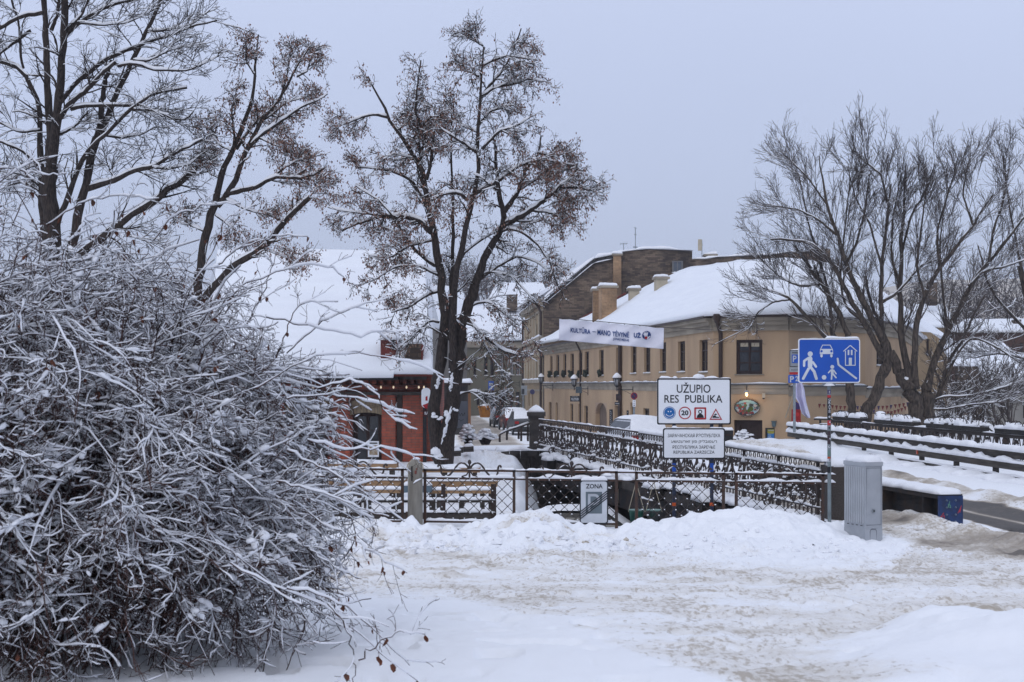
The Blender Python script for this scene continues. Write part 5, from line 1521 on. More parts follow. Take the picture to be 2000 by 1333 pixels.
ST = {k: mat("sticker_" + k, srgb(v), .5) for k, v in dict(purple='4a4264', red='b4363a', dark='1e1f24', grey='7d8589', plum='3e3138', green='66807a', white='c9ccd2', orange='c2512c').items()}
for y0, y1, k in ((762, 770, 'purple'), (772, 777, 'red'), (777, 808, 'dark'), (808, 821, 'dark'), (821.5, 831, 'red'), (832, 840, 'grey'), (842, 851, 'plum'), (851.5, 868, 'plum'), (868.5, 879, 'grey'), (880, 892, 'green'), (892.5, 896, 'orange'), (896.5, 902, 'white'), (912, 924, 'dark')):
    sticker(y0, y1, ST[k])
bd = Board(lambda px, py, k: W(px, py, Y4 + .07) + np.array([0, -.0305 - .0015 * k + max(0, ((px - 1619.1) * Y4 / FPX)) ** 2 * 15, 0]), po)
bd.root = t4
kl = ("sticker_print", ST['white'])
for i, ch in enumerate("GRAVS"): bd.text(kl, ch, 1617.2, 778.5 + i * 5.8, 1621.8, 783.4 + i * 5.8, 1, .03)
bd.text(kl, "Z", 1617.5, 764, 1621, 768.5, 1, .03); bd.disc(kl, (1619.3, 814.5), 2.0, 1); bd.disc(kl, (1620, 825), 1.5, 1); bd.disc(kl, (1620.3, 857), 1.6, 1); bd.disc(kl, (1619, 873), 2.2, 1)
bd.text(("sticker_ink", BLK), "F", 1618.2, 897.4, 1620.6, 901.2, 1, .03); bd.disc(("sticker_ink", BLK), (1619.2, 872.6), 1.0, 2); bd.disc(("sticker_ink", BLK), (1619, 836), 1.8, 1)
bd.build()

# utility cabinet
cab = thing("utility_cabinet", (5.05, 20.4, 0), "tall grey ribbed street cabinet with a snow cushion on top", "cabinet")
CABM = mat("cabinet_grey", (.37, .39, .42), .55, (.32, .34, .37), 5, bump=.05)
CC = np.array([690 * 20.2 / FPX, 20.2]); f1 = np.array([-.355, .935]); f2 = np.array([.935, .355]) * 1.0
L1, L2 = .52, .285
zb_, zt_ = -.02, z_at(904, 20.2)
P4c = [CC, CC + f2 * L2, CC + f2 * L2 + f1 * L1, CC + f1 * L1]
MB().prism([(p[0], p[1], zb_) for p in P4c], (0, 0, zt_ - zb_)).build("body", CABM, cab)
g = MB()
for k in range(9):       # vertical ribs on the long side
    u = L1 * (.06 + .94 * k / 9); p = CC + f1 * u; q = p + f1 * .018; o_ = -f2 * .012
    g.prism([(p[0], p[1], zb_ + .27), (q[0], q[1], zb_ + .27), (q[0] + o_[0], q[1] + o_[1], zb_ + .27), (p[0] + o_[0], p[1] + o_[1], zb_ + .27)], (0, 0, zt_ - zb_ - .34))
g.build("ribs", mat("rib_grey", (.46, .48, .51), .5), cab)
g = MB()
pe = [p + (p - np.mean(P4c, 0)) * .05 for p in P4c]
g.prism([(p[0], p[1], zt_ - .05) for p in pe], (0, 0, .055)); g.build("lid", CABM, cab)
g = MB(); pe = [p + (p - np.mean(P4c, 0)) * .012 for p in P4c]
g.prism([(p[0], p[1], zb_ + .20) for p in pe], (0, 0, .012)); g.prism([(p[0], p[1], zb_ - .1) for p in pe], (0, 0, .28)); g.build("plinth", CABM, cab)
dv = np.array([f2[0], f2[1], 0]); dn = np.array([f2[1], -f2[0], 0])
ck = np.array([CC[0], CC[1], 0]) + dv * (L2 * .46)
g = MB(); t_ = [ck + dn * .01 + dv * .028 * math.cos(a) + UP * (zb_ + .45 + .028 * math.sin(a)) for a in np.linspace(0, 2 * math.pi, 17)[:-1]]; g.prism(t_, dn * -.012 * -1); g.build("lock_plate", STEEL, cab)
g = MB(); t_ = [ck + dn * .024 + dv * .012 * math.cos(a) + UP * (zb_ + .45 + .014 * math.sin(a)) for a in np.linspace(0, 2 * math.pi, 13)[:-1]]; g.prism(t_, dn * .003); g.build("keyhole", BLACK, cab)
g = MB(); k0 = np.array([CC[0], CC[1], 0]) + dn * .003
g.tube([k0 + dv * (L2 * .28) + UP * (zb_ + .0), k0 + dv * (L2 * .28) + UP * (zb_ + .16), k0 + dv * (L2 * .34) + UP * (zb_ + .19), k0 + dv * (L2 * .60) + UP * (zb_ + .19), k0 + dv * (L2 * .66) + UP * (zb_ + .16), k0 + dv * (L2 * .66) + UP * zb_], .006, 4)
g.tube([k0 + dv * .02 + UP * (zb_ + .25), k0 + dv * .02 + UP * (zt_ - .08), k0 + dv * (L2 - .02) + UP * (zt_ - .08), k0 + dv * (L2 - .02) + UP * (zb_ + .25), k0 + dv * .02 + UP * (zb_ + .25)], .004, 4)
g.build("door_seam", mat("seam_grey", (.16, .17, .19), .6), cab)
g = MB()
for k in range(4):
    p = CC + f1 * (.05 + .11 * k) - f2 * .012; q = p + f1 * .05; g.prism([(p[0], p[1], zb_ + .235), (q[0], q[1], zb_ + .235), (q[0], q[1], zb_ + .245), (p[0], p[1], zb_ + .245)], (-.003, 0, 0))
g.build("vent_slots", BLACK, cab)
mid_ = np.mean(P4c, 0)
g = MB(); aa, bb = mid_ - f1 * (L1 * .52), mid_ + f1 * (L1 * .52); snow_strip(g, [(aa[0], aa[1], zt_), (bb[0], bb[1], zt_)], L2 * 1.05, .105, .03, .12, 5, nseg=11); g.build("snow", SNOW, cab, smooth=True)

# girder box between footway and road, its blue end plate with rivets
gb = thing("girder_parapet", (6.9, 22.6, 0), "snow-topped dark steel girder ending in a blue riveted graffiti plate", "parapet")
g0 = np.array([6.72, 22.45, 0]); gd = np.array([-.178, 1, 0]) / np.linalg.norm([-.178, 1]); gs = np.array([1, .178, 0]) / np.linalg.norm([1, .178])
Lg = 9.0; wd = .42; zg = z_at(966, 22.5)
g = MB(); g.prism([g0 + UP * (zg - .07), g0 + gs * wd + UP * (zg - .07), g0 + gs * wd + gd * Lg + UP * (zg - .07), g0 + gd * Lg + UP * (zg - .07)], (0, 0, .07)); 
g.prism([g0 + gs * .18 + UP * -.05, g0 + gs * .24 + UP * -.05, g0 + gs * .24 + gd * Lg + UP * -.05, g0 + gs * .18 + gd * Lg + UP * -.05], (0, 0, zg))
for k in range(6):
    q = g0 + gd * (.5 + 1.5 * k); g.prism([q, q + gs * .18, q + gs * .18 + gd * .03, q + gd * .03], (0, 0, zg - .07))
g.build("girder", GIRD, gb)
PLB = mat("plate_blue", (.02, .045, .13), .5, (.02, .03, .075), 10)
ep = MB().prism([g0 - gd * .02 + UP * -.03, g0 + gs * wd - gd * .02 + UP * -.03, g0 + gs * wd + UP * -.03, g0 + UP * -.03], (0, 0, zg + .01)).build("end_plate", PLB, gb)
g = MB()
for i in range(4):
    for j in (0, 1):
        c = g0 + gs * (wd * (.34 + .36 * j)) - gd * .022 + UP * (.06 + zg * .78 * i / 3.4); g.blob(c, (.018, .018, .018), 1, 6, 5, 0, False)
g.build("rivets", mat("rivet", (.12, .16, .22), .4), ep, smooth=True)
gm = Board(lambda u, v, k: g0 + gs * u - gd * (.0225 + .001 * k) + UP * v, gb)
for key, cc, sd in ((("graffiti", mat("graffiti_red", (.42, .05, .07), .7), "pinkish red graffiti"), (.36, .25), 2), (("graffiti", mat("graffiti_red", (.42, .05, .07), .7)), (.07, .14), 5), (("graffiti", mat("graffiti_green", (.12, .3, .22), .7)), (.2, .34), 7)):
    q = random.Random(sd)
    gm.stroke(key, [(cc[0] + q.uniform(-.035, .035), cc[1] + q.uniform(-.07, .07)) for _ in range(7)], .011, 1, False)
gm.build()
g = MB(); snow_strip(g, [g0 + gs * wd * .5 - gd * .02 + UP * zg, g0 + gs * wd * .5 + gd * Lg + UP * zg], wd * 1.02, .10, .08, .3, 17, nseg=9); g.build("snow", SNOW, gb, smooth=True)

# three-board road barrier loaded with snow
rbx = thing("road_barrier", (11, 42, 0), "long barrier of three snow-laden boards across the bridge road", "barrier")
BA, BB = np.array([11.95, 31.0, 0]), np.array([10.15, 52.0, 0]); bdv = (BB - BA); bl_ = np.linalg.norm(bdv); bdv /= bl_; bsd = np.array([bdv[1], -bdv[0], 0])
Zl = lambda t, kind: {0: (.60, .62), 1: (.33, .38), 2: (.06, .12)}[kind][0] * (1 - t) + {0: (.60, .62), 1: (.33, .38), 2: (.06, .12)}[kind][1] * t
zoff = lambda t: -.03 + .05 * t
for kind, (hh, mm, bh) in enumerate(((.17, WOODD, .07), (.17, PLANKG, .07), (.07, PLANKG, .02))):
    p0, p1 = BA + UP * (Zl(0, kind) + zoff(0)), BB + UP * (Zl(1, kind) + zoff(1))
    MB().bar(p0 - bsd * .05, p1 - bsd * .05, .07, hh).build("board", mm, rbx)
    g = MB(); snow_strip(g, [p0 + UP * hh / 2 - bsd * .05, p1 + UP * hh / 2 - bsd * .05], .24 if kind < 2 else .12, .13 if kind < 2 else .04, .10, .5, 70 + kind); g.build("board_snow", SNOW, rbx, smooth=True)
for k in range(9):
    q = BA + bdv * (1.0 + 2.4 * k) + bsd * .04; MB().box(q + UP * .3, (.12, .12, .72)).build("post", WOODD, rbx)
q = BA + bdv * 8.2 - bsd * .095 + UP * .37
MB().box(q, (.03, .10, .13)).build("reflector", mat("reflector_red", (.55, .08, .03), .4), rbx)
# snow bank heaped along the barrier foot
g = MB(); snow_strip(g, [BA - bsd * .35 + UP * -.05, BB - bsd * .35 + UP * -.02], .7, .14, .15, .8, 77); g.build("foot_snow", SNOW, rbx, smooth=True)

# far railing of the bridge with planters
fr = thing("planted_railing", (13.2, 46, 0), "far lattice railing of the bridge topped by snow-buried planters", "railing")
FA, FB = np.array([13.95, 36.0, 0]), np.array([12.35, 55.0, 0]); fd = (FB - FA); fl = np.linalg.norm(fd); fd /= fl
def PF(t, z): return FA + fd * (fl * t) + UP * z
MB().bar(PF(0, .80), PF(1, .80), .16, .10).bar(PF(0, .1), PF(1, .1), .06, .05).build("rails", mat("dark_brown_iron", (.028, .02, .016), .7), fr)
g = MB(); s_ = MB(); pp = []
for k in range(60):
    t = (k + .5) / 60; c = PF(t, .45)
    for sg in (-1, 1):
        S = [c + fd * sg * .02 + UP * -.33, c + fd * sg * .14 + UP * -.15, c + fd * sg * .04 + UP * .05, c + fd * sg * .14 + UP * .30]; g.tube(S, .016, 4); pp += S
    if k % 6 == 0: g.box(PF(t, .42), (.07, .07, .8))
    if k % 2 == 0: g.blob(c + UP * random.uniform(-.1, .25), (.09, .09, .10), k, 6, 4, .9, False)
g.build("lattice", IRON, fr); bits(s_, pp, .04, .55, 5); bits(s_, [p + UP * .05 for p in pp[::3]], .07, .5, 6); s_.build("lattice_snow", SNOW, fr, smooth=True)
for k, (a_, b_) in enumerate(((.02, .20), (.25, .47), (.53, .72), (.80, .97))):
    g = MB(); g.bar(PF(a_, .95), PF(b_, .95), .26, .18); q = g.build("planter", BOXM, fr)
    g = MB(); snow_strip(g, [PF(a_, 1.0), PF(b_, 1.0)], .36, .15, .10, .9, k + 80)
    for j in range(int((b_ - a_) * 100)):
        g.blob(PF(a_ + (b_ - a_) * random.random(), 1.05) + [random.uniform(-.12, .12), 0, 0], (random.uniform(.05, .12), .09, random.uniform(.05, .13)), j, 7, 5, 1.0)
    g.build("planter_snow", SNOW, q, smooth=True)
    g = MB()
    for j in range(int((b_ - a_) * 160)):
        c = PF(a_ + (b_ - a_) * random.random(), 1.05) + [random.uniform(-.15, .15), 0, 0]; a2 = random.uniform(0, 6.3)
        g.tube([c, c + [math.cos(a2) * .1, math.sin(a2) * .1, .16], c + [math.cos(a2) * .22, math.sin(a2) * .2, .17]], .012, 3)
    g.build("dead_stalks", BARK, q)
g = MB(); snow_strip(g, [PF(0, .85), PF(1, .85)], .16, .04, .15, .8, 90); g.build("rail_snow", SNOW, fr, smooth=True)
# short stepped landing rails at its far end
lr = thing("landing_rail", W(1600, 840, 54), "short three-bar rail with snow behind the stickered pole", "rail")
for a_, b_, y in ((1590, 1625, 819), (1600, 1627, 830), (1588, 1628, 840)):
    g = MB().bar(W(a_, y, 54), W(b_, y + 1, 54), .12, .07).build("bar", WOODD, lr); s_ = MB(); snow_strip(s_, [W(a_, y - 1.6, 54), W(b_, y - .6, 54)], .16, .07, .1, .4, a_); s_.build("snow", SNOW, g, smooth=True)
for x in (1602, 1624): MB().bar(W(x, 820, 54.1), W(x, 850, 54.1), .07, .07).build("post", WOODD, lr)
lb = thing("lidded_urn", W(1642, 815, 56), "white round-capped post just behind the planted railing", "post")
MB().lathe(W(1642, 826, 56), [(.09, 0), (.09, .22), (.17, .26), (.15, .36), (.07, .46), (.01, .5)], 12).build("post", mat("white_cap", (.62, .66, .70), .5), lb, smooth=True)

# snowy shrub and dark litter shapes by the brown door
def snow_bush(name, c, s, label, n=60, seed=1, cat="shrub"):
    r = thing(name, c, label, cat); q = random.Random(seed); m, sm = MB(), MB()
    for k in range(n):
        a = q.uniform(0, 6.28); rr = q.uniform(.1, 1); h = s[2] * q.uniform(.5, 1)
        e = np.array([c[0] + s[0] * rr * math.cos(a), c[1] + s[1] * rr * math.sin(a), c[2] + h * (1 - .6 * rr * rr)])
        b0 = np.array([c[0] + .3 * (e[0] - c[0]), c[1] + .3 * (e[1] - c[1]), c[2] - .05]); md = (b0 + e) / 2 + UP * h * .3
        m.tube([b0, md, e], [.018, .012, .007], 4); sm.blob(e, (q.uniform(.05, .13), q.uniform(.05, .13), q.uniform(.03, .08)), k, 6, 4, .7)
        sm.tube([md + UP * .02, (md + e) / 2 + UP * .03, e + UP * .02], [.012, .03, .02], 4)
    m.build("stems", BARK, r); sm.build("snow", SNOW, r, smooth=True)
    return r


snow_bush("evergreen_shrub", W(1452, 868, 57), (.45, .35, .55), "low arching shrub bent by snow in front of the brown door", 50, 3)
snow_bush("evergreen_shrub", W(1570, 842, 55), (.22, .22, .3), "small round snow-capped shrub beside the red banner", 30, 4)
snow_bush("evergreen_shrub", W(914, 872, 47), (.30, .35, .7), "upright dark shrub with snow at the top of the steps", 60, 6)
snow_bush("evergreen_shrub", W(948, 866, 47), (.40, .35, .45), "low spreading snow-covered shrub next to the handrail", 60, 7)
pb = thing("black_pillar_box", W(1424, 900, 50), "black cabinet with a snow top behind the white boards", "cabinet")
a_, b_ = W(1412, 841, 52), W(1432, 905, 52); MB().box(((a_[0] + b_[0]) / 2, 52.2, (a_[2] + b_[2]) / 2), (b_[0] - a_[0], .4, a_[2] - b_[2])).build("body", BLACK, pb)
MB().box(((a_[0] + b_[0]) / 2, 51.985, a_[2] - .17), (b_[0] - a_[0] - .06, .02, .06)).build("band", WOODF, pb)
g = MB(); snow_strip(g, [(a_[0] - .02, 52.2, a_[2]), (b_[0] + .02, 52.2, a_[2])], .45, .12, .04, .3, 3); g.build("snow", SNOW, pb, smooth=True)

# steps / dark planks on the slope near the tree
for k, (x0, x1, y, Y, lab) in enumerate(((888, 905, 880, 41, "upper dark plank step half buried in snow"), (905, 925, 878, 42, "right-hand dark plank step under a snow drift"), (884, 900, 886, 40, "lowest dark plank step near the tree foot"))):
    r = thing("plank_step", W((x0 + x1) / 2, y, Y), lab, "step", "plank steps on the snowy slope")
    MB().bar(W(x0, y, Y), W(x1, y - 1, Y), .3, .16).build("board", WOODD, r); s_ = MB(); snow_strip(s_, [W(x0, y - 5, Y), W(x1, y - 6, Y)], .35, .08, .05, .3, k); s_.build("snow", SNOW, r, smooth=True)

# ------------------------------------------------------------------ terrace furniture behind the fence
def table_set(xa, xb, Y, ztop_, label, seed):
    r = thing("beer_table", (xa * .5 + xb * .5, Y, ztop_ - .72), label, "table", "long wooden tables on the terrace")
    MB().box(((xa + xb) / 2, Y, ztop_ - .05), (xb - xa, .62, .10)).build("tabletop", WOODO, r)
    s_ = MB(); snow_strip(s_, [(xa + .01, Y, ztop_), (xb - .01, Y, ztop_)], .66, .07, .08, .25, seed, nseg=9); s_.build("snow", SNOW, r, smooth=True)
    for x in (xa + .12, (xa + xb) / 2, xb - .12):
        MB().box((x, Y, ztop_ - .42), (.09, .45, .62)).build("leg", WOODD, r)
    return r


def bench(xa, xb, Y, z, label, seed):
    r = thing("long_bench", ((xa + xb) / 2, Y, z - .42), label, "bench", "wooden benches on the terrace")
    MB().box(((xa + xb) / 2, Y, z - .03), (xb - xa, .28, .055)).build("seat", WOODO, r)
    s_ = MB(); snow_strip(s_, [(xa, Y, z), (xb, Y, z)], .28, .06, .08, .25, seed); s_.build("snow", SNOW, r, smooth=True)
    for x in (xa + .2, xb - .2): MB().box((x, Y, z - .26), (.06, .22, .40)).build("leg", WOODD, r)


X_ = lambda px, Y: (px - 1000) * Y / FPX
table_set(X_(832, 26), X_(972, 26), 26, z_at(938, 26), "long orange-topped table right of the concrete post", 1)
table_set(X_(640, 26), X_(792, 26), 26.2, z_at(938, 26), "long orange table left of the concrete post", 2)
table_set(X_(800, 32), X_(938, 32), 32, z_at(913, 32), "orange table behind, nearest the lime tree", 3)
table_set(X_(612, 32), X_(775, 32), 32.2, z_at(906, 32), "orange table under the tavern window", 4)
table_set(X_(430, 29), X_(590, 29), 29, z_at(922, 29), "orange table mostly hidden by the snowy bush", 5)
bench(X_(840, 25), X_(965, 25), 25.2, z_at(957, 25.2), "snowy bench in front of the right-hand table", 6)
bench(X_(640, 25), X_(788, 25), 25.3, z_at(957, 25.2), "snowy bench in front of the left-hand table", 7)
bench(X_(835, 28), X_(960, 28), 28.2, z_at(938, 28.2) - .08, "snowy bench behind the right-hand table", 8)
kx = thing("blue_crate", W(835, 960, 25.4), "grey-blue box with snow just right of the concrete post", "box")
c = W(815, 955, 25.0); MB().box(c, (.52, .22, .12)).build("box", mat("blue_grey", (.12, .17, .21), .6), kx); s_ = MB(); snow_strip(s_, [c + [-.26, 0, .06], c + [.26, 0, .06]], .24, .09, .05, .3, 2); s_.build("snow", SNOW, kx, smooth=True)
tr_ = thing("terrace_rail", W(790, 1000, 24), "low dark two-bar rail with snow along the terrace edge", "rail")
Yt = 23.8
for y in (979, 1006):
    q = MB().bar(W(560, y, Yt), W(968, y, Yt), .04, .05 if y < 990 else .14).build("bar", WOODD, tr_); s_ = MB(); snow_strip(s_, [W(560, y - (2 if y < 990 else 5), Yt), W(968, y - (2 if y < 990 else 5), Yt)], .09, .05, .1, .4, y); s_.build("snow", SNOW, q, smooth=True)
for x in (637, 702, 866, 964): MB().bar(W(x, 946, Yt), W(x, 1018, Yt), .07 if x != 964 else .09, .07).build("post", mat("brown_post", (.045, .03, .026), .8), tr_)

# painted buckets behind the fence
for x, m, lab in ((1243, mat("bucket_green", (.07, .24, .17), .6, (.04, .12, .10), 7), "green graffiti-painted tub behind the fence"), (1277, mat("bucket_plum", (.14, .10, .13), .6, (.05, .10, .08), 7), "plum-coloured graffiti tub behind the fence")):
    r = thing("painted_tub", W(x, 1028, 22.7), lab, "tub", "painted tubs behind the fence"); c = W(x, 1030, 22.7)
    MB().lathe(c, [(.085, 0), (.115, .27), (.12, .275), (.11, .28), (.09, .25)], 16).build("tub", m, r, smooth=True)
    MB().lathe(c + UP * .262, [(.121, 0), (.125, .01), (.121, .02)], 16).build("rim", mat("tub_rim", (.20, .32, .28), .6), r)
    MB().tube([c + [-.13, 0, .24], c + [-.03, .02, .62], c + [.0, .02, .75]], .006, 4).tube([c + [.13, 0, .24], c + [.03, .02, .6], c + [.0, .02, .75]], .006, 4).build("rope", CREAMC, r)
sw = thing("swing", W(1225, 980, 34), "small swing board with snow hanging under the bridge", "swing")
c = W(1226, 985, 35); MB().box(c, (.55, .2, .04)).build("seat", WOODD, sw)
for dx in (-.24, .24): MB().tube([c + [dx, 0, 0], c + [dx * .8, 0, 1.3]], .012, 4).build("rope", CREAMC, sw)
s_ = MB(); s_.blob(c + UP * .02, (.25, .1, .07), 3); s_.build("snow", SNOW, sw, smooth=True)

# ------------------------------------------------------------------ banner over the street
bnr = thing("street_banner", W(1194, 650, 50), "white cloth banner with blue lettering stretched over the street", "banner")
BT = lambda u: (1092.7 + u * 204, 622 + u * 18.6); BBm = lambda u: (1091.5 + u * 204.2, 664.5 + u * 17.6)


def bmap_uv(u, v, k=0):
    a, b = BT(u), BBm(u)
    x, y = a[0] + (b[0] - a[0]) * v, a[1] + (b[1] - a[1]) * v
    sc = abs(((u * 6.75 + .3) % 1) - .5) * 2       # cloth sags between the ties
    yy_ = .16 * math.sin(u * 9) * v + .08 * math.sin(u * 26 + v * 6) * (.4 + v) + .14 * (1 - sc) * max(0, 1 - 2.2 * v)
    return W(x, y + (1 - sc) * 1.9 * max(0, 1 - v * 2.2), 50 + yy_) - np.array([0, .03 + .012 * k, 0]) * (k > 0)


g = MB(); nu, nv = 160, 16
v_ = [bmap_uv(i / nu, j / nv) for j in range(nv + 1) for i in range(nu + 1)]
g.add(v_, [(j * (nu + 1) + i, j * (nu + 1) + i + 1, (j + 1) * (nu + 1) + i + 1, (j + 1) * (nu + 1) + i) for j in range(nv) for i in range(nu)])
clo = g.build("cloth", mat("banner_cloth", (.74, .74, .81), .8, (.69, .69, .77), 2), bnr, smooth=True)
sol = clo.modifiers.new("solid", 'SOLIDIFY'); sol.thickness = .006; sol.offset = 1


def bpx(px, py, k):
    u = (px - 1092) / 204.1; a, b = BT(u), BBm(u)
    return bmap_uv(u, (py - a[1]) / (b[1] - a[1]), k)


bd = Board(bpx, bnr)
zb8 = lambda x, y: (1080 + x / 8.333, 610 + y / 8.333)
kn = ("lettering", mat("banner_navy", srgb('23457e'), .7)); kn2 = ("motif_red", mat("banner_red", srgb('b5262f'), .7)); kn3 = ("motif_white", mat("banner_white", (.74, .74, .81), .8))


def btext(s, x0, y0, x1, h, slope=.088, bold=.02, two=True):
    bold += .03
    def wp(x, y): return (x, y + (x - x0) * slope)
    X0, Y0 = zb8(x0, y0); X1 = 1080 + x1 / 8.333; H = h / 8.333
    bd.text(kn, s, X0, Y0, X1, Y0 + H, 1, bold, warp=lambda x, y: (x, y + (x - X0) * slope))


btext("KULTŪRA", 285, 232, 610, 100, bold=.0); btext("–", 640, 313, 695, 12, bold=.02); btext("MANO", 722, 283, 935, 88, bold=.0); btext("TĖVYNĖ", 965, 288, 1238, 105, bold=.0); btext("JONAS MEKAS", 978, 418, 1238, 48, bold=.0)
btext("UŽ", 1312, 316, 1430, 98, bold=.01)
cx_, cy_ = zb8(1520, 378)
bd.disc(kn, (cx_, cy_), 8.6, 1, 36)
hand = [(-3.2, 6.6), (-4.2, 1.0), (-6.8, -3.0), (-6.3, -3.8), (-4.2, -1.2), (-4.6, -6.4), (-3.8, -6.8), (-2.4, -1.8), (-1.6, -7.6), (-.6, -7.6), (-.4, -1.6), (2.0, -6.4), (2.9, -6.0), (1.8, .2), (2.2, 3.4), (6.9, .9), (7.6, 1.6), (4.4, 6.2), (2.6, 8.0)]
bd.poly(kn3, [(cx_ + a * 1.02, cy_ + b * 1.02) for a, b in hand], 2); bd.disc(kn2, zb8(1512, 418), 2.6, 3)
bd.build()
g = MB(); a0, a1 = W(1000, 611, 50), W(1092.7, 621, 50)
n0 = W(1062, 621, 50)
g.tube([n0, W(1092.7, 620.6, 50)] + [W(BT(u)[0], BT(u)[1] - .8, 50) for u in np.linspace(.1, 1, 8)] + [W(1395, 645, 58)], .012, 4)
g.tube([W(1040, 700, 50.1), W(1091.5, 664.5, 50)], .008, 3)
g.build("rope", IRON, bnr)
g = MB()
for k in range(7):
    u = (k + .2) / 6.75; a = BT(u); g.bar(W(a[0], a[1] - 1.6, 49.99), W(a[0], a[1] + 1.2, 49.99), .03, .03)
g.build("ties", IRON, bnr)

# ------------------------------------------------------------------ street lanterns on the facades
def lantern(px, py, Y, sc, label, wall=1.0):
    c = W(px, py, Y); r = thing("wall_lantern", c, label, "street lamp", "black lanterns on wall brackets")
    s = sc
    g = MB(); g.lathe((c[0], c[1], c[2]), [(.04 * s, -.36 * s), (.10 * s, -.30 * s), (.12 * s, -.26 * s), (.05 * s, -.24 * s)], 8)
    for k in range(6):
        a = k * math.pi / 3; g.tube([(c[0] + .11 * s * math.cos(a), c[1] + .11 * s * math.sin(a), c[2] - .28 * s), (c[0] + .20 * s * math.cos(a), c[1] + .20 * s * math.sin(a), c[2] + .12 * s)], .016 * s, 4)
    g.lathe((c[0], c[1], c[2] + .12 * s), [(.24 * s, 0), (.23 * s, .04 * s), (.09 * s, .17 * s), (.02 * s, .24 * s)], 8); g.build("frame", BLACK, r)
    MB().lathe((c[0], c[1], c[2]), [(.085 * s, -.27 * s), (.17 * s, .12 * s)], 8).build("glass", mat("lantern_glass", (.28, .29, .31), .3), r, smooth=True)
    g = MB(); g.lathe((c[0], c[1], c[2] + .15 * s), [(.25 * s, 0), (.22 * s, .10 * s), (.12 * s, .20 * s), (.03 * s, .27 * s)], 9); g.build("snow", SNOW, r, smooth=True)
    g = MB(); b0 = np.array([c[0], c[1], c[2] - .46 * s]); b1 = b0 + np.array([.85 * s * wall, .12, 0])
    g.tube([b0 + UP * .12 * s, b0 - UP * .1 * s], .03 * s, 6); g.tube([b0, b1], .018 * s, 5); g.tube([b1 + UP * .15 * s, b1 - UP * .42 * s], .022 * s, 5); g.tube([b0 + [.2 * s * wall, .03, 0], b0 + [.5 * s * wall, .07, -.12 * s], b1 - UP * .3 * s], .012 * s, 4)
    g.build("bracket", BLACK, r)


lantern(1205, 744, 75, 1.0, "nearest lantern, beside the thick drainpipe on the ochre wall")
lantern(1121.5, 745, 92, 1.05, "lantern over the dark shop sign on the ochre wall")
lantern(1057, 741, 108, 1.05, "lantern at the far corner of the ochre house")
lantern(995, 737, 140, 1.15, "lantern on the olive house at the street's end")


# small facade signs in the street
def street_sign(name, px0, px1, py0, py1, Y, m, label, draw=None, post=None, cat="sign", th=.05, rnd=0):
    r = thing(name, W((px0 + px1) / 2, py1, Y), label, cat)
    pl_ = [(px0, py0), (px1, py0), (px1, py1), (px0, py1)] if not rnd else oval((px0 + px1) / 2, (py0 + py1) / 2, (px1 - px0) / 2, (py1 - py0) / 2, 28)
    plate(pl_, Y, th, "panel", m, r)
    if draw:
        b_ = Board(flatmap(Y, .012), r); draw(b_); b_.build()
    if post: MB().tube([W(post[0], post[1], Y + .1), (W(post[0], 0, Y)[0], Y + .1, -1.2)], .045 * max(1, Y / 90), 8).build("post", STEEL, r, smooth=True)
    return r


K_W = ("print", mat("print_white", (.5, .52, .55), .6)); K_R = ("red_edge", mat("print_red", srgb('8c2232'), .6)); K_B = ("blue_print", mat("print_blue", srgb('28509a'), .6)); K_D = ("dark_print", BLK)


def d_shop(b):
    b.text(K_W, "TARTUFO", 1115.8, 779.5, 1130.5, 782.3, 1, .03) if False else b.text(K_W, "SUTKIS", 1115.8, 777.6, 1130.2, 782.2, 1, .04)
    b.stroke(K_W, [(1117, 775.4), (1129, 775.4)], .5, 1, False); b.stroke(K_W, [(1117, 783.3), (1129, 783.3)], .4, 1, False)


street_sign("shop_sign", 1113.5, 1132.5, 773.8, 784.8, 88, BLK, "black hanging shop sign with white lettering under a lantern", d_shop)
street_sign("picture_sign", 1124.5, 1136.5, 755.5, 768.3, 88, mat("teal_dark", (.035, .055, .075), .5, (.10, .12, .13), 9), "small dark teal picture board above the black shop sign")
street_sign("shop_board", 1203, 1213.5, 770, 783, 73, mat("maroon_board", (.055, .025, .03), .6, (.02, .02, .022), 5), "dark red shop board above the shop doorway")
street_sign("shop_board", 1200.5, 1210.5, 785.5, 791.8, 73, mat("slate_board", (.05, .052, .06), .6), "narrow slate board just over the shop doorway", lambda b: b.stroke(K_W, [(1202, 788.6), (1209, 788.6)], 1, 1, False))
def d_vert(b):
    for k in range(7): b.stroke(K_W, [(1191.6 + (k % 2) * 1.2, 803 + k * 4), (1193.8, 806 + k * 4)], .8, 1, False)
street_sign("vertical_board", 1190.3, 1197, 800, 831.5, 74, BLK, "tall narrow black board with white marks beside the shop door", d_vert)
street_sign("menu_board", 1224, 1228, 802, 822, 71, BLK, "slim black menu board right of the drainpipe", lambda b: b.stroke(K_W, [(1225.3, 806), (1226.6, 806)], 1, 1, False))


def d_nostop(b):
    b.ring(K_R, oval(1238.5, 773.8, 6.6, 6.9, 28), oval(1238.5, 773.8, 5.0, 5.3, 28), 1); b.stroke(K_R, [(1234.6, 770), (1242.6, 777.6)], 1.3, 2, False)


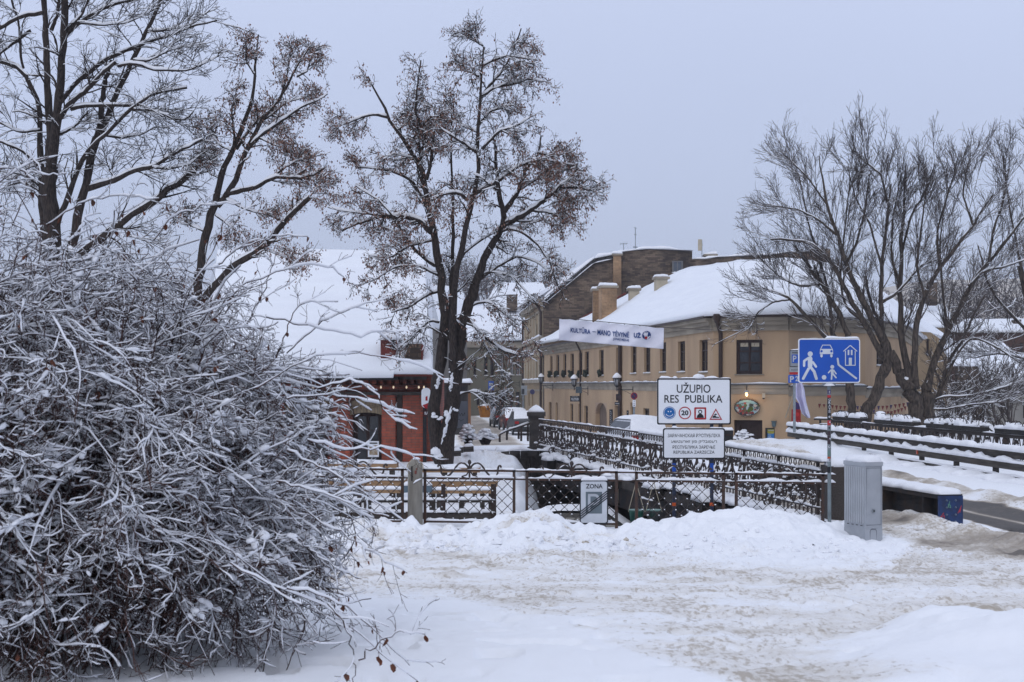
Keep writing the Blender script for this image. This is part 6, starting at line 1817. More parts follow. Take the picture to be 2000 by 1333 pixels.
ns = street_sign("no_parking_sign", 1232, 1245, 767, 780.6, 62, mat("dusk_blue", (.03, .035, .10), .6), "round blue no-parking sign on the post by the ochre wall", d_nostop, (1238.5, 768, 850), rnd=1)
plate([(1235.6, 782), (1241.6, 782), (1241.6, 794.5), (1235.6, 794.5)], 62, .03, "time_plate", WHITE, ns)
bd = Board(flatmap(62, .01), ns); bd.stroke(K_D, [(1238.6, 783.3), (1238.6, 786.5)], .8, 1, False); bd.stroke(K_D, [(1237, 789), (1240.4, 789)], .8, 1, False); bd.stroke(K_D, [(1237, 792), (1240.4, 792)], 1.2, 1, False); bd.build()


def d_bus(b):
    b.poly(K_W, [(955.5, 748.5), (963, 748.5), (963, 754.5), (955.5, 754.5)], 1); b.poly(K_D, [(956, 751.8), (962.6, 751.8), (962.6, 753), (956, 753)], 2)
    b.stroke(K_W, [(955.6, 758.8), (963, 758.8)], 1.2, 1, False)


street_sign("bus_stop_sign", 953.8, 964.4, 744.6, 763, 138, BLUEP, "blue and white bus stop sign in the side street", d_bus, (959, 763, 800))
street_sign("route_panel", 1018, 1029.5, 753.5, 772.3, 125, mat("pale_panel", (.34, .37, .40), .6), "pale upright panel with dark boxes at the street corner", lambda b: (b.poly(K_D, [(1018.8, 760), (1021, 760), (1021, 770.5), (1018.8, 770.5)], 1), b.poly(K_D, [(1021.6, 760), (1024, 760), (1024, 770.5), (1021.6, 770.5)], 1)), (1022, 772, 800))
street_sign("parking_disc_sign", 1035, 1044.5, 761, 771, 112, mat("violet_blue", (.06, .06, .15), .6), "small violet-blue round sign by the tall house", None, rnd=1)

# parking signs half hidden behind the home-zone sign
t5 = thing("parking_sign", W(1552, 850, 46), "grey and blue stacked P parking signs half behind the blue sign", "sign"); Y5 = 46
plate(rrect(1542.2, 684.5, 1571, 716.8, 1.5), Y5, .03, "panel", mat("sign_silver", (.27, .29, .32), .5), t5); plate(rrect(1542.5, 717.5, 1571, 727, 1), Y5, .03, "panel", mat("sign_silver2", (.33, .35, .37), .5), t5)
plate(rrect(1542.2, 727.5, 1571, 731.8, 1), Y5, .03, "red_panel", RED, t5); plate(rrect(1539.8, 732.7, 1571.5, 748.5, 1.5), Y5, .03, "blue_panel", BLUEP, t5)
bd = Board(flatmap(Y5, .01), t5)
bd.ring(("border", BLK), rrect(1542, 684.3, 1571.2, 717, 1.6), rrect(1543.2, 685.5, 1570, 715.8, 1), 1); bd.poly(("blue_field", BLUEP), [(1546.5, 693), (1566, 693), (1566, 709.5), (1546.5, 709.5)], 1)
bd.text(K_W, "P", 1548.2, 695, 1555.5, 707.5, 2, .02); bd.text(K_W, "P", 1542.6, 735, 1550.6, 747, 1, .03); bd.text(K_W, "2", 1553.2, 735, 1559.2, 745, 1, .03); bd.stroke(K_D, [(1547, 689.5), (1562, 689.5)], 1.4, 1, False); bd.stroke(K_D, [(1545, 723), (1560, 723)], .8, 1, False)
bd.build(); MB().tube([W(1551.5, 686, Y5 + .09), W(1551.5, 845, Y5 + .09)], .045, 8).build("post", STEEL, t5, smooth=True)
g = MB(); snow_strip(g, [W(1544, 684.2, Y5 + .015), W(1569, 684.2, Y5 + .015)], .06, .03, .04, .5, 2); g.build("snow", SNOW, t5, smooth=True)

# flags by the corner house
fg = thing("flag", W(1538, 820, 60), "limp lilac-white flag hanging from a slanting white pole", "flag")
MB().tube([W(1534, 816, 61.9), W(1549, 772, 60.2), W(1558, 747, 59.4)], .028, 6).build("pole", CREAMC, fg, smooth=True)
g = MB(); prof = [(747, 1554, 1566), (760, 1552, 1571), (775, 1552.5, 1573), (787, 1560, 1575), (798, 1563, 1578), (808, 1566, 1581), (817, 1577, 1583)]
nn = 14; v_ = []
for y, a_, b_ in prof:
    for i in range(nn + 1):
        t = i / nn; v_.append(W(a_ + (b_ - a_) * t, y, 59.5 + .18 * math.sin(t * 9 + y * .03)))
g.add(v_, [(j * (nn + 1) + i, j * (nn + 1) + i + 1, (j + 1) * (nn + 1) + i + 1, (j + 1) * (nn + 1) + i) for j in range(len(prof) - 1) for i in range(nn)])
cl = g.build("cloth", mat("lilac_cloth", (.68, .67, .80), .8, (.55, .53, .74), 2), fg, smooth=True)
rb_ = thing("red_banner", W(1553, 838, 60.5), "red vertical banner with a purple top behind the lilac flag", "banner")
plate([(1546.5, 800), (1564, 800), (1564, 838), (1545.5, 838)], 60.8, .04, "red_cloth", mat("banner_redc", (.33, .02, .02), .8, (.24, .015, .015), 3), rb_)
plate([(1552, 783), (1562.5, 790), (1562.5, 800), (1552, 800)], 60.8, .04, "purple_cloth", mat("purple_cloth", (.05, .03, .12), .8), rb_)
bd = Board(flatmap(60.8, .012), rb_); bd.text(("lettering", mat("pink_print", (.45, .16, .2), .7)), "UŽ", 1552.5, 822, 1562, 832, 1, .01); bd.disc(("motif", mat("bright_red", (.5, .03, .03), .7)), (1557, 810), 4, 1); bd.build()

# pennant strings
PR, PBm = mat("pennant_red", (.20, .05, .045), .9), mat("pennant_blue", (.07, .05, .12), .9)


def bunting(pts, Y, n, label, seed):
    r = thing("bunting", W(pts[0][0], pts[0][1], Y), label, "bunting", "strings of pennants on the corner house")
    P_ = np.array(pts, float); d = np.r_[0, np.cumsum(np.linalg.norm(np.diff(P_, axis=0), axis=1))]
    at = lambda t: (np.interp(t * d[-1], d, P_[:, 0]), np.interp(t * d[-1], d, P_[:, 1]))
    MB().tube([W(*at(t), Y) for t in np.linspace(0, 1, 20)], .012, 3).build("string", CREAMC, r)
    q = random.Random(seed)
    for k in range(n):
        x, y = at((k + .5) / n); tx = q.uniform(-1.2, 1.2)
        MB().prism([W(x - 2.8, y, Y - .01), W(x + 2.8, y, Y - .01), W(x + tx, y + q.uniform(7.5, 9.5), Y - .03)], (0, .01, 0)).build("pennant", PR if q.random() < .6 else PBm, r)


bunting([(1573, 783), (1590, 788), (1612, 790), (1640, 793), (1662, 793), (1690, 794), (1730, 793), (1770, 787), (1785, 783)], 63.5, 26, "upper string of small red pennants on the corner house", 1)
bunting([(1690, 796), (1712, 803), (1740, 804), (1760, 798), (1783, 786)], 64.5, 14, "lower sagging string of red and blue pennants", 2)

# yellow grit bin and dark bin
gr_ = thing("grit_bin", W(949, 795, 90), "orange-yellow grit bin with snow on its lid in the street", "bin")
c = np.array([X_(948.5, 140), 140, -1.05]); MB().lathe(c, [(.55, 0), (.72, .9), (.78, .95), (.78, 1.05), (.6, 1.15)], 14).build("bin", mat("grit_orange", (.42, .16, .015), .6), gr_, smooth=True); g = MB(); g.blob(c + UP * 1.12, (.7, .7, .2), 3); g.build("snow", SNOW, gr_, smooth=True)
bn = thing("litter_bin", W(965, 803, 95), "dark upright litter bin beside the orange grit bin", "bin"); c = np.array([X_(965, 135), 135, -1.05]); MB().box(c + UP * .85, (.55, .55, 1.7)).build("bin", BLACK, bn)
MB().box(c + UP * 1.74, (.6, .6, .08)).build("lid", IRON, bn)


# ------------------------------------------------------------------ cars
def car(loc, rot, paint, label, L=4.4, Wd=1.78, H=1.5, snow=1.0, boxy=0.0, group="parked cars"):
    r = thing("parked_car", loc, label, "car", group)
    c, s = math.cos(rot), math.sin(rot)
    T_ = lambda x, y, z: (loc[0] + x * c - y * s, loc[1] + x * s + y * c, loc[2] + z)
    rear = .40 - .25 * boxy
    st = [(-.50, .45, .62, .66, .80), (-.485, .30, .82, .86, .92), (-.455, .22, .92, .97, .96), (-.43 if boxy else -.36, .20, .96, 1.02, .98), (-.38 + (0 if boxy else .16), .19, .97, H, 1.0), (.02, .19, .95, H, 1.0), (.10, .19, .94, H * .97, 1.0), (.27, .20, .90, .93, 1.0),
          (.42, .22, .82, .84, .96), (.48, .30, .70, .73, .88), (.50, .42, .58, .60, .78)]
    def ring(x, zl, zb, zt, k):
        hw = Wd / 2 * k; cab_ = zt > zb + .2; ht = hw * (.78 if cab_ else .93)
        return [(-hw * .92, zl), (-hw, (zl + zb) / 2), (-hw * .97, zb), (-ht, zt - (.05 if cab_ else .01)), (-ht * .8, zt), (ht * .8, zt), (ht, zt - (.05 if cab_ else .01)), (hw * .97, zb), (hw, (zl + zb) / 2), (hw * .92, zl)]
    V = []; n = 10
    for x, zl, zb, zt, k in st: V += [T_(x * L, y, z) for y, z in ring(x, zl, zb, zt, k)]
    m_ = MB(); m_.add(V, [(i * n + j, (i + 1) * n + j, (i + 1) * n + (j + 1) % n, i * n + (j + 1) % n) for i in range(len(st) - 1) for j in range(n)] + [tuple(range(n)), tuple(range((len(st) - 1) * n, len(st) * n))[::-1]])
    m_.build("body", paint, r, smooth=False)
    gl = MB()
    def quad(a, b, c_, d): gl.add([T_(*a), T_(*b), T_(*c_), T_(*d)], [(0, 1, 2, 3)])
    x3, x4, x6, x7 = st[3][0] * L, st[4][0] * L, st[6][0] * L, st[7][0] * L
    hw = Wd / 2
    for sg in (-1, 1):
        quad((x3 + .1, sg * hw * .955, 1.0), (x7 - .15, sg * hw * .955, .98), (x6 - .05, sg * hw * .80, H - .10), (x4 + .05, sg * hw * .80, H - .10))
    quad((x3 + .02, -hw * .82, 1.04), (x3 + .02, hw * .82, 1.04), (x4 - .035, hw * .68, H - .10), (x4 - .035, -hw * .68, H - .10))
    quad((x7 + .03, -hw * .85, .98), (x7 + .03, hw * .85, .98), (x6 + .06, hw * .70, H - .10), (x6 + .06, -hw * .70, H - .10))
    gl.build("windows", DARKGLASS, r)
    for x in (-.31 * L, .31 * L):
        for sg in (-1, 1):
            w_ = MB(); p = [T_(x + .32 * math.cos(a), sg * hw * .90, .32 + .32 * math.sin(a)) for a in np.linspace(0, 2 * math.pi, 19)[:-1]]
            e_ = np.array(T_(0, sg * .1, 0)) - np.array(T_(0, 0, 0)); w_.prism(p, e_); w = w_.build("wheel", BLACK, r)
            p = [T_(x + .19 * math.cos(a), sg * (hw * .90 + .102), .32 + .19 * math.sin(a)) for a in np.linspace(0, 2 * math.pi, 15)[:-1]]
            w_ = MB(); w_.prism(p, e_ * .1); w_.build("rim", STEEL, w)
    for sg in (-1, 1):
        t = MB(); t.box(T_(-.493 * L, sg * hw * .78, .82), (.12, .26, .16), rot); t.build("taillight", mat("tail_red", (.35, .015, .015), .3), r)
        t = MB(); t.box(T_(.485 * L, sg * hw * .72, .64), (.1, .3, .13), rot); t.build("headlight", mat("head_glass", (.4, .42, .45), .2), r)
    t = MB(); t.box(T_(-.505 * L, 0, .62), (.03, .50, .11), rot); t.build("number_plate", WHITE, r)
    if snow > 0:
        sn2 = MB(); k = .10 * snow
        top = st[3:8] if snow < 1 else st[1:10]
        V = []; nn_ = 9
        for x, zl, zb, zt, kk in top:
            cab_ = zt > zb + .2; ht = hw * kk * (.80 if cab_ else .93)
            for j in range(nn_):
                t_ = j / (nn_ - 1); y = -ht + 2 * ht * t_; e = math.sin(math.pi * t_) ** .4
                V.append(T_(x * L, y, zt + k * e * random.uniform(.85, 1.15) + .005))
        sn2.add(V, [(i * nn_ + j, (i + 1) * nn_ + j, (i + 1) * nn_ + j + 1, i * nn_ + j + 1) for i in range(len(top) - 1) for j in range(nn_ - 1)])
        sn2.build("snow", SNOW, r, smooth=True)
    return r


cy = lambda px, Y, z=-1.03: (X_(px, Y), Y, z)
CB = mat("car_black", (.012, .013, .016), .3, (.03, .03, .03), 4); CR = mat("car_red", (.08, .012, .014), .35, (.05, .01, .012), 4); CG = mat("car_grey", (.045, .047, .052), .35, (.03, .03, .032), 4)
CWH = mat("car_frosted", (.62, .64, .68), .7, (.5, .52, .56), 9)
car(cy(983, 108), math.radians(97), CB, "black estate car at the head of the row of parked cars", H=1.62, boxy=1, snow=0)
car(cy(1003, 100), math.radians(97), CR, "dark red car under thick snow in the parked row", H=1.5, snow=1.2)
car(cy(1022, 92), math.radians(97), CG, "dark grey car nearest the stone pier", H=1.5, snow=.3)
c5 = car((X_(1240, 60.5), 61.2, -.80), math.radians(104), CWH, "snow-plastered white car in front of the ochre house", L=4.6, H=1.55, snow=1.5, boxy=1)
car((X_(1104, 33), 33.6, -2.15), math.radians(175), CB, "dark car with snow on its roof on the quay behind the fence", H=1.45, snow=.8)

# ------------------------------------------------------------------ trees
def resample(P, K):
    P = np.asarray(P, float)
    d = np.r_[0, np.cumsum(np.linalg.norm(np.diff(P, axis=0), axis=1))]
    t = np.linspace(0, d[-1], K)
    # smooth by Catmull-like cubic through numpy interpolation of a densified, blurred line
    Q = np.stack([np.interp(t, d, P[:, i]) for i in range(P.shape[1])], 1)
    if K > 6:
        Q[1:-1] = Q[1:-1] * .5 + (Q[:-2] + Q[2:]) * .25
    return Q


def spawn(q, P, R, n, length, ang, K, grav, wig, rk, rmin, tmin=.15, tmax=1.0, up=0.0, tpow=1.0, lenpow=0.3):
    """n children on each polyline: returns (P,R) of the next order."""
    N, Kp, _ = P.shape
    idx = np.repeat(np.arange(N), n)
    t = tmin + (tmax - tmin) * q.random(len(idx)) ** tpow
    f = t * (Kp - 1); i0 = np.minimum(f.astype(int), Kp - 2); fr = (f - i0)[:, None]
    base = P[idx, i0] * (1 - fr) + P[idx, i0 + 1] * fr
    r0 = R[idx, i0] * (1 - fr[:, 0]) + R[idx, i0 + 1] * fr[:, 0]
    T = P[idx, i0 + 1] - P[idx, i0]; T /= np.linalg.norm(T, axis=1, keepdims=True) + 1e-9
    rd = q.normal(size=T.shape); rd -= (rd * T).sum(1, keepdims=True) * T; rd /= np.linalg.norm(rd, axis=1, keepdims=True) + 1e-9
    a = np.radians(ang) * q.uniform(.6, 1.35, len(idx))[:, None]
    d = np.cos(a) * T + np.sin(a) * rd; d[:, 2] += up; d /= np.linalg.norm(d, axis=1, keepdims=True)
    Ls = length * q.uniform(.45, 1.3, len(idx)) * (1 - t * lenpow)
    out = np.zeros((len(idx), K, 3)); out[:, 0] = base
    bend = q.normal(size=d.shape) * wig * .6
    for k in range(1, K):
        d = d + bend / K * 1.5 + q.normal(size=d.shape) * wig / K ** .5 * .6
        d[:, 2] += grav / K
        d /= np.linalg.norm(d, axis=1, keepdims=True)
        out[:, k] = out[:, k - 1] + d * (Ls / (K - 1))[:, None]
    rr = np.minimum(r0 * rk, r0)[:, None] * np.linspace(1, .35, K)[None, :]
    return out, np.maximum(rr, rmin)


def snow_tubes(q, P, R, a, b, gap=.25, thr=.35, mx=.08, steep=.95):
    """Ridge of snow along the upper side of each branch; none where it is steep."""
    N, K, _ = P.shape
    T = np.gradient(P, axis=1); T /= np.linalg.norm(T, axis=2, keepdims=True) + 1e-9
    hz = np.sqrt(np.clip(1 - T[:, :, 2] ** 2, 0, 1))
    h = np.clip((hz - thr) / (steep - thr), 0, 1)
    nz = q.random((N, K)); nz = np.where(nz < gap, .05, .4 + nz * 1.0)
    if K >= 6: nz[:, 1:-1] = nz[:, 1:-1] * .4 + (nz[:, :-2] + nz[:, 2:]) * .3
    th = np.minimum((a + b * R) * h * nz, mx)
    C = P + np.array([0, 0, 1.0]) * (R * .72 + th * .45)[:, :, None]
    th[:, 0] *= .4; th[:, -1] *= .5
    keep = th.max(axis=1) > a * .2
    return C[keep], np.maximum(th, .0004)[keep]


def add_tubes(mb, P, R, sides):
    if len(P):
        v, f = tubes(P, R, sides); mb.add(v, f)


def tree(name, label, base_px, Y0, limbs, levels, bark, twig, snow_k, seed, seeds=None, group=None, spread=.35, trunk_n=2, extra_snow=None, streaks=None):
    """limbs: (photo polyline, start width px, end width px, side twigs?); depth wanders round Y0."""
    q = np.random.default_rng(seed)
    root = thing(name, W(base_px[0], base_px[1], Y0), label, "tree", group)
    tr, sn_ = MB(), MB()
    tipP, tipR = [], []
    lim = MB(); K = 18
    starts = []
    for li, L_ in enumerate(limbs):
        pts, w0, w1 = L_[0], L_[1], L_[2]
        pts = np.array(pts, float)
        # depth: start from the nearest point of an earlier limb so the joints meet
        y0 = Y0
        if starts:
            best = min(starts, key=lambda s: (s[0] - pts[0][0]) ** 2 + (s[1] - pts[0][1]) ** 2)
            if (best[0] - pts[0][0]) ** 2 + (best[1] - pts[0][1]) ** 2 < 30 ** 2: y0 = best[2]
        length = np.sum(np.linalg.norm(np.diff(pts, axis=0), axis=1)) * Y0 / FPX
        dirn = q.uniform(-1, 1) * spread * (0 if li < trunk_n else 1)
        d = np.r_[0, np.cumsum(np.linalg.norm(np.diff(pts, axis=0), axis=1))]; d /= d[-1]
        Ys = y0 + dirn * length * d
        Q = resample(np.column_stack([pts, Ys]), K)
        P_ = np.array([W(a, b, c) for a, b, c in Q])
        amp = .25 * w0 * Y0 / FPX
        P_[1:-1] += q.normal(size=(K - 2, 3)) * amp * .30
        Rr = np.linspace(w0 / 2, w1 / 2, K) * Y0 / FPX
        Rr = Rr * (1 + q.normal(size=K) * .06)
        for a, b, c in Q[::2]: starts.append((a, b, c))
        P_ = np.vstack([P_, P_[-1:] + (P_[-1:] - P_[-2:-1]) * .02]); Rr = np.r_[Rr, Rr[-1] * .15]
        big = w0 > 13
        (tr if li < trunk_n else lim).tube(P_, Rr, 10 if big else 6)
        sp, sr = snow_tubes(q, P_[None, :-1], Rr[None, :-1], snow_k[0] * 1.3, snow_k[1] * 1.5, .22, .22, .16, .85)
        add_tubes(sn_, sp, sr, 6)
        if li >= trunk_n or (len(L_) > 3 and L_[3]):
            if not (len(L_) > 3 and L_[3] is False):
                tipP.append(P_[:-1]); tipR.append(Rr[:-1])
    tr.build("trunk", bark, root, smooth=True)
    lim.build("limbs", bark, root, smooth=True)
    P_, R_ = np.array(tipP), np.array(tipR)
    tw = MB(); last = None
    for k, lv in enumerate(levels):
        P_, R_ = spawn(q, P_, R_, **lv['s'])
        add_tubes(tw, P_, R_, 4 if k == 0 else 3)
        sp, sr = snow_tubes(q, P_, R_, snow_k[0] * lv.get('sk', 1), snow_k[1], lv.get('gap', .25), lv.get('thr', .35), .06)
        if lv.get('sf', 1) < 1:
            m_ = q.random(len(sp)) < lv['sf']; sp, sr = sp[m_], sr[m_]
        add_tubes(sn_, sp, sr, 4 if k == 0 else 3)
        last = (P_, R_)
        lv['out'] = last
    tw.build("twigs", twig, root, smooth=True)
    if extra_snow:
        for (x, y, r_, dz) in extra_snow:
            [sn_.blob(W(x + q.normal() * 3, y + q.normal() * 3, Y0 - .18 + dz), (r_ * .6, r_ * .5, r_ * q.uniform(.4, .9)), int(x) + i_, 8, 6, .4) for i_ in range(3)]
    for st_ in streaks or []:
        n_ = 22; pz = resample(np.array([W(x, y, Y0 - .62 + .1 * k_) for k_, (x, y) in enumerate(st_)]), n_)
        sn_.tube(pz + q.normal(size=pz.shape) * .012, np.maximum(.012, .045 * np.sin(np.linspace(.25, 2.9, n_)) + q.normal(size=n_) * .012), 6)
    sn_.build("snow", SNOW, root, smooth=True)
    if seeds:
        nper, size, lvl, mat_ = seeds
        Ps = np.concatenate([levels[k]['out'][0].reshape(-1, 3) if k < 0 else levels[k]['out'][0][:, 1:].reshape(-1, 3) for k in lvl])
        sel = q.integers(0, len(Ps), nper)
        # clusters: keep seeds where a smooth field is high so that bare gaps remain
        c = Ps[sel]
        fld = fbm(c[:, 0] + c[:, 1] * .3, c[:, 2], 1.1, seed, 3)
        c = c[(fld + q.normal(size=len(c)) * .30) > -.05]
        n = len(c)
        c = c + q.normal(size=(n, 3)) * .05
        a = q.random(n) * 2 * math.pi; s = size * q.uniform(.6, 1.4, n)
        side = np.stack([np.cos(a), np.sin(a), q.normal(size=n) * .3], 1) * (s * .32)[:, None]
        dn = np.stack([q.normal(size=n) * .35, q.normal(size=n) * .35, -np.ones(n)], 1) * s[:, None]
        v = np.stack([c, c + dn * .5 + side, c + dn, c + dn * .5 - side], 1).reshape(-1, 3)
        fold = np.repeat(q.normal(size=(n, 3)) * (s * .1)[:, None], 4, axis=0); fold[0::4] = 0; fold[2::4] = 0
        i = np.arange(n)[:, None] * 4
        ms = MB(); ms.add(v + fold, np.hstack([i, i + 1, i + 2, i + 3])); ms.build("seed_bunches", mat_, root)
    return root


lv = lambda **k: k
# the lime tree in the middle
lime_limbs = [
    ([(866, 908), (852, 860), (846, 815), (853, 749), (863, 690), (869, 640), (866, 590), (858, 520)], 28, 16),
    ([(868, 908), (872, 850), (884, 790), (890, 740), (894, 690), (901, 635), (912, 600), (928, 556)], 36, 19),
    ([(858, 520), (846, 459), (835, 396), (831, 360), (815, 312), (775, 257), (747, 205), (719, 150)], 16, 3),
    ([(928, 556), (950, 495), (982, 443), (986, 416), (970, 372), (970, 300), (963, 268)], 18, 4),
    ([(888, 760), (887, 690), (884, 620), (888, 555), (902, 467), (918, 408), (930, 376), (934, 320), (936, 201), (940, 150), (945, 92)], 17, 3),
    ([(833, 352), (842, 316), (848, 269), (850, 205)], 8, 3), ([(831, 268), (811, 221), (816, 157), (822, 118)], 7, 3), ([(818, 318), (832, 268)], 7, 5),
    ([(982, 443), (1037, 412), (1077, 380), (1113, 348), (1128, 330)], 12, 4), ([(1100, 368), (1125, 366), (1150, 372), (1174, 370)], 6, 2.5),
    ([(986, 414), (1013, 372), (1029, 328), (1053, 300), (1057, 265)], 10, 3), ([(1053, 300), (1080, 306), (1100, 300)], 5, 2),
    ([(938, 192), (970, 169), (1000, 166), (1033, 153), (1060, 162)], 7, 2.5), ([(946, 181), (982, 137), (998, 110), (1018, 56)], 6, 2), ([(940, 130), (965, 118), (990, 110), (1050, 118)], 5, 2),
    ([(938, 304), (906, 280), (862, 253), (850, 236)], 6, 2.5), ([(938, 241), (958, 217), (978, 213), (1000, 205)], 6, 2), ([(942, 292), (974, 257), (1014, 245), (1035, 230)], 6, 2),
    ([(936, 150), (915, 140), (898, 135)], 4, 2), ([(944, 90), (925, 80), (915, 75)], 4, 2),
    ([(843, 455), (817, 430), (791, 424), (743, 424), (687, 440), (668, 452)], 11, 3.5), ([(838, 412), (820, 375), (799, 348), (759, 332), (699, 328)], 8, 2.5),
    ([(850, 520), (815, 495), (775, 436), (747, 396), (695, 364)], 7, 2.5), ([(791, 424), (735, 420), (664, 412), (640, 405)], 5, 2), ([(758, 230), (733, 224), (707, 229), (670, 244), (652, 252)], 6, 2),
    ([(914, 392), (900, 380), (886, 376), (862, 382), (843, 392)], 7, 4), ([(930, 376), (966, 360), (1013, 324), (1037, 316), (1070, 312)], 8, 2.5),
    ([(880, 660), (882, 580), (884, 507), (886, 408), (880, 288), (882, 200), (878, 178)], 12, 2),
    ([(909, 619), (944, 657), (980, 684), (1020, 698), (1042, 694)], 7, 2.5), ([(915, 600), (935, 592), (955, 590), (980, 609), (1015, 638)], 5, 2),
    ([(862, 568), (835, 576), (804, 598), (764, 611)], 6, 2), ([(858, 630), (840, 626), (804, 660), (777, 682)], 5, 2), ([(893, 776), (905, 768), (925, 765), (966, 776), (985, 784)], 5, 1.6),
    ([(965, 465), (990, 444), (1020, 455), (1049, 475), (1075, 515), (1089, 559)], 6, 2), ([(930, 552), (975, 520), (1010, 500), (1050, 512), (1078, 540)], 6, 2), ([(920, 560), (950, 530), (1000, 540), (1045, 590)], 5, 2),
    ([(905, 630), (930, 640), (960, 700), (1000, 745)], 4, 1.5), ([(858, 540), (820, 520), (775, 520), (735, 545), (700, 560)], 5, 2), ([(845, 470), (800, 480), (760, 505), (720, 500)], 5, 2),
    ([(970, 372), (945, 350), (925, 340)], 5, 2), ([(815, 312), (790, 305), (770, 300), (748, 312)], 5, 2), ([(800, 290), (812, 262), (840, 245)], 5, 2),
    ([(775, 257), (800, 235), (808, 200)], 4, 2), ([(890, 560), (900, 500), (960, 455), (1010, 445), (1060, 430)], 5, 2),
    ([(1037, 412), (1070, 415), (1100, 425), (1120, 440)], 5, 2), ([(1080, 380), (1110, 395), (1135, 380)], 4, 2), ([(1013, 372), (1050, 350), (1080, 340), (1110, 330)], 5, 2), ([(935, 260), (900, 245), (880, 215), (872, 195)], 4, 1.5),
]
lime_lv = [lv(s=dict(n=11, length=.80, ang=52, K=6, grav=-.15, wig=.5, rk=.42, rmin=.0075, tmin=.12, up=.08, lenpow=.6), sk=.75, sf=.6),
           lv(s=dict(n=7, length=.42, ang=48, K=4, grav=-.30, wig=.6, rk=.6, rmin=.0055, tmin=.15), sk=.75, sf=.5),
           lv(s=dict(n=3, length=.20, ang=45, K=3, grav=-.4, wig=.5, rk=.7, rmin=.0045, tmin=.2), sk=.7, sf=.3)]
# bare basal knot snow lumps
tree("lime_tree", "twin-stemmed bare lime tree with brown seed bunches behind the fence", (868, 908), 36, lime_limbs, lime_lv, BARK, BARK, (.022, .28), 3,
     seeds=(36000, .054, (0, 1, 2), SEED), spread=.30, extra_snow=[(847, 814, .09, 0), (858, 817, .09, -.1), (872, 812, .10, -.1), (889, 801, .06, -.1), (853, 752, .05, 0), (852, 888, .20, -.5), (880, 735, .05, -.1)], streaks=[[(881, 795), (875, 818), (871, 836), (866, 852), (863, 868)], [(884, 728), (881, 748), (879, 765)], [(858, 735), (853, 760)]])

# the tall dark tree on the left
left_limbs = [
    ([(112, 800), (108, 700), (106, 600), (101, 500), (98, 420), (100, 330)], 40, 30),
    ([(118, 800), (122, 640), (128, 540), (140, 470), (150, 430), (168, 357), (180, 300), (189, 269)], 23, 16),
    ([(100, 330), (108, 260), (115, 200), (120, 150), (124, 60), (128, -80)], 20, 10), ([(98, 340), (97, 250), (93, 160), (88, 70), (84, -80)], 18, 8),
    ([(112, 236), (135, 205), (165, 180), (202, 143), (226, 122)], 11, 7), ([(189, 269), (197, 235), (199, 197), (210, 139), (218, 118)], 13, 8, False),
    ([(193, 269), (227, 185), (260, 118), (286, 63), (320, -5), (345, -80)], 13, 6), ([(111, 445), (139, 370), (168, 294), (205, 265), (252, 214), (294, 185), (330, 177), (365, 172)], 12, 4),
    ([(168, 370), (200, 357), (227, 353), (260, 332), (298, 328), (340, 300), (395, 273)], 12, 4), ([(120, 545), (150, 500), (193, 470), (235, 437), (286, 403), (336, 366), (370, 345), (391, 319)], 17, 10),
    ([(88, 480), (84, 400), (80, 330), (76, 252), (80, 218), (63, 168), (46, 134), (0, 118), (-40, 112)], 15, 7), ([(46, 134), (42, 126), (36, 42), (23, 5), (20, -60)], 6, 3),
    ([(122, 75), (155, 45), (210, 12), (260, 0), (330, -20)], 9, 3), ([(118, 200), (140, 170), (165, 150), (200, 120), (268, 90), (336, 67), (378, 50), (424, 40)], 10, 3),
    ([(112, 266), (147, 248), (172, 218)], 6, 3), ([(138, 214), (165, 207), (197, 206), (268, 206), (302, 218), (361, 240), (378, 218)], 8, 3),
    ([(230, 130), (260, 122), (302, 138), (365, 139), (400, 125), (430, 108)], 6, 2), ([(-30, 270), (0, 277), (42, 294), (78, 326)], 5, 5), ([(88, 25), (40, 32), (-10, 62), (-60, 110)], 9, 5), ([(60, 60), (20, 90), (-30, 130)], 7, 4),
    ([(78, 255), (40, 260), (0, 240), (-30, 230)], 5, 3), ([(100, 60), (112, 30), (118, -30)], 8, 5), ([(286, 63), (320, 60), (370, 52), (410, 20)], 5, 2), ([(252, 214), (290, 215), (330, 225)], 5, 2),
    ([(298, 328), (330, 330), (370, 322), (395, 300)], 5, 2), ([(130, 60), (160, 30), (180, -20)], 6, 3), ([(205, 265), (240, 270), (280, 262), (300, 250)], 5, 2),
    ([(227, 353), (215, 335), (210, 318)], 4, 2), ([(235, 437), (250, 460), (280, 470)], 3, 1.5), ([(260, 118), (290, 120), (330, 100), (360, 90)], 5, 2), ([(150, 45), (200, 50), (250, 45), (300, 20)], 5, 2), ([(84, 320), (50, 330), (20, 350), (-20, 345)], 4, 2)]
left_lv = [lv(s=dict(n=12, length=.95, ang=50, K=7, grav=.05, wig=.6, rk=.34, rmin=.006, tmin=.15, up=.15), sk=.7, sf=.7),
           lv(s=dict(n=6, length=.42, ang=42, K=4, grav=0, wig=.6, rk=.5, rmin=.0042, tmin=.15, up=.05), sk=.6, sf=.45),
           lv(s=dict(n=3, length=.17, ang=40, K=3, grav=0, wig=.5, rk=.6, rmin=.0032, tmin=.25), sk=.6, sf=.2)]
tree("bare_tree", "tallest dark bare tree rising out of frame at the far left", (112, 800), 28, left_limbs, left_lv, BARK, BARK, (.018, .26), 11, spread=.30)

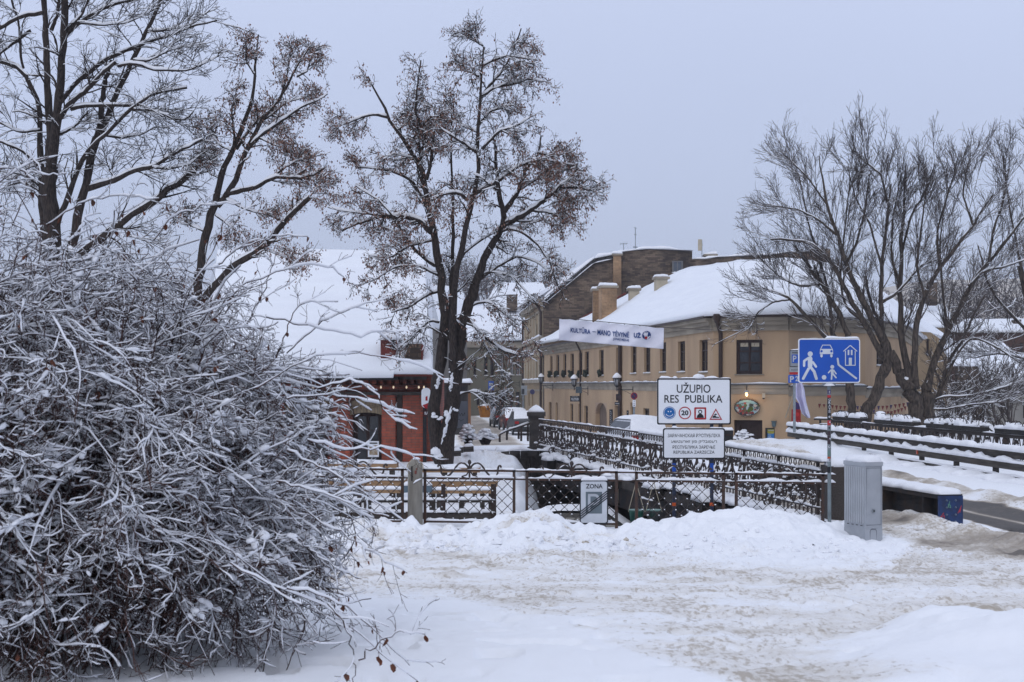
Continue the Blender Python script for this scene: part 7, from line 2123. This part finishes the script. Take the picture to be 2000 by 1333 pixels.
sec_limbs = [
    ([(378, 760), (383, 640), (390, 540), (397, 480), (403, 454), (420, 400)], 24, 15), ([(420, 403), (429, 349), (454, 294), (483, 227), (496, 176), (500, 100), (505, 68)], 14, 2.5),
    ([(456, 294), (458, 268), (452, 218), (462, 176)], 6, 2), ([(424, 403), (442, 385), (458, 365), (475, 307), (504, 243), (546, 197), (580, 130), (606, 90)], 13, 2.5),
    ([(475, 303), (504, 269), (546, 239), (588, 210), (625, 195), (640, 184)], 9, 2), ([(462, 292), (485, 255), (512, 228), (540, 226), (567, 229)], 7, 2.5),
    ([(440, 380), (470, 372), (496, 370), (534, 345), (580, 349), (609, 345), (632, 330)], 10, 4), ([(395, 590), (420, 556), (462, 513), (513, 487), (538, 454), (567, 420), (605, 387)], 15, 9),
    ([(454, 296), (430, 285), (412, 262), (395, 240)], 4, 2), ([(534, 345), (560, 325), (590, 310), (612, 305)], 5, 2), ([(504, 269), (540, 285), (580, 300)], 4, 2), ([(500, 150), (480, 120), (482, 85)], 4, 2),
    ([(546, 197), (560, 150), (570, 90)], 4, 2), ([(580, 150), (600, 140), (612, 100)], 4, 2), ([(429, 349), (410, 340), (398, 320)], 3, 1.5), ([(440, 390), (480, 410), (520, 420), (545, 410)], 4, 2), ([(403, 454), (370, 440), (350, 420)], 4, 2),
    ([(513, 487), (550, 500), (590, 510)], 3, 1.5), ([(420, 420), (460, 450), (480, 480)], 4, 2), ([(504, 243), (530, 225), (560, 200), (600, 190)], 4, 2), ([(605, 387), (615, 370), (628, 352)], 3, 1.5)]
sec_lv = [lv(s=dict(n=10, length=.62, ang=45, K=6, grav=-.05, wig=.6, rk=.40, rmin=.006, tmin=.2, up=.15, lenpow=.6), sk=.8, sf=.7),
          lv(s=dict(n=6, length=.32, ang=42, K=4, grav=-.1, wig=.6, rk=.6, rmin=.0045, tmin=.15), sk=.7, sf=.45),
          lv(s=dict(n=3, length=.15, ang=40, K=3, grav=-.2, wig=.5, rk=.7, rmin=.0036, tmin=.2), sk=.7, sf=.25)]
tree("seed_hung_tree", "slimmer leaning tree with seed bunches between the tall tree and the tavern", (378, 760), 28, sec_limbs, sec_lv, BARK, BARK, (.02, .28), 17, seeds=(13000, .042, (0, 1, 2), SEED), spread=.30)

# two bare spreading trees on the right bank
ra_limbs = [
    ([(1666, 850), (1662, 800), (1661, 757), (1656, 700), (1658, 657)], 20, 14),
    ([(1682, 850), (1690, 805), (1718, 756), (1733, 705), (1724, 662)], 26, 17),
    ([(1658, 657), (1640, 615), (1622, 585), (1604, 555), (1568, 504), (1552, 480)], 12, 4), ([(1657, 680), (1625, 657), (1622, 600), (1610, 560), (1590, 520)], 10, 4),
    ([(1652, 700), (1610, 657), (1568, 609), (1545, 585), (1532, 576), (1490, 564)], 10, 4), ([(1728, 700), (1705, 665), (1688, 630), (1664, 594), (1634, 528), (1592, 477), (1550, 470), (1505, 468)], 14, 3),
    ([(1724, 664), (1688, 594), (1652, 519), (1634, 459), (1615, 400), (1605, 350), (1600, 305)], 15, 2), ([(1724, 662), (1721, 600), (1722, 570), (1722, 520), (1735, 420), (1740, 360)], 11, 3),
    ([(1724, 590), (1745, 578), (1760, 564), (1799, 519), (1840, 505)], 7, 2.5), ([(1622, 585), (1600, 500), (1580, 440), (1560, 340)], 6, 2), ([(1634, 459), (1600, 430), (1560, 410), (1500, 400)], 5, 2), ([(1652, 519), (1675, 470), (1690, 410), (1698, 340)], 6, 2),
    ([(1604, 555), (1560, 560), (1520, 540), (1480, 500)], 5, 2), ([(1615, 400), (1580, 350), (1540, 310)], 4, 2), ([(1688, 630), (1650, 600), (1640, 540), (1650, 450), (1660, 350)], 5, 2), ([(1735, 400), (1720, 340), (1694, 320), (1688, 300)], 5, 2), ([(1722, 520), (1700, 440), (1672, 390), (1655, 325)], 5, 2),
    ([(1545, 585), (1510, 590), (1480, 610), (1465, 640)], 4, 2)]
rt_lv = [lv(s=dict(n=12, length=2.0, ang=36, K=9, grav=.35, wig=.26, rk=.26, rmin=.010, tmin=.18, up=.18, lenpow=.2), sk=.7, sf=.8, thr=.4),
         lv(s=dict(n=9, length=1.0, ang=26, K=6, grav=.2, wig=.25, rk=.55, rmin=.0072, tmin=.1, up=.10), sk=.6, sf=.5, thr=.45),
         lv(s=dict(n=4, length=.45, ang=30, K=4, grav=.2, wig=.4, rk=.6, rmin=.0058, tmin=.15), sk=.6, sf=.25)]
tree("bare_tree", "forked bare tree right behind the blue home-zone sign", (1685, 850), 60, ra_limbs, rt_lv, BARKG, TWIGG, (.020, .22), 23, group="bare trees on the right bank", spread=.25)
rb_limbs = [
    ([(1800, 870), (1798, 820), (1785, 786), (1758, 730), (1739, 688)], 36, 17), ([(1812, 870), (1812, 820), (1815, 780), (1812, 750)], 34, 18),
    ([(1777, 745), (1763, 673), (1758, 619), (1758, 560), (1760, 500), (1765, 400), (1770, 320)], 15, 2.5), ([(1739, 690), (1722, 640), (1700, 590), (1690, 540)], 10, 4),
    ([(1790, 760), (1785, 700), (1788, 640), (1797, 600), (1806, 581), (1834, 522), (1855, 500), (1900, 440), (1940, 380)], 15, 2.5), ([(1806, 780), (1820, 725), (1835, 680), (1850, 640), (1874, 608), (1893, 559), (1931, 513), (1980, 450), (2030, 390)], 16, 3.5),
    ([(1812, 800), (1834, 770), (1855, 700), (1880, 665), (1900, 620), (1925, 575)], 9, 3), ([(1820, 790), (1844, 760), (1865, 700), (1882, 673), (1898, 657), (1947, 678), (1993, 710)], 7, 2),
    ([(1760, 500), (1780, 420), (1810, 370), (1826, 320)], 6, 2), ([(1834, 522), (1830, 450), (1850, 385), (1866, 330)], 6, 2), ([(1893, 559), (1920, 530), (1970, 520), (2020, 500)], 6, 2), ([(1850, 640), (1840, 560), (1835, 480), (1845, 400)], 6, 2),
    ([(1810, 790), (1840, 775), (1890, 775), (1950, 760), (2010, 740)], 5, 2), ([(1815, 800), (1850, 800), (1900, 790), (1960, 785)], 4, 2), ([(1758, 560), (1740, 500), (1745, 420), (1760, 340)], 6, 2), ([(1931, 513), (1940, 450), (1960, 390), (1970, 330)], 6, 2), ([(1900, 440), (1880, 380), (1890, 320)], 5, 2), ([(1806, 581), (1790, 520), (1800, 440), (1810, 360)], 6, 2)]
rb_lv = [dict(x, s=dict(x['s'])) for x in rt_lv]
tree("bare_tree", "broad multi-stemmed bare tree at the right edge behind the planters", (1805, 870), 60, rb_limbs, rb_lv, BARKG, TWIGG, (.020, .22), 29, group="bare trees on the right bank", spread=.25)
rc_limbs = [([(2075, 900), (2060, 800), (2040, 700), (2010, 600), (1990, 520)], 18, 7), ([(2040, 700), (2000, 640), (1960, 600), (1930, 560), (1910, 480)], 8, 2.5), ([(2060, 780), (2010, 770), (1950, 765), (1890, 790)], 6, 2), ([(2050, 740), (2000, 700), (1950, 690), (1900, 700)], 6, 2), ([(2010, 600), (1990, 500), (1970, 400), (1960, 300)], 7, 2), ([(2010, 600), (2020, 480), (2030, 380), (2020, 260)], 7, 2)]
tree("bare_tree", "slanting bare tree farthest right, its trunk cut off by the right edge", (2075, 900), 66, rc_limbs, [dict(x, s=dict(x['s'])) for x in rt_lv], BARKG, TWIGG, (.020, .22), 31, group="bare trees on the right bank", spread=.2)

# tangled thicket in the valley on the right, wood on the slope behind
def thicket(name, label, px0, px1, pyb, Y, dY, n, hgt, seed, kind=None, rmin=.012, snowf=.4, m=TWIGG, lean=.0, nn=(7, 4)):
    q = np.random.default_rng(seed)
    x = q.uniform(px0, px1, n); yy_ = Y + q.uniform(0, dY, n)
    b0 = np.stack([(x - 1000) * yy_ / FPX, yy_, surf((x - 1000) * yy_ / FPX, yy_)], 1)
    if pyb is not None: b0[:, 2] = EYE - (pyb - 750) * yy_ / FPX
    K = 7; P_ = np.zeros((n, K, 3)); P_[:, 0] = b0; d = np.stack([q.normal(size=n) * .35 + lean, q.normal(size=n) * .3, np.ones(n)], 1)
    L_ = hgt * q.uniform(.5, 1.1, n)
    for k in range(1, K):
        d = d + q.normal(size=d.shape) * .16; d /= np.linalg.norm(d, axis=1, keepdims=True); P_[:, k] = P_[:, k - 1] + d * (L_ / (K - 1))[:, None]
    R_ = np.linspace(1, .3, K)[None, :] * (hgt * .012 * q.uniform(.6, 1.3, n))[:, None]
    mb, sn_ = MB(), MB(); add_tubes(mb, P_, R_, 4)
    for nc, ln in ((nn[0], .38), (nn[1], .16)):
        P_, R_ = spawn(q, P_, R_, nc, hgt * ln, 45, 5, .15, .6, .5, rmin, tmin=.2, up=.1)
        add_tubes(mb, P_, R_, 3); sp, sr = snow_tubes(q, P_, R_, rmin * 1.6, .3, .2, .35, .08)
        m_ = q.random(len(sp)) < snowf; add_tubes(sn_, sp[m_], sr[m_], 3)
    if kind == "stuff":
        o = tag(mb.build(name, m, smooth=True), kind="stuff")
        tag(sn_.build("snow_on_wood", SNOW, smooth=True), kind="stuff"); return o
    r = thing(name, b0[0], label, "shrub"); mb.build("branches", m, r, smooth=True); sn_.build("snow", SNOW, r, smooth=True)
    return r


thicket("twiggy_shrub", "dense twiggy shrub with snow below the right-hand tree", 1855, 1990, 850, 70, 8, 34, 4.4, 5, lean=-.1, snowf=.35)
thicket("twiggy_shrub", "low tangled shrub behind the planted railing at the tree foot", 1815, 1880, 848, 64, 4, 12, 2.4, 6, snowf=.6)
HWOOD = mat("far_wood", (.10, .08, .075), .95, (.06, .05, .048), 2)
thicket("hillside_wood", None, 1500, 2350, None, 150, 130, 430, 11, 7, kind="stuff", rmin=.035, snowf=.30, m=HWOOD, nn=(7, 4))
thicket("distant_wood", None, 820, 1110, 590, 230, 20, 90, 7, 8, kind="stuff", rmin=.03, snowf=.25, m=HWOOD)

# ------------------------------------------------------------------ the big snowy bush in front, left
q = np.random.default_rng(41)
bush = thing("snowy_bush", (-3.2, 8.6, .6), "huge foreground bush of arching reddish twigs weighed down by snow", "bush")
NC = 760; K = 14
bx_ = np.where(q.random(NC) < .42, q.normal(-2.45, .42, NC), q.normal(-3.5, .55, NC)); by_ = q.normal(8.7, .75, NC); bz_ = np.full(NC, .55)
P_ = np.zeros((NC, K, 3)); P_[:, 0] = np.stack([bx_, by_, bz_], 1)
az = q.normal(0, .9, NC)                      # most canes arch to the right of the picture
out_ = np.where(bx_ < -3.0, q.uniform(.08, .8, NC), q.uniform(.15, 1.05, NC))
d = np.stack([np.cos(az) * out_, np.sin(az) * out_, np.ones(NC)], 1); d /= np.linalg.norm(d, axis=1, keepdims=True)
Lc = np.where(bx_ < -3.0, q.uniform(2.2, 4.4, NC), q.uniform(1.7, 3.9, NC))
for k in range(1, K):
    d[:, 2] -= .155 * (k / K + .35) * (1 + .5 * out_); d += q.normal(size=d.shape) * .05; d /= np.linalg.norm(d, axis=1, keepdims=True)
    P_[:, k] = P_[:, k - 1] + d * (Lc / (K - 1))[:, None]
# keep canes inside the bush's outline (dome limited to the right)
R_ = np.linspace(1, .3, K)[None, :] * q.uniform(.004, .010, NC)[:, None]


def prune(P_, R_, K):
    c = P_[:, -1]
    zz_ = c[:, 2] - 1.35
    lim = ((c[:, 0] + 3.3) / 2.44) ** 2 + ((c[:, 1] - 8.7) / 2.45) ** 2 + np.where(zz_ > 0, zz_ / 2.2, zz_ / 1.6) ** 2
    k_ = (lim < 1.0 + q.normal(size=len(lim)) * .14) & (c[:, 2] > .5) & (c[:, 1] > 5.9)
    return P_[k_], R_[k_]


def shelter(sp, k):
    # less snow reaches the inside and the underside of the bush
    m = sp[:, sp.shape[1] // 2]
    r = np.sqrt(((m[:, 0] + 3.35) / 2.62) ** 2 + ((m[:, 1] - 8.7) / 2.45) ** 2 + ((m[:, 2] - 1.0) / 2.4) ** 2)
    return k * np.clip(.38 + .62 * sstep(.5, .9, r), 0, 1) * (.6 + .4 * sstep(.7, 1.6, m[:, 2]))


P_, R_ = prune(P_, R_, K)
br_, sn_ = MB(), MB(); add_tubes(br_, P_, R_, 5)
sp, sr = snow_tubes(q, P_, R_, .007, .6, .25, .4, .018); add_tubes(sn_, sp, sr, 5)
P1, R1 = spawn(q, P_, R_, 15, .82, 25, 14, -.55, .72, .55, .0030, tmin=.2, up=.12, lenpow=.3); P1, R1 = prune(P1, R1, 14)
add_tubes(br_, P1, R1, 4); sp, sr = snow_tubes(q, P1, R1, .0066, .4, .38, .35, .014); m_ = q.random(len(sp)) < shelter(sp, .9); add_tubes(sn_, sp[m_], sr[m_], 5)
P2_, R2_ = spawn(q, P1, R1, 8, .28, 36, 7, -.30, .85, .7, .0021, tmin=.1, up=.05); P2_, R2_ = prune(P2_, R2_, 7)
add_tubes(br_, P2_, R2_, 3); sp, sr = snow_tubes(q, P2_, R2_, .0050, .4, .35, .35, .010); m_ = q.random(len(sp)) < shelter(sp, .75); add_tubes(sn_, sp[m_], sr[m_], 4)
P3_, R3_ = spawn(q, P2_, R2_, 4, .12, 48, 4, -.2, 1.0, .8, .0015, tmin=.2)
add_tubes(br_, P3_, R3_, 3); sp, sr = snow_tubes(q, P3_, R3_, .0045, .5, .3, .35, .008); m_ = q.random(len(sp)) < shelter(sp, .7); add_tubes(sn_, sp[m_], sr[m_], 3)
# loose shoots reaching out of the mass, traced from the photograph's outline
shoots = [([(540, 700), (575, 600), (600, 590), (660, 590)], 8.6), ([(560, 690), (640, 620), (700, 600), (760, 582)], 8.9), ([(500, 760), (600, 700), (700, 690), (790, 705), (830, 720), (866, 735)], 8.4), ([(560, 780), (660, 770), (740, 790), (810, 810)], 8.2),
          ([(600, 860), (680, 880), (740, 872), (800, 888), (860, 895)], 8.0), ([(560, 880), (640, 920), (720, 970), (790, 1020)], 7.9), ([(470, 560), (520, 540), (590, 515), (640, 520), (672, 542)], 8.8), ([(420, 520), (480, 480), (540, 460), (600, 462)], 8.9),
          ([(450, 1100), (560, 1160), (640, 1180), (700, 1240), (760, 1290), (815, 1330)], 7.0), ([(560, 1150), (650, 1170), (700, 1200), (770, 1270), (800, 1300)], 7.0), ([(640, 1180), (680, 1230), (690, 1290), (692, 1340)], 6.9), ([(600, 1000), (680, 1050), (740, 1085), (795, 1120)], 7.8),
          ([(580, 1050), (640, 1100), (700, 1130)], 7.8), ([(700, 1290), (760, 1240), (800, 1232), (830, 1240)], 7.0), ([(300, 470), (340, 420), (400, 400), (470, 398)], 8.9), ([(200, 480), (240, 420), (250, 380)], 9.0), ([(20, 450), (50, 380), (60, 300), (52, 262)], 8.8), ([(90, 440), (150, 400), (230, 380), (300, 390)], 8.9),
          ([(0, 330), (40, 330), (90, 345), (130, 340)], 8.7), ([(380, 560), (420, 480), (440, 430), (500, 400)], 9.0), ([(480, 640), (520, 560), (545, 480)], 8.9), ([(620, 760), (700, 740), (730, 760), (750, 800), (780, 830), (815, 840)], 8.1), ([(540, 940), (620, 960), (700, 990), (760, 1010)], 7.8), ([(520, 620), (620, 640), (700, 660), (760, 640)], 8.8)]
SP = []; SR = []
for s_, Yq in shoots:
    a = np.array(s_, float); ys = Yq + np.linspace(.1, -.25, len(a)) * q.uniform(-1, 1)
    SP.append(resample(np.array([W(a[i, 0], a[i, 1], ys[i]) for i in range(len(a))]), 16)); SR.append(np.linspace(.0042, .0018, 16))
SP, SR = np.array(SP), np.array(SR)
SP[:, 1:-1] += q.normal(size=SP[:, 1:-1].shape) * .006
add_tubes(br_, SP, SR, 4); sp, sr = snow_tubes(q, SP, SR, .0075, .5, .15, .35, .012); add_tubes(sn_, sp, sr, 4)
S1, T1 = spawn(q, SP, SR, 4, .24, 40, 6, -.15, .5, .7, .0016, tmin=.2, up=.15); add_tubes(br_, S1, T1, 3); sp, sr = snow_tubes(q, S1, T1, .006, .5, .2, .35, .01); add_tubes(sn_, sp, sr, 4)
S2, T2 = spawn(q, S1, T1, 3, .09, 45, 4, 0, .5, .8, .0014, tmin=.2); add_tubes(br_, S2, T2, 3)
br_.build("branches", BARKB, bush, smooth=True)
sn_.build("branch_snow", SNOWB, bush, smooth=True)
# pads of snow caught in the tangle
pd_ = MB(); allp = np.concatenate([P1[:, 4:12].reshape(-1, 3), P2_[:, 2:5].reshape(-1, 3)])
T1d = np.concatenate([np.repeat(P1[:, -1] - P1[:, 2], 8, axis=0), np.repeat(P2_[:, -1] - P2_[:, 0], 3, axis=0)])
cx_ = allp - np.array([-3.35, 8.7, .6]); rad_ = np.sqrt((cx_[:, 0] / 2.5) ** 2 + (cx_[:, 1] / 2.2) ** 2 + (cx_[:, 2] / 2.6) ** 2)
fld = fbm(allp[:, 0] * 1.0 + allp[:, 1] * .6, allp[:, 2], .35, 77, 3)
cand = np.where((rad_ > .6) & (allp[:, 2] > 1.0) & (allp[:, 1] < 9.4) & (fld > .02))[0]
cand = q.choice(cand, min(5000, len(cand)), replace=False)
D0_ = T1d[cand]; flat_ = np.abs(D0_[:, 2]) / (np.linalg.norm(D0_, axis=1) + 1e-9) < .75; cand = cand[flat_]
n_, m2 = 8, 5
th_, ph_ = np.meshgrid(np.pi * np.arange(m2 + 1) / m2, 2 * np.pi * np.arange(n_) / n_, indexing='ij')
sphere = np.stack([np.sin(th_) * np.cos(ph_), np.sin(th_) * np.sin(ph_), np.where(np.cos(th_) < 0, .4, 1) * np.cos(th_)], -1).reshape(-1, 3)
fq = np.array([(i * n_ + j, (i + 1) * n_ + j, (i + 1) * n_ + (j + 1) % n_, i * n_ + (j + 1) % n_) for i in range(m2) for j in range(n_)])
C = allp[cand]; D = T1d[cand]; D /= np.linalg.norm(D, axis=1, keepdims=True) + 1e-9
S_ = np.cross(D, [0, 0, 1.0]); S_ /= np.linalg.norm(S_, axis=1, keepdims=True) + 1e-9; U_ = np.cross(S_, D)
U_ = np.where(U_[:, 2:3] < 0, -U_, U_)
la = np.minimum(q.gamma(2.0, .008, len(C)) + .012, .042); lb_ = la * q.uniform(.4, .75, len(C)); lc = la * q.uniform(.35, .65, len(C))
nz_ = 1 + q.normal(size=(len(C), len(sphere))) * .16
Vb = C[:, None, :] + nz_[:, :, None] * (D[:, None, :] * (la[:, None] * sphere[None, :, 0])[:, :, None] + S_[:, None, :] * (lb_[:, None] * sphere[None, :, 1])[:, :, None] + U_[:, None, :] * (lc[:, None] * sphere[None, :, 2])[:, :, None]) + np.array([0, 0, .008])
pd_.add(Vb.reshape(-1, 3), (fq[None] + (np.arange(len(C)) * len(sphere))[:, None, None]).reshape(-1, 4)); pd_.build("snow_pads", SNOWB, bush, smooth=True)
# withered leaves and black berries still hanging
allb = np.concatenate([P1[:, 5:].reshape(-1, 3), P2_.reshape(-1, 3), SP[:, 2:].reshape(-1, 3), S1.reshape(-1, 3), S2.reshape(-1, 3)]); bpx_ = 1000 + allb[:, 0] * FPX / allb[:, 1]; bpy_ = 750 - (allb[:, 2] - EYE) * FPX / allb[:, 1]
lf = MB(); lpos = [(338, 396), (326, 404), (603, 464), (674, 542), (422, 622), (418, 604), (690, 1045), (697, 1062), (684, 1062), (703, 1094), (712, 1098), (729, 1088), (661, 1166), (672, 1177), (675, 1172), (721, 1240), (757, 1240), (828, 1243), (653, 1293), (667, 1310), (725, 1298), (745, 1296), (810, 1320), (50, 1272), (38, 1276), (200, 978), (520, 1225), (425, 716), (388, 610), (508, 640), (180, 390), (150, 372), (62, 378), (60, 430), (110, 445), (370, 640), (447, 706), (300, 560), (575, 655), (340, 540), (355, 555), (400, 470), (275, 470), (500, 700), (280, 420), (315, 430), (255, 445), (735, 1100), (800, 1098), (747, 1115), (640, 1085), (648, 1064), (655, 1062), (672, 1075), (770, 1305)]
for i, (x, y) in enumerate(lpos + [(q.uniform(10, 650), q.uniform(420, 800)) for _ in range(70)]):
    Yq = 6.9 if y > 1120 else (7.7 if y > 820 else 8.2 + q.uniform(-.5, .6))
    if i >= len(lpos) and x > 640 - abs(y - 800) * .5: continue
    dd_ = (bpx_ - x) ** 2 + (bpy_ - y) ** 2 + (allb[:, 1] - 7.3) ** 2 * 6; kb_ = int(np.argmin(dd_))
    if dd_[kb_] > 22 ** 2: continue
    c = allb[kb_]; s = q.uniform(.013, .024); a = q.random() * 6.28
    e1 = np.array([math.cos(a), math.sin(a) * .6, q.normal() * .3]) * s; e2 = np.array([q.normal() * .25, q.normal() * .25, -1]) * s * 1.5
    bl = np.cross(e1, e2); bl = bl / (np.linalg.norm(bl) + 1e-9) * s * .5
    v = [c, c + e1 * .7 + e2 * .35 + bl, c + e1 * .6 + e2 * .9 + bl * .8, c + e2 * 1.35, c - e1 * .6 + e2 * .9 + bl * .8, c - e1 * .7 + e2 * .35 + bl, c + e2 * .6 - bl * .2]
    lf.add(v, [(0, 1, 6), (1, 2, 6), (2, 3, 6), (3, 4, 6), (4, 5, 6), (5, 0, 6)])
lf.build("withered_leaves", LEAF, bush)
bb_ = MB(); bp_ = allp[q.choice(len(allp), 260, replace=False)]
for i, c in enumerate(bp_): bb_.blob(c + [0, 0, -.012], (.0065, .0065, .0065), i, 6, 4, 0, False)
bb_.build("berries", BLACK, bush, smooth=True)

# ------------------------------------------------------------------ cold damp air
hz = MB(); hz.box((60, 300, 25), (900, 680, 60))
hm = bpy.data.materials.new("haze"); hm.use_nodes = True
ht_ = hm.node_tree; ht_.nodes.clear(); ho = ht_.nodes.new("ShaderNodeOutputMaterial"); hv = ht_.nodes.new("ShaderNodeVolumePrincipled")
hv.inputs["Color"].default_value = (.80, .85, .95, 1); hv.inputs["Density"].default_value = 0.0005
ht_.links.new(hv.outputs[0], ho.inputs["Volume"])
tag(hz.build("haze", hm), kind="stuff")
